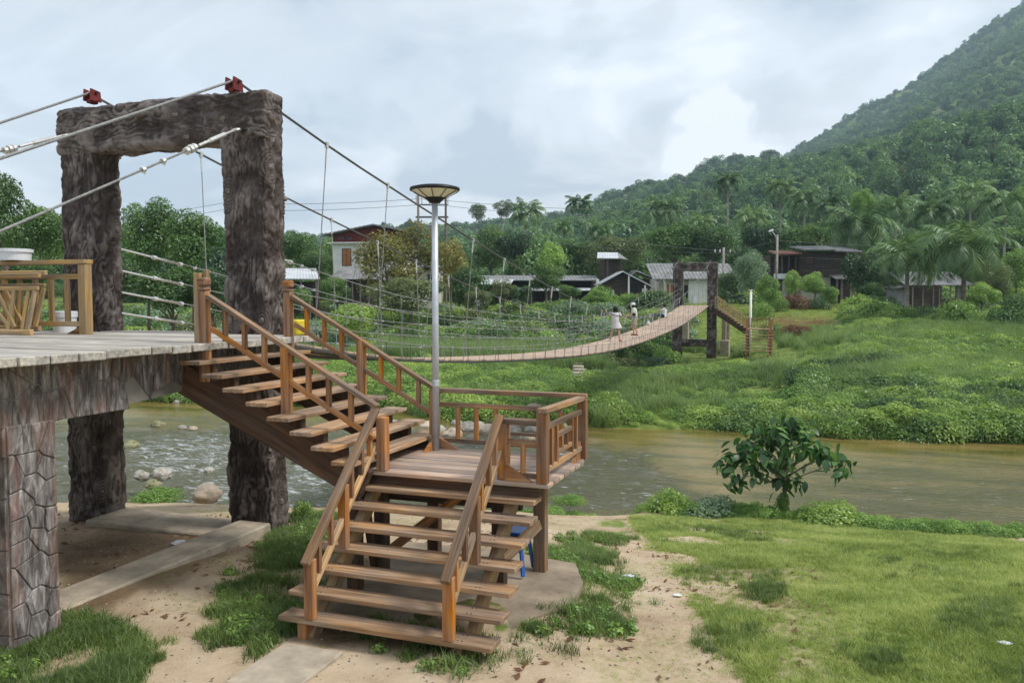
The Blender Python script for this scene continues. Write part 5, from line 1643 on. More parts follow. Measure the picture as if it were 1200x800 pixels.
# yellow tree
tree("yellowing_tree", "large yellow and ochre tree in front of the maroon house, left mass", 452, 308, 76, 44, 38, "yellow")
tree("yellowing_tree", "tallest ochre tree left of the lamp post", 486, 292, 80, 42, 34, "yellow")
tree("yellowing_tree", "ochre tree right of the lamp post", 528, 308, 78, 26, 30, "yellow")
tree("yellowing_tree", "low olive yellow tree at the foot of the ochre trees", 480, 345, 70, 46, 24, "olive")
tree("broadleaf_tree", "low leafy tree under the ochre trees right of the lamp post", 548, 338, 72, 26, 24, "tree")
tree("broadleaf_tree", "fresh green layered tree in front of the long low shed", 645, 300, 84, 20, 17, "bright")
tree("broadleaf_tree", "darker green tree in front of the shed, below the layered crown", 640, 325, 82, 20, 18, "tree")
tree("broadleaf_tree", "wide olive green tree behind the hut with the raised roof", 722, 298, 112, 38, 26, "olive")
tree("broadleaf_tree", "dark green tree left of the wide olive tree", 672, 296, 116, 26, 20, "tree")
tree("broadleaf_tree", "dense tree above the left end of the long shed", 575, 292, 118, 26, 26, "tree")
tree("broadleaf_tree", "dark tree behind the middle of the long shed", 608, 296, 116, 24, 22, "dark")
tree("broadleaf_tree", "broad green tree behind the far bridge tower, left of it", 790, 282, 118, 36, 28, "tree")
tree("broadleaf_tree", "green tree above the grey roof right behind the far tower", 838, 288, 116, 26, 24, "tree")
tree("broadleaf_tree", "dark tree left of the street light", 893, 286, 110, 30, 24, "dark")
tree("feathery_tree", "pale feathery tree standing over the far stairs", 880, 322, 76, 22, 28, "pale")
tree("broadleaf_tree", "round dark green tree beside the right leg of the far tower", 852, 336, 80, 20, 18, "dark")
tree("broadleaf_tree", "bright leafy tree between feathery tree and street light", 900, 340, 74, 17, 18, "bright")
tree("broadleaf_tree", "small light tree in front of the two storey wooden house", 955, 333, 82, 20, 15, "bright")
tree("broadleaf_tree", "thin leafy tree by the rust roof house wall", 928, 330, 84, 13, 14, "bright")
tree("broadleaf_tree", "vine covered dark tree between wooden house and tiled shed", 1012, 325, 82, 26, 30, "dark")
tree("broadleaf_tree", "dense tree behind the tiled shed roof", 1090, 290, 100, 40, 26, "tree")
tree("broadleaf_tree", "leafy tree right of the tiled shed", 1160, 325, 76, 24, 26, "olive")
tree("broadleaf_tree", "bright tree at the right edge behind the bushes", 1192, 315, 80, 22, 26, "bright")
tree("broadleaf_tree", "dark tree at the right edge above the palms", 1190, 285, 110, 34, 26, "tree")
tree("broadleaf_tree", "green tree behind the big dark palm", 985, 275, 112, 30, 26, "tree")
tree("bright_tree", "bright lime green treetop above the big dark palm", 1012, 236, 118, 17, 15, "bright")
tree("broadleaf_tree", "green tree between the twin palms and the wooden house", 945, 280, 108, 30, 22, "tree")
for (u, v, d, rw, rh, kd, lb) in ((395, 340, 74, 20, 16, "tree", "green tree left of the ochre trees, in front of the dark roofed hut"), (590, 338, 80, 16, 13, "olive", "olive tree before the left bay of the long shed"),
                                  (668, 342, 78, 15, 12, "tree", "leafy tree before the right part of the long shed"), (612, 345, 76, 13, 10, "dark", "dark little tree between two bays of the long shed"),
                                  (700, 348, 76, 17, 9, "bright", "low bright tree left of the black gable hut"), (768, 346, 78, 12, 9, "tree", "small tree before the pink shutter window"),
                                  (560, 350, 70, 20, 12, "olive", "spreading olive tree right of the lamp post at the thicket edge"), (1022, 345, 80, 16, 14, "tree", "leafy tree hiding the right end of the wooden house"),
                                  (1150, 345, 68, 22, 15, "bright", "bright spreading tree right of the tiled shed posts"), (972, 345, 80, 12, 10, "bright", "small bright tree by the porch of the wooden house")):
    tree("small_tree", lb, u, v, d, rw, rh, kd)
# slender trees with bare pale trunks on the skyline
for (u, v, d, rw, rh, lb) in ((1120, 190, 300, 7, 10, "thin pale trunked tree standing out on the right hillside"), (1060, 205, 250, 7, 12, "slim tree with bare trunk above the big dark palm"), (1165, 178, 280, 9, 12, "slender tree near the right edge of the lower hillside"), (830, 232, 300, 6, 9, "slim tree on the lower hill left of the tallest palm"), (560, 248, 260, 11, 11, "wispy tree on the skyline right of the lamp, left of three"), (590, 244, 260, 12, 12, "wispy tree on the skyline beside the lone palm"),
                              (902, 181, 640, 14, 6, "wide flat topped tree on the ridge where the hill meets the mountain"), (1012, 178, 420, 26, 15, "large dark tree crown on the slope above the twin palms"),
                              (1085, 160, 360, 26, 20, "big dark round tree on the slope above the palms"), (1135, 160, 350, 22, 18, "second dark round tree on the slope, further right"),
                              (480, 262, 500, 8, 6, "small rounded tree on the far ridge left of the lamp"), (760, 214, 600, 6, 4, "small tree sticking out of the middle ridge"), (735, 222, 560, 6, 4, "small tree on the ridge above the hut")):
    tree("skyline_tree", lb, u, v, d, rw, rh, "forest" if d > 300 else "olive", pale=True)
# bushes
bush("rounded bright green bush mound left of the tiled shed", 1030, 366, 66, 26, 22, "bright")
bush("second leafy mound overlapping the bright mound, nearer the bank", 1052, 376, 64, 22, 16, "bank")
bush("dark purple brown bush between the mounds", 1082, 372, 66, 22, 16, "dark")
bush("broad light green bush below the largest palm", 1130, 368, 60, 32, 24, "bank")
bush("big leafy bush in the right corner of the far bank", 1180, 372, 58, 30, 26, "tree")
bush("dark bush at the right edge behind the leafy one", 1198, 350, 66, 22, 20, "dark")
bush("reddish bush in front of the wooden house", 934, 345, 78, 17, 13, "rust")
bush("green bush left of the reddish bush", 910, 350, 76, 13, 11, "tree")
bush("dark bush right of the reddish bush", 958, 350, 78, 15, 11, "dark")
bush("bush under the feathery tree beside the white post", 893, 358, 72, 14, 11, "bright")
bush("pale bush at the base of the far stairs bank", 905, 378, 66, 15, 9, "bank")
bush("brownish dry bush on the bank right of the far stairs", 940, 384, 64, 24, 9, "rust")
bush("bright round bush in front of the gable hut", 706, 335, 84, 16, 13, "bright")
bush("bush before the long shed, left end", 580, 345, 82, 16, 10, "tree")
bush("flowering grey green bush in the thicket behind the walkway", 670, 352, 74, 22, 12, "pale")
bush("grey green bush right of the flowering one", 715, 358, 72, 24, 11, "pale")
bush("green bush row near the far tower", 770, 362, 72, 24, 10, "bank")
bush("shrub just behind the two standing people", 735, 388, 60, 26, 14, "olive")
bush("leafy shrub by the dark hut near the near tower", 352, 338, 72, 18, 14, "tree")
bush("shrub clump in the thicket left of the lamp post", 410, 362, 62, 34, 20, "bank")
bush("wide green bush on the near water edge left of the young tree", 782, 578, 18.0, 32, 27, "bank")
bush("pale airy bush next to the wide one on the water edge", 830, 588, 17.8, 36, 18, "pale")
bush("low bright bush between the pale airy bush and the young tree", 872, 596, 17.6, 24, 15, "bright")
bush("low bush at the foot of the young tree, on its right", 962, 602, 17.2, 46, 20, "bank")
bush("small bright bush at the foot of the young tree, on its left", 905, 602, 17.4, 22, 15, "bright")
bush("sparse bush right of the low bush on the water edge", 1030, 618, 16.8, 34, 12, "bright")
bush("low weed bush on the water edge at far right", 1090, 627, 16.6, 30, 12, "bank")
bush("tiny weed bush on the water edge at the right end", 1150, 634, 16.3, 24, 12, "bright")
bush("weed clump on the water edge nearest the right border", 1200, 640, 16.2, 26, 10, "bank")
bush("leafy weeds on the shore seen through the tower opening", 188, 578, 18.3, 36, 11, "bright")
bush("weeds on the shore right behind the landing", 668, 580, 18.4, 22, 6, "bright")
bush("spindly weed by the outer side of the right tower leg", 358, 618, 12.4, 14, 18, "bank")

def pebble(k):
    bm = bmesh.new(); bmesh.ops.create_icosphere(bm, subdivisions=1, radius=1)
    rg = random.Random(k)
    for q in bm.verts: q.co = Vector((q.co.x * rg.uniform(0.8, 1.3), q.co.y * rg.uniform(0.7, 1.1), q.co.z * 0.55))
    me = bpy.data.meshes.new("pebble"); bm.to_mesh(me); bm.free(); me.materials.append((M_pebd, M_pebl)[k % 2]); return me


M_pebd = simple("brown_grit", (0.16, 0.12, 0.085), 0.9, 0, 0.3); M_pebl = simple("pale_grit", (0.42, 0.36, 0.28), 0.9, 0, 0.3)
X, Y, d = area(14000, -120, 1000, 5.3, 13.5, RG, 1.3); Z = hgt(X, Y); g, lush, lawn = gmask(X, Y, Z)
ok = (lush < 0.5) & (lawn < 0.6) & (fbm(X * 1.4, Y * 1.4, 0, 3, 17) > 0.42) & ~onslab[:1].any()
hh = 0.004 + 0.013 * RG.random(ok.sum()) ** 3
scatter("pebbles", "small pebbles and grit strewn over the sandy ground", "pebbles", [pebble(k) for k in range(4)], np.stack([X, Y, Z], 1)[ok], np.stack([hh, hh, hh], 1), RG)
LIT = []
for k in range(3):
    rg_ = np.random.default_rng(900 + k); V_, F_, T_ = leaf_quads(np.array([[0, 0, 0.01]]), np.array([[0.2, 0.1, 1.0]]), np.array([0.035]), 0.45, np.array([0.3 + 0.3 * k]), rg_)
    LIT.append(mesh_np("fallen_leaf", V_, F_, {"tint": T_}, False, F_rust))
X, Y, d = area(2600, -120, 1000, 5.3, 13.5, RG); Z = hgt(X, Y); ok = fbm(X * 0.9, Y * 0.9, 0, 3, 19) > 0.5
scatter("fallen_leaves", "dry fallen leaves scattered over the dirt and grass", "leaves", LIT, np.stack([X, Y, Z + 0.005], 1)[ok], (0.5 + RG.random((ok.sum(), 1))) * np.ones((1, 3)), RG, tilt=0.3)

# ------------------------------------------------------------------ young tree with big leaves
c = on_ground(918, 607, 12)
yt = thing("young_tree", "young tree with big drooping dark leaves standing on the near water edge", "tree", c)
dist = -c.x * sY + c.y * cY
px = dist / 960
rg = random.Random(4)
m = MB(); m.tube([(0, 0, -0.2), (0.02, 0, 0.6), (0.0, 0.02, 1.2), (-0.03, 0, 1.75)], [0.05, 0.04, 0.032, 0.02], 8)
tips = []
RV = Vector((cY, sY, 0)); FV = Vector((-sY, cY, 0))
for (du, dv, df) in ((-58, -74, 0.3), (-46, -92, 0.2), (-16, -108, -0.3), (2, -118, 0.1), (-30, -104, 0.3), (18, -112, 0.2), (-40, -66, -0.4), (30, -98, 0.3), (50, -84, 0.2), (70, -74, 0.1), (-10, -92, -0.5), (-66, -62, 0.1), (-52, -70, 0.4), (-38, -84, -0.4), (-60, -52, -0.3), (-20, -94, 0.2), (-5, -102, -0.1), (10, -104, 0.3), (14, -88, -0.4), (-28, -70, 0.5), (-12, -76, -0.5),
                     (44, -78, 0.0), (56, -70, 0.3), (36, -84, -0.2), (62, -64, -0.2), (0, -62, 0.4), (8, -50, -0.2), (-6, -44, 0.1), (-45, -76, 0), (-30, -90, 0.2), (22, -96, 0)):
    e = RV * (du * px) + Vector((0, 0, -dv * px)) + FV * df
    s = Vector((0, 0, max(0.7, min(1.7, e.z * 0.66))))
    m.tube([s, s.lerp(e, 0.35) + Vector((rg.gauss(0, 0.03), 0, 0.07)), s.lerp(e, 0.7) + Vector((rg.gauss(0, 0.04), 0, 0.1)), e], [0.018, 0.013, 0.009, 0.005], 6); tips.append(e)
m.build("trunk", M_trunk, yt, smooth=True)
lv, lf = [], []
n_ = 6
for k in range(n_ + 1):
    s = k / n_; w = 0.5 * math.sin(math.pi * s ** 0.8) ** 0.8 * 0.5 + (0.01 if k else 0.0)
    z = -0.3 * s * s; x = s
    lv += [(x, -w, z + 0.1 * w), (x, 0, z), (x, w, z + 0.1 * w)]
for k in range(n_):
    b = 3 * k; lf += [(b, b + 3, b + 4, b + 1), (b + 1, b + 4, b + 5, b + 2)]
leaves_ = [mesh_np("leaf", lv, lf, {"tint": [t] * len(lv)}, True, F_young) for t in (0.2, 0.5, 0.9)]
rest = []
cnt = 0
for q_ in range(21):
    for e in tips:
        az = rg.random() * 6.28; el = rg.uniform(-1.35, 0.05) if q_ > 4 else rg.uniform(-0.5, 0.4)
        s_ = rg.uniform(0.17, 0.29); off = Vector((rg.gauss(0, 0.13), rg.gauss(0, 0.13), rg.gauss(-0.02, 0.09)))
        M = Matrix.Translation(e + off) @ Matrix.Rotation(az, 4, "Z") @ Matrix.Rotation(-el, 4, "Y") @ Matrix.Rotation(rg.gauss(0, 0.35), 4, "X") @ Matrix.Scale(s_, 4)
        lm = leaves_[rg.choice((0, 0, 1, 1, 2))]
        if cnt < 290: o = link("leaf", lm, yt); o.matrix_local = M
        else: rest.append((lm, M))
        cnt += 1
o = link("leaves", merge("leaves", rest, F_young), yt); o["kind"] = "stuff"
for k in range(1):
    v_ = link("climber", BUSH["bright"][0], yt, (0, 0, 0.1)); v_.scale = (0.2, 0.2, 1.0); v_["label"] = "pale green climber wrapped round the lower trunk"

# ------------------------------------------------------------------ village
CAMROT = YAW


class House:
    """A building laid out in metres: x to the viewer's right, y away, z up, origin on the ground."""
    def __init__(s, name, label, cat, u, d, turn=0.0, group=None, dz=0.0):
        c = P(u, 350, d); s.d = d; s.u = u; s.k = d / 960; s.z0 = gz(c.x, c.y) + dz
        s.t = thing(name, label, cat, (c.x, c.y, s.z0), CAMROT + math.radians(turn), group)

    def x(s, u): return (u - s.u) * s.k

    def z(s, v): return EZ - (v - 350) * s.k - s.z0

    def box(s, name, mat, x0, y0, z0, x1, y1, z1, par=None, c=0.0):
        m = MB(); m.box(x0, y0, z0, x1, y1, z1, c); return m.build(name, mat, par or s.t)

    def window(s, x0, x1, z0, z1, y=0.0, frame=None, pane=None):
        f = MB(); w = 0.07; fr = frame or W_old
        f.box(x0 - w, y - 0.06, z0 - w, x1 + w, y + 0.02, z0); f.box(x0 - w, y - 0.06, z1, x1 + w, y + 0.02, z1 + w)
        f.box(x0 - w, y - 0.06, z0, x0, y + 0.02, z1); f.box(x1, y - 0.06, z0, x1 + w, y + 0.02, z1)
        f.box((x0 + x1) / 2 - 0.03, y - 0.05, z0, (x0 + x1) / 2 + 0.03, y + 0.02, z1)
        o = f.build("window", fr, s.t)
        for a, b in ((x0, (x0 + x1) / 2 - 0.03), ((x0 + x1) / 2 + 0.03, x1)):
            m = MB(); m.box(a, y - 0.025, z0, b, y - 0.01, z1); m.build("pane", pane or M_glass, o)
        return o

    def slope(s, name, mat, a, b, c, d_, t=0.08, ribs=0):
        """roof sheet through four corners, with standing ribs"""
        a, b, c, d_ = map(Vector, (a, b, c, d_)); n = (b - a).cross(d_ - a).normalized()
        if n.z < 0: n = -n
        m = MB(); q = [a, b, c, d_]
        m.add([p_ for p_ in q] + [p_ + n * t for p_ in q], [(0, 1, 2, 3), (7, 6, 5, 4), (0, 4, 5, 1), (1, 5, 6, 2), (2, 6, 7, 3), (3, 7, 4, 0)])
        if ribs:
            for k in range(ribs + 1):
                f = k / ribs; p0 = a + (b - a) * f + n * (t + 0.015); p1 = d_ + (c - d_) * f + n * (t + 0.015)
                m.tube([p0, p1], 0.035, 4)
        return m.build(name, mat, s.t)


# maroon and white two storey house
h = House("two_storey_house", "maroon and white two storey house with shallow gable roof behind the yellow tree", "house", 430, 100, -8)
xl, xr = h.x(389), h.x(470); ze = h.z(285)
h.box("wall", M_whitewall, xl, 0, -1, xr, 9, ze)
m = MB(); zp = h.z(266); xm_ = h.x(441)
m.prism([(xl + 0.05, ze + 0.06), (xr - 0.05, ze + 0.06), (xr - 0.05, h.z(274)), (xm_, zp), (xl + 0.05, h.z(275))], -9, 0, Matrix(((1, 0, 0, 0), (0, 0, -1, 0.0), (0, 1, 0, 0), (0, 0, 0, 1))))
m.build("gable_wall", M_redwall, h.t)
h.box("ledge", M_whitewall, xl - 0.6, -0.5, ze - 0.08, xr + 0.3, 0.3, ze + 0.1)
h.slope("roof", M_tin, (h.x(381), -1.2, h.z(276.5)), (xm_, -1.2, zp + 0.05), (xm_, 9.8, zp + 0.05), (h.x(381), 9.8, h.z(276.5)), 0.14, 12)
h.slope("roof", M_tin, (xm_, -1.2, zp + 0.05), (h.x(484), -1.2, h.z(274)), (h.x(484), 9.8, h.z(274)), (xm_, 9.8, zp + 0.05), 0.14, 12)
h.window(h.x(401), h.x(411), h.z(311), h.z(292), 0, W_old, M_shutter)
h.window(h.x(428), h.x(437), h.z(306), h.z(296), 0, M_whitewall)
h.window(h.x(452), h.x(461), h.z(306), h.z(294), 0, M_whitewall)
for u in (397, 407, 452): h.window(h.x(u), h.x(u + 6), h.z(281), h.z(278), -0.02, M_redwall)

h = House("dark_roof_hut", "hut with dark hipped roof in front of the maroon house", "hut", 415, 90, 4)
h.box("wall", W_old, h.x(392), 0, -1, h.x(440), 5, h.z(327))
for a, b in ((386, 415), (415, 446)):
    h.slope("roof", M_tin, (h.x(a), -0.7, h.z(328)), (h.x(b), -0.7, h.z(328)), (h.x(415 + (b - 415) * 0.5), 2.5, h.z(312)), (h.x(415 + (a - 415) * 0.5), 2.5, h.z(312)), 0.07, 8)
for u in (394, 404, 413, 422, 432): h.box("post", W_grey, h.x(u), -0.5, -0.5, h.x(u) + 0.14, -0.36, h.z(328))
h = House("pale_house", "pale walled house with pinkish upper band half hidden behind the ochre trees", "house", 490, 92, 0)
h.box("wall", M_cream, h.x(455), 0, -1, h.x(514), 6, h.z(316))
h.box("upper_band", M_redwall, h.x(497), -0.1, h.z(316), h.x(515), 5.9, h.z(313))
h.slope("roof", M_tin, (h.x(452), -0.8, h.z(314)), (h.x(517), -0.8, h.z(314)), (h.x(517), 6.5, h.z(309)), (h.x(452), 6.5, h.z(309)), 0.08, 14)
h.window(h.x(502), h.x(508), h.z(333), h.z(322), 0)
h.window(h.x(470), h.x(480), h.z(333), h.z(320), 0)
h = House("low_hut", "low grey roofed hut with navy cloth, right of the near tower leg", "hut", 355, 74, 10)
h.box("wall", W_old, h.x(338), 0.3, -1, h.x(371), 4, h.z(330))
h.box("cloth", M_navy, h.x(336), -0.3, h.z(346), h.x(366), -0.2, h.z(337))
h.slope("roof", M_tinpale, (h.x(332), -1, h.z(328)), (h.x(375), -1, h.z(328)), (h.x(367), 3.5, h.z(314)), (h.x(332), 3.5, h.z(314)), 0.08, 12)
for u in (337, 353, 370): h.box("post", W_grey, h.x(u), -0.8, -0.5, h.x(u) + 0.12, -0.68, h.z(328))

# long low shed
h = House("long_shed", "long low open fronted shed with grey roof and white eave strip", "shed", 610, 98, 0)
h.box("back_wall", W_old, h.x(536), 6.5, -1, h.x(700), 6.8, h.z(326))
h.box("end_wall", W_old, h.x(536), 0.5, -1, h.x(537.5), 6.5, h.z(330)); h.box("end_wall", M_whitewall, h.x(699), 0.2, -1, h.x(702), 6.5, h.z(327))
for k in range(10):
    a, b = 541 + k * 16.2, 541 + (k + 1) * 16.2 - 0.3
    h.slope("roof_sheet", M_tin, (h.x(a), 0.6, h.z(329) + 0.02), (h.x(b), 0.6, h.z(329) + 0.02), (h.x(b), 7, h.z(321.5)), (h.x(a), 7, h.z(321.5)), 0.07, 4)
h.slope("eave_strip", M_tinpale, (h.x(528), -1.4, h.z(334)), (h.x(598), -1.4, h.z(334)), (h.x(602), 0.75, h.z(328)), (h.x(538), 0.75, h.z(328)), 0.07, 14)
h.slope("eave_strip", M_tinpale, (h.x(602), -1.2, h.z(341)), (h.x(692), -1.2, h.z(341)), (h.x(692), 0.6, h.z(338)), (h.x(606), 0.6, h.z(338)), 0.07, 16)
for u in (540, 552, 566, 579, 592, 606, 622, 640, 655, 672, 690): h.box("post", W_grey, h.x(u), -0.9, -0.5, h.x(u) + 0.12, -0.78, h.z(335 if u < 600 else 341))
for u0, u1 in ((604, 626), (640, 662)): h.box("partition", W_old, h.x(u0), 0.6, -0.5, h.x(u1), 0.7, h.z(342))
m = MB(); c = P(561, 350, 95); m.box(-0.9, -0.8, 0.25, 0.9, 0.8, 0.95, 0.08); m.box(-0.85, -0.7, 0.95, 0.2, 0.7, 1.5, 0.1)
o = thing("pickup_truck", "white truck half hidden in the left bay of the long shed", "truck", (c.x, c.y, gz(c.x, c.y) + 0.2), CAMROT)
m.build("body", M_white, o)
for a in (-0.6, 0.6):
    m = MB(); m.tube([(a, -0.85, 0.25), (a, -0.7, 0.25)], 0.25, 14); m.build("wheel", M_tyre, o)
m = MB(); m.box(-0.7, -0.72, 1.05, 0.05, -0.705, 1.4); m.build("window", M_glass, o)

# raised roof hut
h = House("raised_roof_hut", "tall narrow dark hut with raised pale tin roof", "hut", 716, 102, 6)
h.box("wall", W_old, h.x(708), 0, -1, h.x(725), 3, h.z(304))
h.slope("roof", M_tinpale, (h.x(697), -1.2, h.z(304)), (h.x(722), -1.2, h.z(304)), (h.x(727), 1.5, h.z(296)), (h.x(703), 1.5, h.z(296)), 0.08, 8)
h.slope("roof", M_tin, (h.x(722), -1.2, h.z(304)), (h.x(733), -1.2, h.z(305.5)), (h.x(731), 3.5, h.z(302)), (h.x(727), 1.5, h.z(296)), 0.08, 3)
for u in (709, 724): h.box("post", W_old, h.x(u), -0.9, -0.5, h.x(u) + 0.2, -0.7, h.z(304))
h.window(h.x(712), h.x(716), h.z(318), h.z(312), 0)

# gable hut
h = House("gable_hut", "black walled gable hut with pale roof edges and white posts", "hut", 733, 92, 0)
gx = h.x(729); zt = h.z(319)
m = MB(); m.prism([(h.x(707), -0.8), (h.x(759), -0.8), (h.x(759), h.z(335)), (gx, zt - 0.15), (h.x(707), h.z(332))], -5, 0, Matrix(((1, 0, 0, 0), (0, 0, -1, 0.3), (0, 1, 0, 0), (0, 0, 0, 1))))
m.build("wall", W_old, h.t)
h.slope("roof", M_tinpale, (h.x(702), -0.7, h.z(333.5)), (gx, -0.7, zt), (gx, 5.5, zt), (h.x(702), 5.5, h.z(333.5)), 0.1, 8)
h.slope("roof", M_tinpale, (gx, -0.7, zt), (h.x(765), -0.7, h.z(337.5)), (h.x(765), 5.5, h.z(337.5)), (gx, 5.5, zt), 0.1, 8)
for u, v in ((736, 323), (755, 334)): h.box("post", M_whitewall, h.x(u) - 0.09, -0.55, -0.5, h.x(u) + 0.09, -0.4, h.z(v))
h.box("door", M_black, h.x(738), 0.2, -0.2, h.x(748), 0.28, h.z(333))
h.box("notice", M_white, h.x(717), 0.22, h.z(346), h.x(720), 0.28, h.z(340))
h.box("block_wall", M_whitewall, h.x(752), -0.3, -0.5, h.x(758), -0.1, h.z(338))
h = House("pale_gable_hut", "grey hut with light tin gable tucked behind the black gable hut", "hut", 752, 100, 0)
h.box("wall", W_old, h.x(737), 0, -1, h.x(766), 4, h.z(327))
h.slope("roof", M_tin, (h.x(735), -0.6, h.z(327)), (h.x(745), -0.6, h.z(318)), (h.x(745), 5, h.z(318)), (h.x(735), 5, h.z(327)), 0.09, 5)
h.slope("roof", M_tinpale, (h.x(745), -0.6, h.z(318)), (h.x(768), -0.6, h.z(328)), (h.x(768), 5, h.z(326)), (h.x(745), 5, h.z(317)), 0.09, 6)

# grey roof building behind the far tower
h = House("grey_roof_building", "building with long slate grey roof and white wall framed by the far tower", "building", 810, 96, 0)
h.box("wall", M_cream, h.x(768), 0, -1, h.x(862), 7, h.z(326))
h.box("white_wall", M_whitewall, h.x(806), -0.4, -0.8, h.x(833), -0.02, h.z(327))
for k in range(6):
    a, b = 763 + k * 16.7, 763 + (k + 1) * 16.7 - 0.3
    h.slope("roof_sheet", M_tin, (h.x(a), -1.0, h.z(328)), (h.x(b), -1.0, h.z(328)), (h.x(b), 4.0, h.z(308)), (h.x(a), 4.0, h.z(308)), 0.1, 4)
h.box("door", M_black, h.x(801.5), -0.08, -0.3, h.x(805.5), -0.02, h.z(334))
h.window(h.x(781), h.x(789), h.z(346), h.z(333), 0, M_whitewall, M_shutter)
h.window(h.x(846), h.x(856), h.z(345), h.z(333), 0, M_whitewall)
for u in (766, 776.5, 797, 845): h.box("post", M_cream, h.x(u), -0.8, -0.5, h.x(u) + 0.22, -0.6, h.z(328))
h.box("shrine_step", M_white, h.x(809), -1.4, -0.5, h.x(814), -0.9, h.z(347))

# wooden house on the right
h = House("wooden_house", "old dark two storey wooden house with rust red and grey roofs", "house", 950, 88, 0)
h.box("wall", W_old, h.x(936), 0, h.z(324), h.x(1000), 7, h.z(295))
h.box("wall", W_old, h.x(908), 1.6, h.z(324), h.x(936), 6, h.z(299))
h.box("lower_wall", M_cream, h.x(940), 0.3, -1, h.x(974), 6.8, h.z(324)); h.box("lower_wall", W_old, h.x(974), 0.9, -1, h.x(1000), 6.8, h.z(324))
h.slope("rust_roof", M_tinrust, (h.x(903), -0.9, h.z(299)), (h.x(936), -0.9, h.z(299)), (h.x(938), 3.5, h.z(293)), (h.x(911), 3.5, h.z(293)), 0.12, 9)
h.slope("grey_roof", M_tin, (h.x(935), -1.4, h.z(294.5)), (h.x(972), -1.4, h.z(294.5)), (h.x(980), 3.6, h.z(287)), (h.x(938), 3.6, h.z(288)), 0.12, 10)
h.slope("grey_roof", M_tin, (h.x(972), -1.2, h.z(296)), (h.x(1004), -1.2, h.z(297)), (h.x(1000), 3.6, h.z(288)), (h.x(980), 3.6, h.z(287.2)), 0.12, 8)
h.slope("porch_roof", M_tin, (h.x(970), -2.0, h.z(328)), (h.x(1001), -2.0, h.z(328)), (h.x(1001), 0.0, h.z(323)), (h.x(970), 0.0, h.z(323)), 0.09, 8)
for u in (973, 978.5, 992, 999): h.box("post", W_grey, h.x(u) - 0.09, -1.8, -0.5, h.x(u) + 0.09, -1.62, h.z(328))
h.box("door", M_black, h.x(981), 0.8, -0.2, h.x(990), 0.88, h.z(332))
h.window(h.x(944), h.x(951), h.z(310), h.z(301), 0, W_old, M_shutter)
h.window(h.x(960), h.x(967), h.z(311), h.z(302), 0)
h.window(h.x(984), h.x(992), h.z(312), h.z(303), 0)
h.box("balcony_floor", W_old, h.x(904), -0.6, h.z(328), h.x(937), 1.6, h.z(326))
h.box("balcony_wall", M_tinpale, h.x(904), -0.7, h.z(327), h.x(929), -0.62, h.z(321))
for u in (905, 913, 921, 929): h.box("balcony_post", W_old, h.x(u), -0.6, -0.6, h.x(u) + 0.14, -0.46, h.z(299))
for k in range(10):
    h.box("siding_board", W_old, h.x(936.5), -0.035, h.z(323.5 - k * 2.7), h.x(999.5), -0.004, h.z(321.4 - k * 2.7))

# tiled shed
h = House("tiled_shed", "open shed with grey wavy tile roof and thin posts between the two arching palms", "shed", 1092, 76, 0)
h.box("back_wall", W_old, h.x(1062), 4.5, -1, h.x(1133), 4.7, h.z(330)); h.box("side_wall", M_tin, h.x(1120), 0, -1, h.x(1132), 0.12, h.z(335))
NT = 9
for k in range(NT):
    for r_ in range(3):
        a, b = 1056 + k * 8.7, 1056 + (k + 1) * 8.7 - 0.25
        v0, v1 = 335 - r_ * 5.6, 335 - (r_ + 1) * 5.6 - 0.3
        h.slope("tile", M_tin, (h.x(a), -0.8 + r_ * 1.3, h.z(v0) + 0.03), (h.x(b), -0.8 + r_ * 1.3, h.z(v0) + 0.03), (h.x(b), 0.55 + r_ * 1.3, h.z(v1)), (h.x(a), 0.55 + r_ * 1.3, h.z(v1)), 0.05, 2)
for u in (1066, 1078, 1090, 1097, 1110, 1119, 1131): h.box("post", W_grey, h.x(u), -0.5, -0.5, h.x(u) + 0.1, -0.4, h.z(335))
h.box("low_wall", W_old, h.x(1066), -0.3, -0.5, h.x(1120), -0.2, h.z(350))
h.box("annex", M_tin, h.x(1050), 0, -0.5, h.x(1062), 2, h.z(338)); h.slope("annex_roof", M_tin, (h.x(1047), -0.5, h.z(338)), (h.x(1064), -0.5, h.z(335)), (h.x(1064), 2.2, h.z(334)), (h.x(1047), 2.2, h.z(337)), 0.06, 4)

# ------------------------------------------------------------------ poles, lights and wires
def pole(name, label, cat, u, vt, d, r, mat):
    c = P(u, vt, d); z0 = gz(c.x, c.y)
    t = thing(name, label, cat, (c.x, c.y, z0), CAMROT)
    m = MB(); m.tube([(0, 0, -0.5), (0, 0, c.z - z0)], [r * 1.2, r], 10); m.build("pole", mat, t, smooth=True)
    return t, c.z - z0


t, hh_ = pole("street_light", "tall concrete pole with street light arm before the rust roofed house", "street light", 911, 275, 80, 0.11, M_trunkpale)
m = MB(); m.tube([(0, 0, hh_ - 0.6), (-0.2, 0, hh_ - 0.1), (-0.5, 0, hh_ + 0.3)], 0.04, 6); a_ = m.build("arm", M_pole, t)
m = MB(); m.lathe([(0.02, -0.28), (0.09, -0.2), (0.11, 0.1), (0.05, 0.25)], 10, Matrix.Translation((-0.62, 0, hh_ + 0.38)) @ Matrix.Rotation(math.radians(68), 4, "Y")); m.build("lamp_head", M_white, a_)
t, hh_ = pole("white_post", "thin white post beside the far stairs landing", "post", 880, 340, 63, 0.09, M_whitewall)
m = MB(); m.box(-0.11, -0.11, hh_ - 0.02, 0.11, 0.11, hh_ + 0.05, 0.01); m.build("post_cap", M_whitewall, t)
t, hh_ = pole("utility_pole", "utility pole with crossarm and fuses right behind the far tower", "utility pole", 848, 290, 92, 0.13, M_trunkpale)
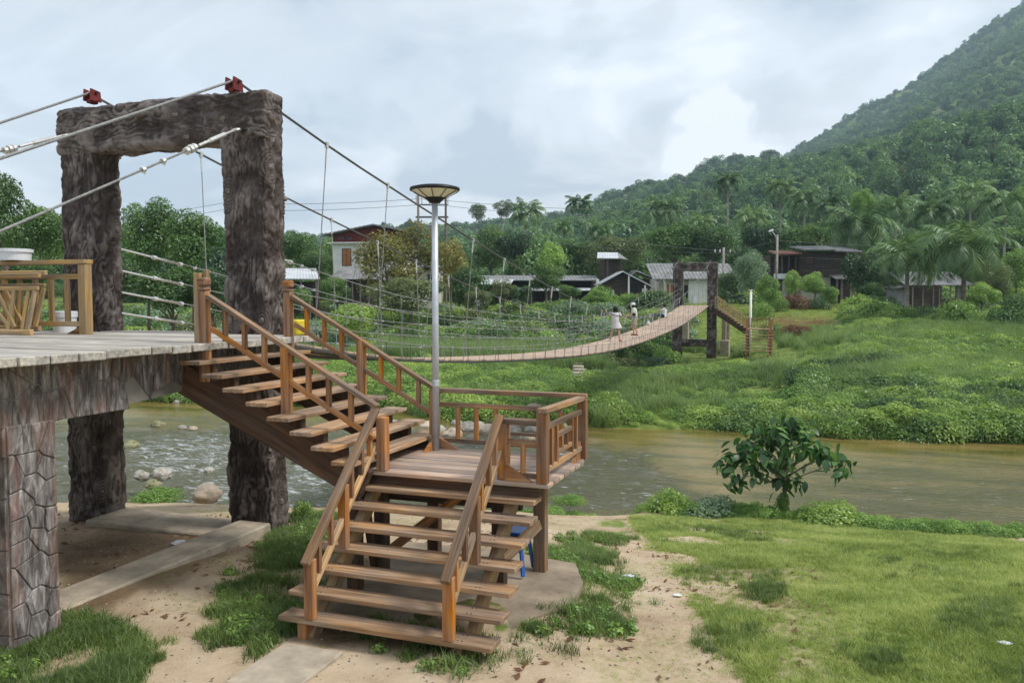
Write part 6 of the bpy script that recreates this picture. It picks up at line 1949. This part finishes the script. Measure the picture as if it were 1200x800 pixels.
m = MB(); m.box(-1.1, -0.06, hh_ - 0.7, 0.9, 0.06, hh_ - 0.55); m.build("crossarm", W_old, t)
for x in (-0.95, -0.4, 0.75):
    m = MB(); m.lathe([(0.05, 0), (0.09, 0.08), (0.05, 0.16), (0.09, 0.24), (0.04, 0.34)], 10, Matrix.Translation((x, 0, hh_ - 0.55))); m.build("insulator", M_white, t)
t, hh_ = pole("transformer_frame", "twin pole electric frame with crossbar rising behind the ochre trees and lamp post", "electric frame", 490, 224, 96, 0.13, M_trunk)
m = MB(); m.tube([(3.2, 0, -0.5), (3.2, 0, hh_ - 0.6)], 0.13, 10); m.build("pole", M_trunk, t)
m = MB(); m.box(-0.3, -0.1, hh_ - 3.1, 3.5, 0.1, hh_ - 2.9); m.build("crossbar", M_cabledark, t)
m = MB(); m.box(-0.3, -0.1, hh_ - 1.6, 3.5, 0.1, hh_ - 1.5); m.build("crossbar", M_cabledark, t)
for x in (-0.25, 0.4, 1.3, 2.5, 3.45):
    m = MB(); m.tube([(x, 0.15, hh_ - 1.5), (x, 0.15, hh_ - 0.5)], 0.035, 6); m.build("insulator", M_trunk, t)
m = MB(); m.box(1.1, -0.4, hh_ - 5.2, 2.1, 0.4, hh_ - 3.9, 0.1); m.build("transformer", M_tin, t)


def wire(label, pts, r=0.025):
    q = [P(*p) for p in pts]; out = []
    for k in range(len(q) - 1):
        n_ = 10; sag = (q[k + 1] - q[k]).length * 0.012
        for j in range(n_): f = j / n_; out.append(q[k].lerp(q[k + 1], f) - Vector((0, 0, sag * 4 * f * (1 - f))))
    out.append(q[-1]); m = MB(); m.tube(out, r, 4)
    o = m.build("power_line", M_cabledark, None); tag(o, label, "power line")


wire("upper electric wire from the tower opening to the twin pole frame", [(60, 262, 120), (262, 238, 104), (490, 233, 96), (521, 235, 96), (848, 246, 120)])
wire("lower electric wire from the tower opening to the twin pole frame", [(60, 268, 120), (262, 246, 104), (490, 240, 96), (521, 241, 96), (700, 252, 112)])
wire("electric wire crossing in front of the hill towards the street light", [(521, 262, 96), (700, 278, 95), (848, 294, 92), (911, 282, 80), (1210, 290, 75)])
wire("second electric wire below the first one crossing in front of the hill", [(640, 284, 96), (848, 297, 92), (1210, 304, 75)], 0.02)

# ------------------------------------------------------------------ motorbike
c = P(865, 357, 80); z0 = gz(c.x, c.y)
mb_ = thing("motorbike", "dark motorbike parked under the trees behind the far stairs", "motorbike", (c.x, c.y, z0 + 0.25), CAMROT + 0.4)
for x in (-0.6, 0.6):
    m = MB()
    for k in range(16):
        a0, a1 = k * math.pi / 8, (k + 1) * math.pi / 8
        m.tube([(x + 0.27 * math.cos(a0), 0, 0.3 + 0.27 * math.sin(a0)), (x + 0.27 * math.cos(a1), 0, 0.3 + 0.27 * math.sin(a1))], 0.045, 6, False)
    w_ = m.build("wheel", M_tyre, mb_)
    m = MB(); m.tube([(x, -0.06, 0.3), (x, 0.06, 0.3)], 0.05, 8)
    for k in range(4):
        a0 = k * math.pi / 4; m.tube([(x - 0.25 * math.cos(a0), 0, 0.3 - 0.25 * math.sin(a0)), (x + 0.25 * math.cos(a0), 0, 0.3 + 0.25 * math.sin(a0))], 0.01, 4)
    m.build("rim", M_bright, w_)
m = MB(); m.tube([(-0.6, 0, 0.3), (-0.42, 0, 0.75), (-0.34, 0, 1.0)], 0.03, 6); m.tube([(-0.42, 0, 0.75), (0.0, 0, 0.4), (0.6, 0, 0.3)], 0.06, 6); m.tube([(-0.4, 0, 0.6), (0.1, 0, 0.7), (0.6, 0, 0.75)], [0.08, 0.12, 0.09], 8); m.build("frame", M_navy, mb_)
m = MB(); m.box(-0.1, -0.12, 0.78, 0.65, 0.12, 0.87, 0.03); m.build("seat", M_black, mb_)
m = MB(); m.tube([(-0.32, -0.33, 1.02), (-0.36, 0, 0.98), (-0.32, 0.33, 1.02)], 0.018, 6); m.build("handlebar", M_black, mb_)
m = MB(); m.lathe([(0.03, 0), (0.09, 0.05), (0.08, 0.1)], 12, Matrix.Translation((-0.42, 0, 0.85)) @ Matrix.Rotation(-1.4, 4, "Y")); m.build("headlight", M_white, mb_)

# ------------------------------------------------------------------ far stairs
fs_ = thing("wooden_staircase", "small distant timber stairs descending right from the far bridge tower", "staircase", (-4.5, 60.5, -0.6))
FB = lambda nm, p0, p1, w, t, mat, up=(0, 0, 1): board(nm, p0, p1, w, t, mat, fs_, up)
n_ = 10; XA, XB, ZA, ZB = -6.4, -4.25, 2.5, 1.0
for k in range(n_):
    f = k / n_; x = XA + (XB - XA) * (k + 0.5) / n_; z = ZA - (ZA - ZB) * (k + 0.5) / n_
    FB("tread", (x, 59.6, z), (x, 61.4, z), 0.26, 0.05, W_tread)
for y in (59.75, 61.25):
    FB("stringer", (XA - 0.1, y, ZA - 0.25), (XB, y, ZB - 0.25), 0.09, 0.32, W_dark)
    FB("handrail", (XA, y, ZA + 0.75), (XB, y, ZB + 0.72), 0.08, 0.05, W_pale); FB("lower_rail", (XA, y, ZA + 0.25), (XB, y, ZB + 0.25), 0.05, 0.05, W_pale)
    for k in range(12):
        x = XA + (XB - XA) * k / 11; z = ZA - (ZA - ZB) * k / 11; FB("baluster", (x, y, z), (x, y, z + 0.72), 0.05, 0.04, W_pale, (0, 1, 0))
for k in range(8): FB("landing_board", (XB, 59.7 + k * 0.22, ZB - 0.03), (-2.5, 59.7 + k * 0.22, ZB - 0.03), 0.2, 0.05, W_tread)
for x in (-4.2, -2.6):
    for y in (59.7, 61.3): FB("post", (x, y, -1.2), (x, y, ZB + 0.7), 0.13, 0.12, W_post, (0, 1, 0))
for p0, p1 in (((-4.2, 61.35), (-2.6, 61.35)), ((-2.6, 59.7), (-2.6, 61.3))):
    for zz in (0.7, 0.15): FB("handrail", (p0[0], p0[1], ZB + zz), (p1[0], p1[1], ZB + zz), 0.07, 0.05, W_pale)
    for k in range(1, 8):
        f = k / 8; x = p0[0] + (p1[0] - p0[0]) * f; y = p0[1] + (p1[1] - p0[1]) * f; FB("baluster", (x, y, ZB), (x, y, ZB + 0.7), 0.05, 0.04, W_pale, (0, 1, 0))
for k in range(7):
    FB("tread", (-4.45, 59.35 - 0.17 * k, ZB - 0.2 - 0.21 * k), (-2.35, 59.35 - 0.17 * k, ZB - 0.2 - 0.21 * k), 0.25, 0.05, W_tread)
for x in (-4.15, -2.7):
    FB("stringer", (x, 59.5, ZB - 0.2), (x, 58.2, ZB - 1.75), 0.09, 0.2, W_post)
    FB("post", (x, 59.3, ZB - 1.7), (x, 59.3, ZB - 0.02), 0.16, 0.12, W_post, (0, 1, 0))

# concrete anchor piers behind the far tower
m = MB(); m.box(-6.35, 62.9, -1.9, -5.7, 63.9, 0.0, 0.04); m.box(-6.25, 63.0, 0.0, -5.95, 63.3, 2.4); m.box(-5.95, 63.5, 0.0, -5.72, 63.8, 2.2)
tag(m.build("anchor_block", M_conc), "pale grey concrete anchor block behind the right leg of the far tower", "concrete block")
m = MB(); m.box(-9.5, 64.9, -1.9, -9.0, 65.5, 2.2, 0.03); tag(m.build("anchor_block", M_conc), "slim concrete pier seen between the far tower legs", "concrete block")

# ------------------------------------------------------------------ rocks and stepping stones
def rock_mesh(seed, mat):
    bm = bmesh.new(); bmesh.ops.create_icosphere(bm, subdivisions=4, radius=1)
    co = np.array([v.co[:] for v in bm.verts])
    n1_ = fbm(co[:, 0] * 1.3 + 9, co[:, 1] * 1.3, co[:, 2] * 1.3 + seed, 3, seed) - 0.5; n2_ = fbm(co[:, 0] * 5, co[:, 1] * 5 + 3, co[:, 2] * 5, 3, seed + 5) - 0.5
    co = co * (1 + n1_ * 0.75 + n2_ * 0.16)[:, None]; co[:, 2] *= 0.72
    for v, q in zip(bm.verts, co): v.co = q
    me = bpy.data.meshes.new("rock"); bm.to_mesh(me); bm.free()
    me.polygons.foreach_set("use_smooth", [True] * len(me.polygons)); me.materials.append(mat)
    return me


RK = {m_.name: [rock_mesh(s, m_) for s in range(4)] for m_ in (M_rock, M_rocksand, M_rockmoss)}


def rock(u, v, rp, label, mat=M_rock, z=None, hs=1.0, group=None, ws=1.0):
    p = PZ(u, v, WZ if z is None else z)
    if z == "ground": pass
    d = -p.x * sY + p.y * cY; r = rp * d / 960
    o = link("rock", R.choice(RK[mat.name]), None, (p.x, p.y, p.z + r * 0.1)); o.scale = (r * ws, r * ws, r * hs); o.rotation_euler = (0, 0, R.random() * 6.28)
    tag(o, label, "rock", group)


rock(166, 558, 9, "grey boulder at the water edge, left of the pair in the tower opening", M_rock, -1.6)
rock(190, 557, 11, "grey boulder at the water edge, right of the pair in the tower opening", M_rock, -1.6)
rock(180, 569, 9, "yellowish mossy boulder in front of the pair in the tower opening", M_rockmoss, -1.5)
rock(243, 580, 17, "large sandy boulder at the shore just left of the right tower leg", M_rocksand, -1.45, 0.9)
rock(152, 523, 9, "small boulder in the rapids beside the left tower leg", M_rockmoss)
rock(186, 499, 8, "pale rock in the shallows seen in the upper tower opening", M_rockmoss)
rock(214, 502, 5, "left one of two little rocks in the shallows, right of the pale rock", M_rock)
rock(226, 503, 5, "right one of two little rocks in the shallows, right of the pale rock", M_rocksand)
rock(245, 552, 6, "small rock breaking the rapids near the right tower leg", M_rock)
rock(340, 535, 7, "rock in the river just right of the near tower leg", M_rocksand)
rock(349, 541, 7, "darker rock in the river next to the one right of the tower leg", M_rock)
rock(208, 472, 5, "pale stone at the far waterline in the tower opening", M_rock)
rock(815, 496, 6, "pale upright rock at the far waterline left of the young tree", M_rocksand, None, 2.0)
rock(694, 492, 19, "large flat sandy boulder on the far bank right behind the landing railing", M_rocksand, None, 0.9)
rock(703, 478, 9, "grey boulder at the grass edge above the large flat boulder", M_rock, -1.6)
rock(625, 478, 9, "pale leaning slab of rock above the landing railing", M_rocksand, -1.2, 0.7)
rock(668, 480, 8, "round reddish boulder behind the corner post of the landing", M_rocksand, -1.7)
rock(650, 488, 12, "boulder behind the right side of the landing railing", M_rock, -1.9)
for k, (u, v, r_) in enumerate([(515, 506, 10), (530, 510, 12), (547, 505, 14), (560, 500, 9), (572, 507, 13), (588, 503, 12), (600, 508, 11), (612, 500, 13), (628, 505, 11), (640, 498, 9), (500, 500, 9), (478, 498, 8),
                                (463, 496, 6), (618, 514, 8), (555, 514, 7), (583, 513, 6), (640, 510, 7), (658, 500, 8), (536, 497, 7), (596, 494, 7), (575, 494, 6)]):
    rock(u, v, r_, "pale boulder in the rock bar behind the landing railing", [M_rock, M_rocksand, M_rock][k % 3], None, 0.9, "boulders of the rock bar behind the landing")
for k, (u, v, r_) in enumerate([(842, 424, 5), (850, 420, 4), (855, 425, 4), (836, 428, 4), (862, 421, 3), (846, 430, 3), (800, 420, 4), (812, 418, 5)]):
    p = PZ(u, v, -1.7); o = link("rock", RK["river_stone"][k % 4], None, (p.x, p.y, -1.62)); q_ = r_ * 0.06
    o.scale = (q_, q_, q_ * 0.8); tag(o, "whitish rubble stone at the foot of the far tower", "rock", "rubble at the far tower footing")
ss = thing("stone_steps", "narrow line of pale stone steps climbing the far bank below the walkway", "steps", (P(677, 440, 50).x, P(677, 440, 50).y, 0))
for k in range(9):
    f = k / 8; d = 46 + 16 * f; q_ = on_ground(677.5 + 1.6 * (k % 2), 454 - 33 * f, 33) + Vector((0, 0, 0.38))
    m = MB(); m.box(-0.34, -0.35, -0.8, 0.34, 0.35, 0.12, 0.04); o = m.build("step", M_conc, ss); o.location = q_ - ss.location; o.rotation_euler = (0, 0, 0.2 * (k % 3))

# ------------------------------------------------------------------ people on the footbridge
def limb_hand(ch, wrist, dir_, side, s=1.0):
    """palm with five finger chains; appended to the skeleton"""
    d = Vector(dir_).normalized(); up = Vector((0, 0, 1)); sd_ = d.cross(up)
    if sd_.length < 0.2: sd_ = Vector((1, 0, 0))
    sd_.normalize(); palm = wrist + d * 0.05 * s
    ch.append(("palm", palm, 0.026)); out = []
    for k in range(4):
        b = palm + d * 0.03 + sd_ * (0.024 - 0.016 * k); ln = (0.055, 0.065, 0.06, 0.045)[k]
        out.append([(b, 0.009), (b + d * ln * 0.6 - up * 0.006, 0.008), (b + d * ln - up * 0.02, 0.007)])
    th = wrist + d * 0.03 + sd_ * 0.028 * side; out.append([(th, 0.011), (th + d * 0.03 + sd_ * 0.02 * side, 0.009), (th + d * 0.05 + sd_ * 0.024 * side, 0.008)])
    return palm, out


def body(name, J, parent, mat=None):
    """J: joints in metres in the person's own frame; one skinned surface grown from the skeleton"""
    V, E, Rr = [], [], []

    def add(p, r, frm=None):
        V.append(tuple(p)); Rr.append(r)
        if frm is not None: E.append((frm, len(V) - 1))
        return len(V) - 1
    pel = add(J["pelvis"], 0.13); sp1 = add(Vector(J["pelvis"]).lerp(Vector(J["chest"]), 0.5), 0.105, pel); che = add(J["chest"], 0.125, sp1)
    nk = add(J["neck"], 0.05, che); hd0 = add(Vector(J["neck"]).lerp(Vector(J["head"]), 0.45), 0.062, nk); hd = add(J["head"], 0.095, hd0)
    top = Vector(J["head"]) + (Vector(J["head"]) - Vector(J["neck"])).normalized() * 0.09; add(top, 0.06, hd)
    fc = Vector(J["face"]).normalized(); add(Vector(J["head"]) + fc * 0.10 + Vector((0, 0, -0.02)), 0.014, hd)
    for s in ("l", "r"):
        sh = add(J["shoulder_" + s], 0.055, che); el = add(J["elbow_" + s], 0.04, sh); wr = add(J["wrist_" + s], 0.027, el)
        dr = Vector(J["wrist_" + s]) - Vector(J["elbow_" + s])
        palm, fing = limb_hand([], Vector(J["wrist_" + s]), dr, 1 if s == "l" else -1)
        pm = add(palm, 0.028, wr)
        for ch in fing:
            pr_ = pm
            for p_, r_ in ch: pr_ = add(p_, r_, pr_)
        hp = add(J["hip_" + s], 0.09, pel); kn_ = add(J["knee_" + s], 0.058, hp); ck = add(Vector(J["knee_" + s]).lerp(Vector(J["ankle_" + s]), 0.35), 0.056, kn_)
        an = add(J["ankle_" + s], 0.036, ck); he = add(Vector(J["toe_" + s]).lerp(Vector(J["ankle_" + s]), 0.45), 0.036, an); add(J["toe_" + s], 0.026, he)
    me = bpy.data.meshes.new(name); me.from_pydata(V, E, []); me.materials.append(mat or M_skin)
    o = link(name, me, parent)
    md = o.modifiers.new("skin", "SKIN"); md.use_smooth_shade = True
    for k, sv_ in enumerate(me.skin_vertices[0].data): sv_.radius = (Rr[k], Rr[k]); sv_.use_root = (k == 0)
    sb = o.modifiers.new("sub", "SUBSURF"); sb.levels = 1; sb.render_levels = 1
    return o


def garment(name, rings, mat, parent, n=18):
    """rings: (centre, rx, ry)"""
    vs, fs = [], []
    for c_, rx, ry in rings:
        for k in range(n):
            a = 2 * math.pi * k / n; vs.append((c_[0] + rx * math.cos(a), c_[1] + ry * math.sin(a), c_[2]))
    for i in range(len(rings) - 1):
        for k in range(n):
            k2 = (k + 1) % n; fs.append((i * n + k, i * n + k2, (i + 1) * n + k2, (i + 1) * n + k))
    m = MB(); m.add(vs, fs); return m.build(name, mat, parent, smooth=True)


def ell(name, c_, r, mat, parent):
    m = MB(); n = 12; m.lathe([(r[0] * math.sin(math.pi * k / n) + 1e-3, -r[2] * math.cos(math.pi * k / n)) for k in range(n + 1)], 16, Matrix.Translation(c_)); return m.build(name, mat, parent, smooth=True)


def on_deck(u, off):
    best = min(np.linspace(20, 61, 2000), key=lambda y: abs(float(proj(cx_(y) + off, y, dz_(y))[0]) - u))
    return Vector((cx_(best) + off, best, dz_(best)))


# local frame: x to the right as photographed, y away from the photographer
pw = on_deck(721, -0.25)
w_ = thing("person", "dark haired person in a short pale dress walking hand in hand on the footbridge", "person", pw, CAMROT); w_.scale = (0.98,) * 3
body("body", dict(pelvis=(0, 0, 0.9), chest=(-0.01, 0, 1.22), neck=(-0.01, 0, 1.4), head=(0.0, 0.01, 1.53), face=(0.4, 1, 0),
                  shoulder_l=(-0.18, 0, 1.34), elbow_l=(-0.34, 0.05, 1.22), wrist_l=(-0.42, 0.1, 1.42), shoulder_r=(0.17, 0.0, 1.33), elbow_r=(0.32, 0.08, 1.14), wrist_r=(0.52, 0.1, 1.1),
                  hip_l=(-0.09, 0, 0.86), knee_l=(-0.14, 0.03, 0.46), ankle_l=(-0.26, 0.02, 0.08), toe_l=(-0.27, 0.13, 0.03), hip_r=(0.09, 0, 0.86), knee_r=(0.17, -0.02, 0.47), ankle_r=(0.2, -0.08, 0.08), toe_r=(0.28, 0.0, 0.03)), w_)
garment("dress", [((0.06, 0, 0.62), 0.27, 0.2), ((0.04, 0, 0.8), 0.215, 0.17), ((0.0, 0, 1.0), 0.165, 0.14), ((-0.01, 0, 1.2), 0.185, 0.145), ((-0.01, 0, 1.34), 0.19, 0.13), ((-0.01, 0, 1.4), 0.1, 0.09), ((-0.01, 0, 1.41), 0.065, 0.065)], M_dress, w_)
for s in (-1, 1):
    m = MB(); a = Vector((-0.01 + s * 0.16, 0, 1.34)); b = Vector((-0.29 if s < 0 else 0.27, 0.03, 1.25 if s < 0 else 1.2)); m.tube([a, b], [0.075, 0.07], 10); m.build("sleeve", M_dress, w_)
ell("hair", (-0.005, -0.03, 1.56), (0.125, 0.13, 0.135), M_hair, w_); garment("hair", [((0, -0.04, 1.4), 0.12, 0.09), ((0, -0.035, 1.5), 0.128, 0.1), ((0, -0.03, 1.57), 0.12, 0.11)], M_hair, w_)
for x, y in ((-0.265, 0.08), (0.24, -0.04)):
    m = MB(); m.box(x - 0.06, y - 0.12, -0.005, x + 0.06, y + 0.12, 0.05, 0.02); m.build("shoe", M_redwall if x > 0 else M_whitecloth, w_)

pm_ = on_deck(743, -0.2)
w_ = thing("person", "person in white cap, cream shirt and beige shorts holding the other's hand", "person", pm_, CAMROT)
body("body", dict(pelvis=(0.02, 0, 0.9), chest=(0.0, 0, 1.22), neck=(-0.02, 0, 1.4), head=(-0.05, 0, 1.53), face=(-1, -0.1, -0.1),
                  shoulder_l=(0.02, 0.17, 1.33), elbow_l=(-0.12, 0.2, 1.1), wrist_l=(-0.32, 0.12, 1.08), shoulder_r=(0.02, -0.17, 1.33), elbow_r=(-0.02, -0.22, 1.1), wrist_r=(-0.2, -0.2, 1.04),
                  hip_l=(0.02, 0.09, 0.86), knee_l=(-0.06, 0.1, 0.47), ankle_l=(0.02, 0.1, 0.09), toe_l=(-0.1, 0.1, 0.04), hip_r=(0.03, -0.09, 0.86), knee_r=(0.03, -0.1, 0.46), ankle_r=(0.15, -0.1, 0.12), toe_r=(0.05, -0.1, 0.05)), w_)
garment("shirt", [((0.03, 0, 0.84), 0.16, 0.2), ((0.02, 0, 1.0), 0.15, 0.19), ((0.0, 0, 1.2), 0.15, 0.21), ((-0.005, 0, 1.34), 0.13, 0.2), ((-0.015, 0, 1.41), 0.08, 0.1), ((-0.02, 0, 1.43), 0.06, 0.065)], M_shirt, w_)
for s in (-1, 1):
    m = MB(); m.tube([(0.0, s * 0.15, 1.34), (-0.06, s * 0.2, 1.17)], [0.08, 0.07], 10); m.build("sleeve", M_shirt, w_)
    m = MB(); m.tube([(0.025, s * 0.085, 0.92), (0.0 + (0.03 if s < 0 else -0.03), s * 0.1, 0.52)], [0.125, 0.1], 12); m.build("shorts_leg", M_beige, w_)
m = MB(); m.lathe([(0.112, 0), (0.115, 0.06), (0.09, 0.11), (0.03, 0.135)], 16, Matrix.Translation((-0.05, 0, 1.55))); cp_ = m.build("cap", M_whitecloth, w_, smooth=True)
m = MB(); m.box(-0.22, -0.07, 1.553, -0.12, 0.07, 1.567, 0.005); m.build("brim", M_whitecloth, cp_)
ell("hair", (-0.03, 0, 1.5), (0.095, 0.1, 0.09), M_hair, w_)
m = MB(); m.box(-0.13, -0.26, 1.0, 0.05, -0.19, 1.14, 0.02); m.build("belt_bag", M_black, w_)
for x, y in ((-0.02, 0.1), (0.1, -0.1)):
    m = MB(); m.box(x - 0.13, y - 0.05, -0.005, x + 0.1, y + 0.05, 0.06, 0.02); m.build("shoe", M_redwall, w_)

ps = on_deck(778, -0.8)
w_ = thing("person", "person in white shirt and dark trousers sitting on the walkway edge, arm raised", "person", ps, CAMROT)
body("body", dict(pelvis=(0.0, 0, 0.12), chest=(0.03, 0, 0.44), neck=(0.03, 0, 0.62), head=(0.02, 0, 0.76), face=(-1, 0, 0),
                  shoulder_l=(0.02, 0.16, 0.56), elbow_l=(-0.18, 0.22, 0.45), wrist_l=(-0.3, 0.18, 0.6), shoulder_r=(0.02, -0.16, 0.56), elbow_r=(-0.14, -0.2, 0.42), wrist_r=(-0.34, -0.16, 0.5),
                  hip_l=(-0.05, 0.1, 0.12), knee_l=(-0.46, 0.12, 0.2), ankle_l=(-0.85, 0.12, 0.07), toe_l=(-0.88, 0.12, 0.2), hip_r=(-0.05, -0.1, 0.12), knee_r=(-0.46, -0.12, 0.17), ankle_r=(-0.86, -0.1, 0.06), toe_r=(-0.9, -0.1, 0.19)), w_)
garment("shirt", [((0.0, 0, 0.08), 0.17, 0.2), ((0.01, 0, 0.25), 0.15, 0.19), ((0.03, 0, 0.45), 0.145, 0.2), ((0.03, 0, 0.57), 0.12, 0.18), ((0.03, 0, 0.63), 0.06, 0.065)], M_whitecloth, w_)
for s in (-1, 1):
    m = MB(); m.tube([(0.02, s * 0.14, 0.56), (-0.16, s * 0.2, 0.45)], [0.075, 0.06], 10); m.build("sleeve", M_whitecloth, w_)
    m = MB(); m.tube([(0.0, s * 0.09, 0.13), (-0.46, s * 0.12, 0.19), (-0.8, s * 0.115, 0.09)], [0.12, 0.085, 0.065], 12); m.build("trouser_leg", M_jeans, w_)
    m = MB(); m.box(-0.95, s * 0.11 - 0.045, -0.0, -0.85, s * 0.11 + 0.045, 0.24, 0.02); m.build("shoe", M_whitecloth, w_)
ell("hair", (0.035, 0, 0.8), (0.115, 0.11, 0.115), M_hair, w_)
m = MB(); m.box(-0.05, -0.05, 0, 0.05, 0.05, 0.28, 0.02); p = on_deck(772, -0.9)
bgp = thing("carrier_bag", "pale bag on the walkway by the feet of the seated person", "bag", on_deck(760, -0.85), CAMROT)
m = MB(); m.lathe([(0.1, 0), (0.12, 0.08), (0.1, 0.18), (0.04, 0.24)], 10); m.build("sack", M_white, bgp, smooth=True)
m = MB(); m.tube([(-0.04, 0, 0.23), (-0.03, 0, 0.32), (0.03, 0, 0.32), (0.04, 0, 0.23)], 0.012, 6); m.build("handles", M_white, bgp)

# ------------------------------------------------------------------ air
hz = MB(); hz.box(-2150, -2150, -12, 2150, 2150, 640)
hm = bpy.data.materials.new("air"); hm.use_nodes = True; t = hm.node_tree; t.nodes.clear()
pv = N(t, "ShaderNodeVolumePrincipled", i_Density=0.0003, i_Anisotropy=0.2); pv.inputs["Color"].default_value = (0.62, 0.84, 1.0, 1)
ou = N(t, "ShaderNodeOutputMaterial"); L(t, pv.outputs[0], ou.inputs["Volume"])
ho = hz.build("haze", hm); ho["kind"] = "stuff"
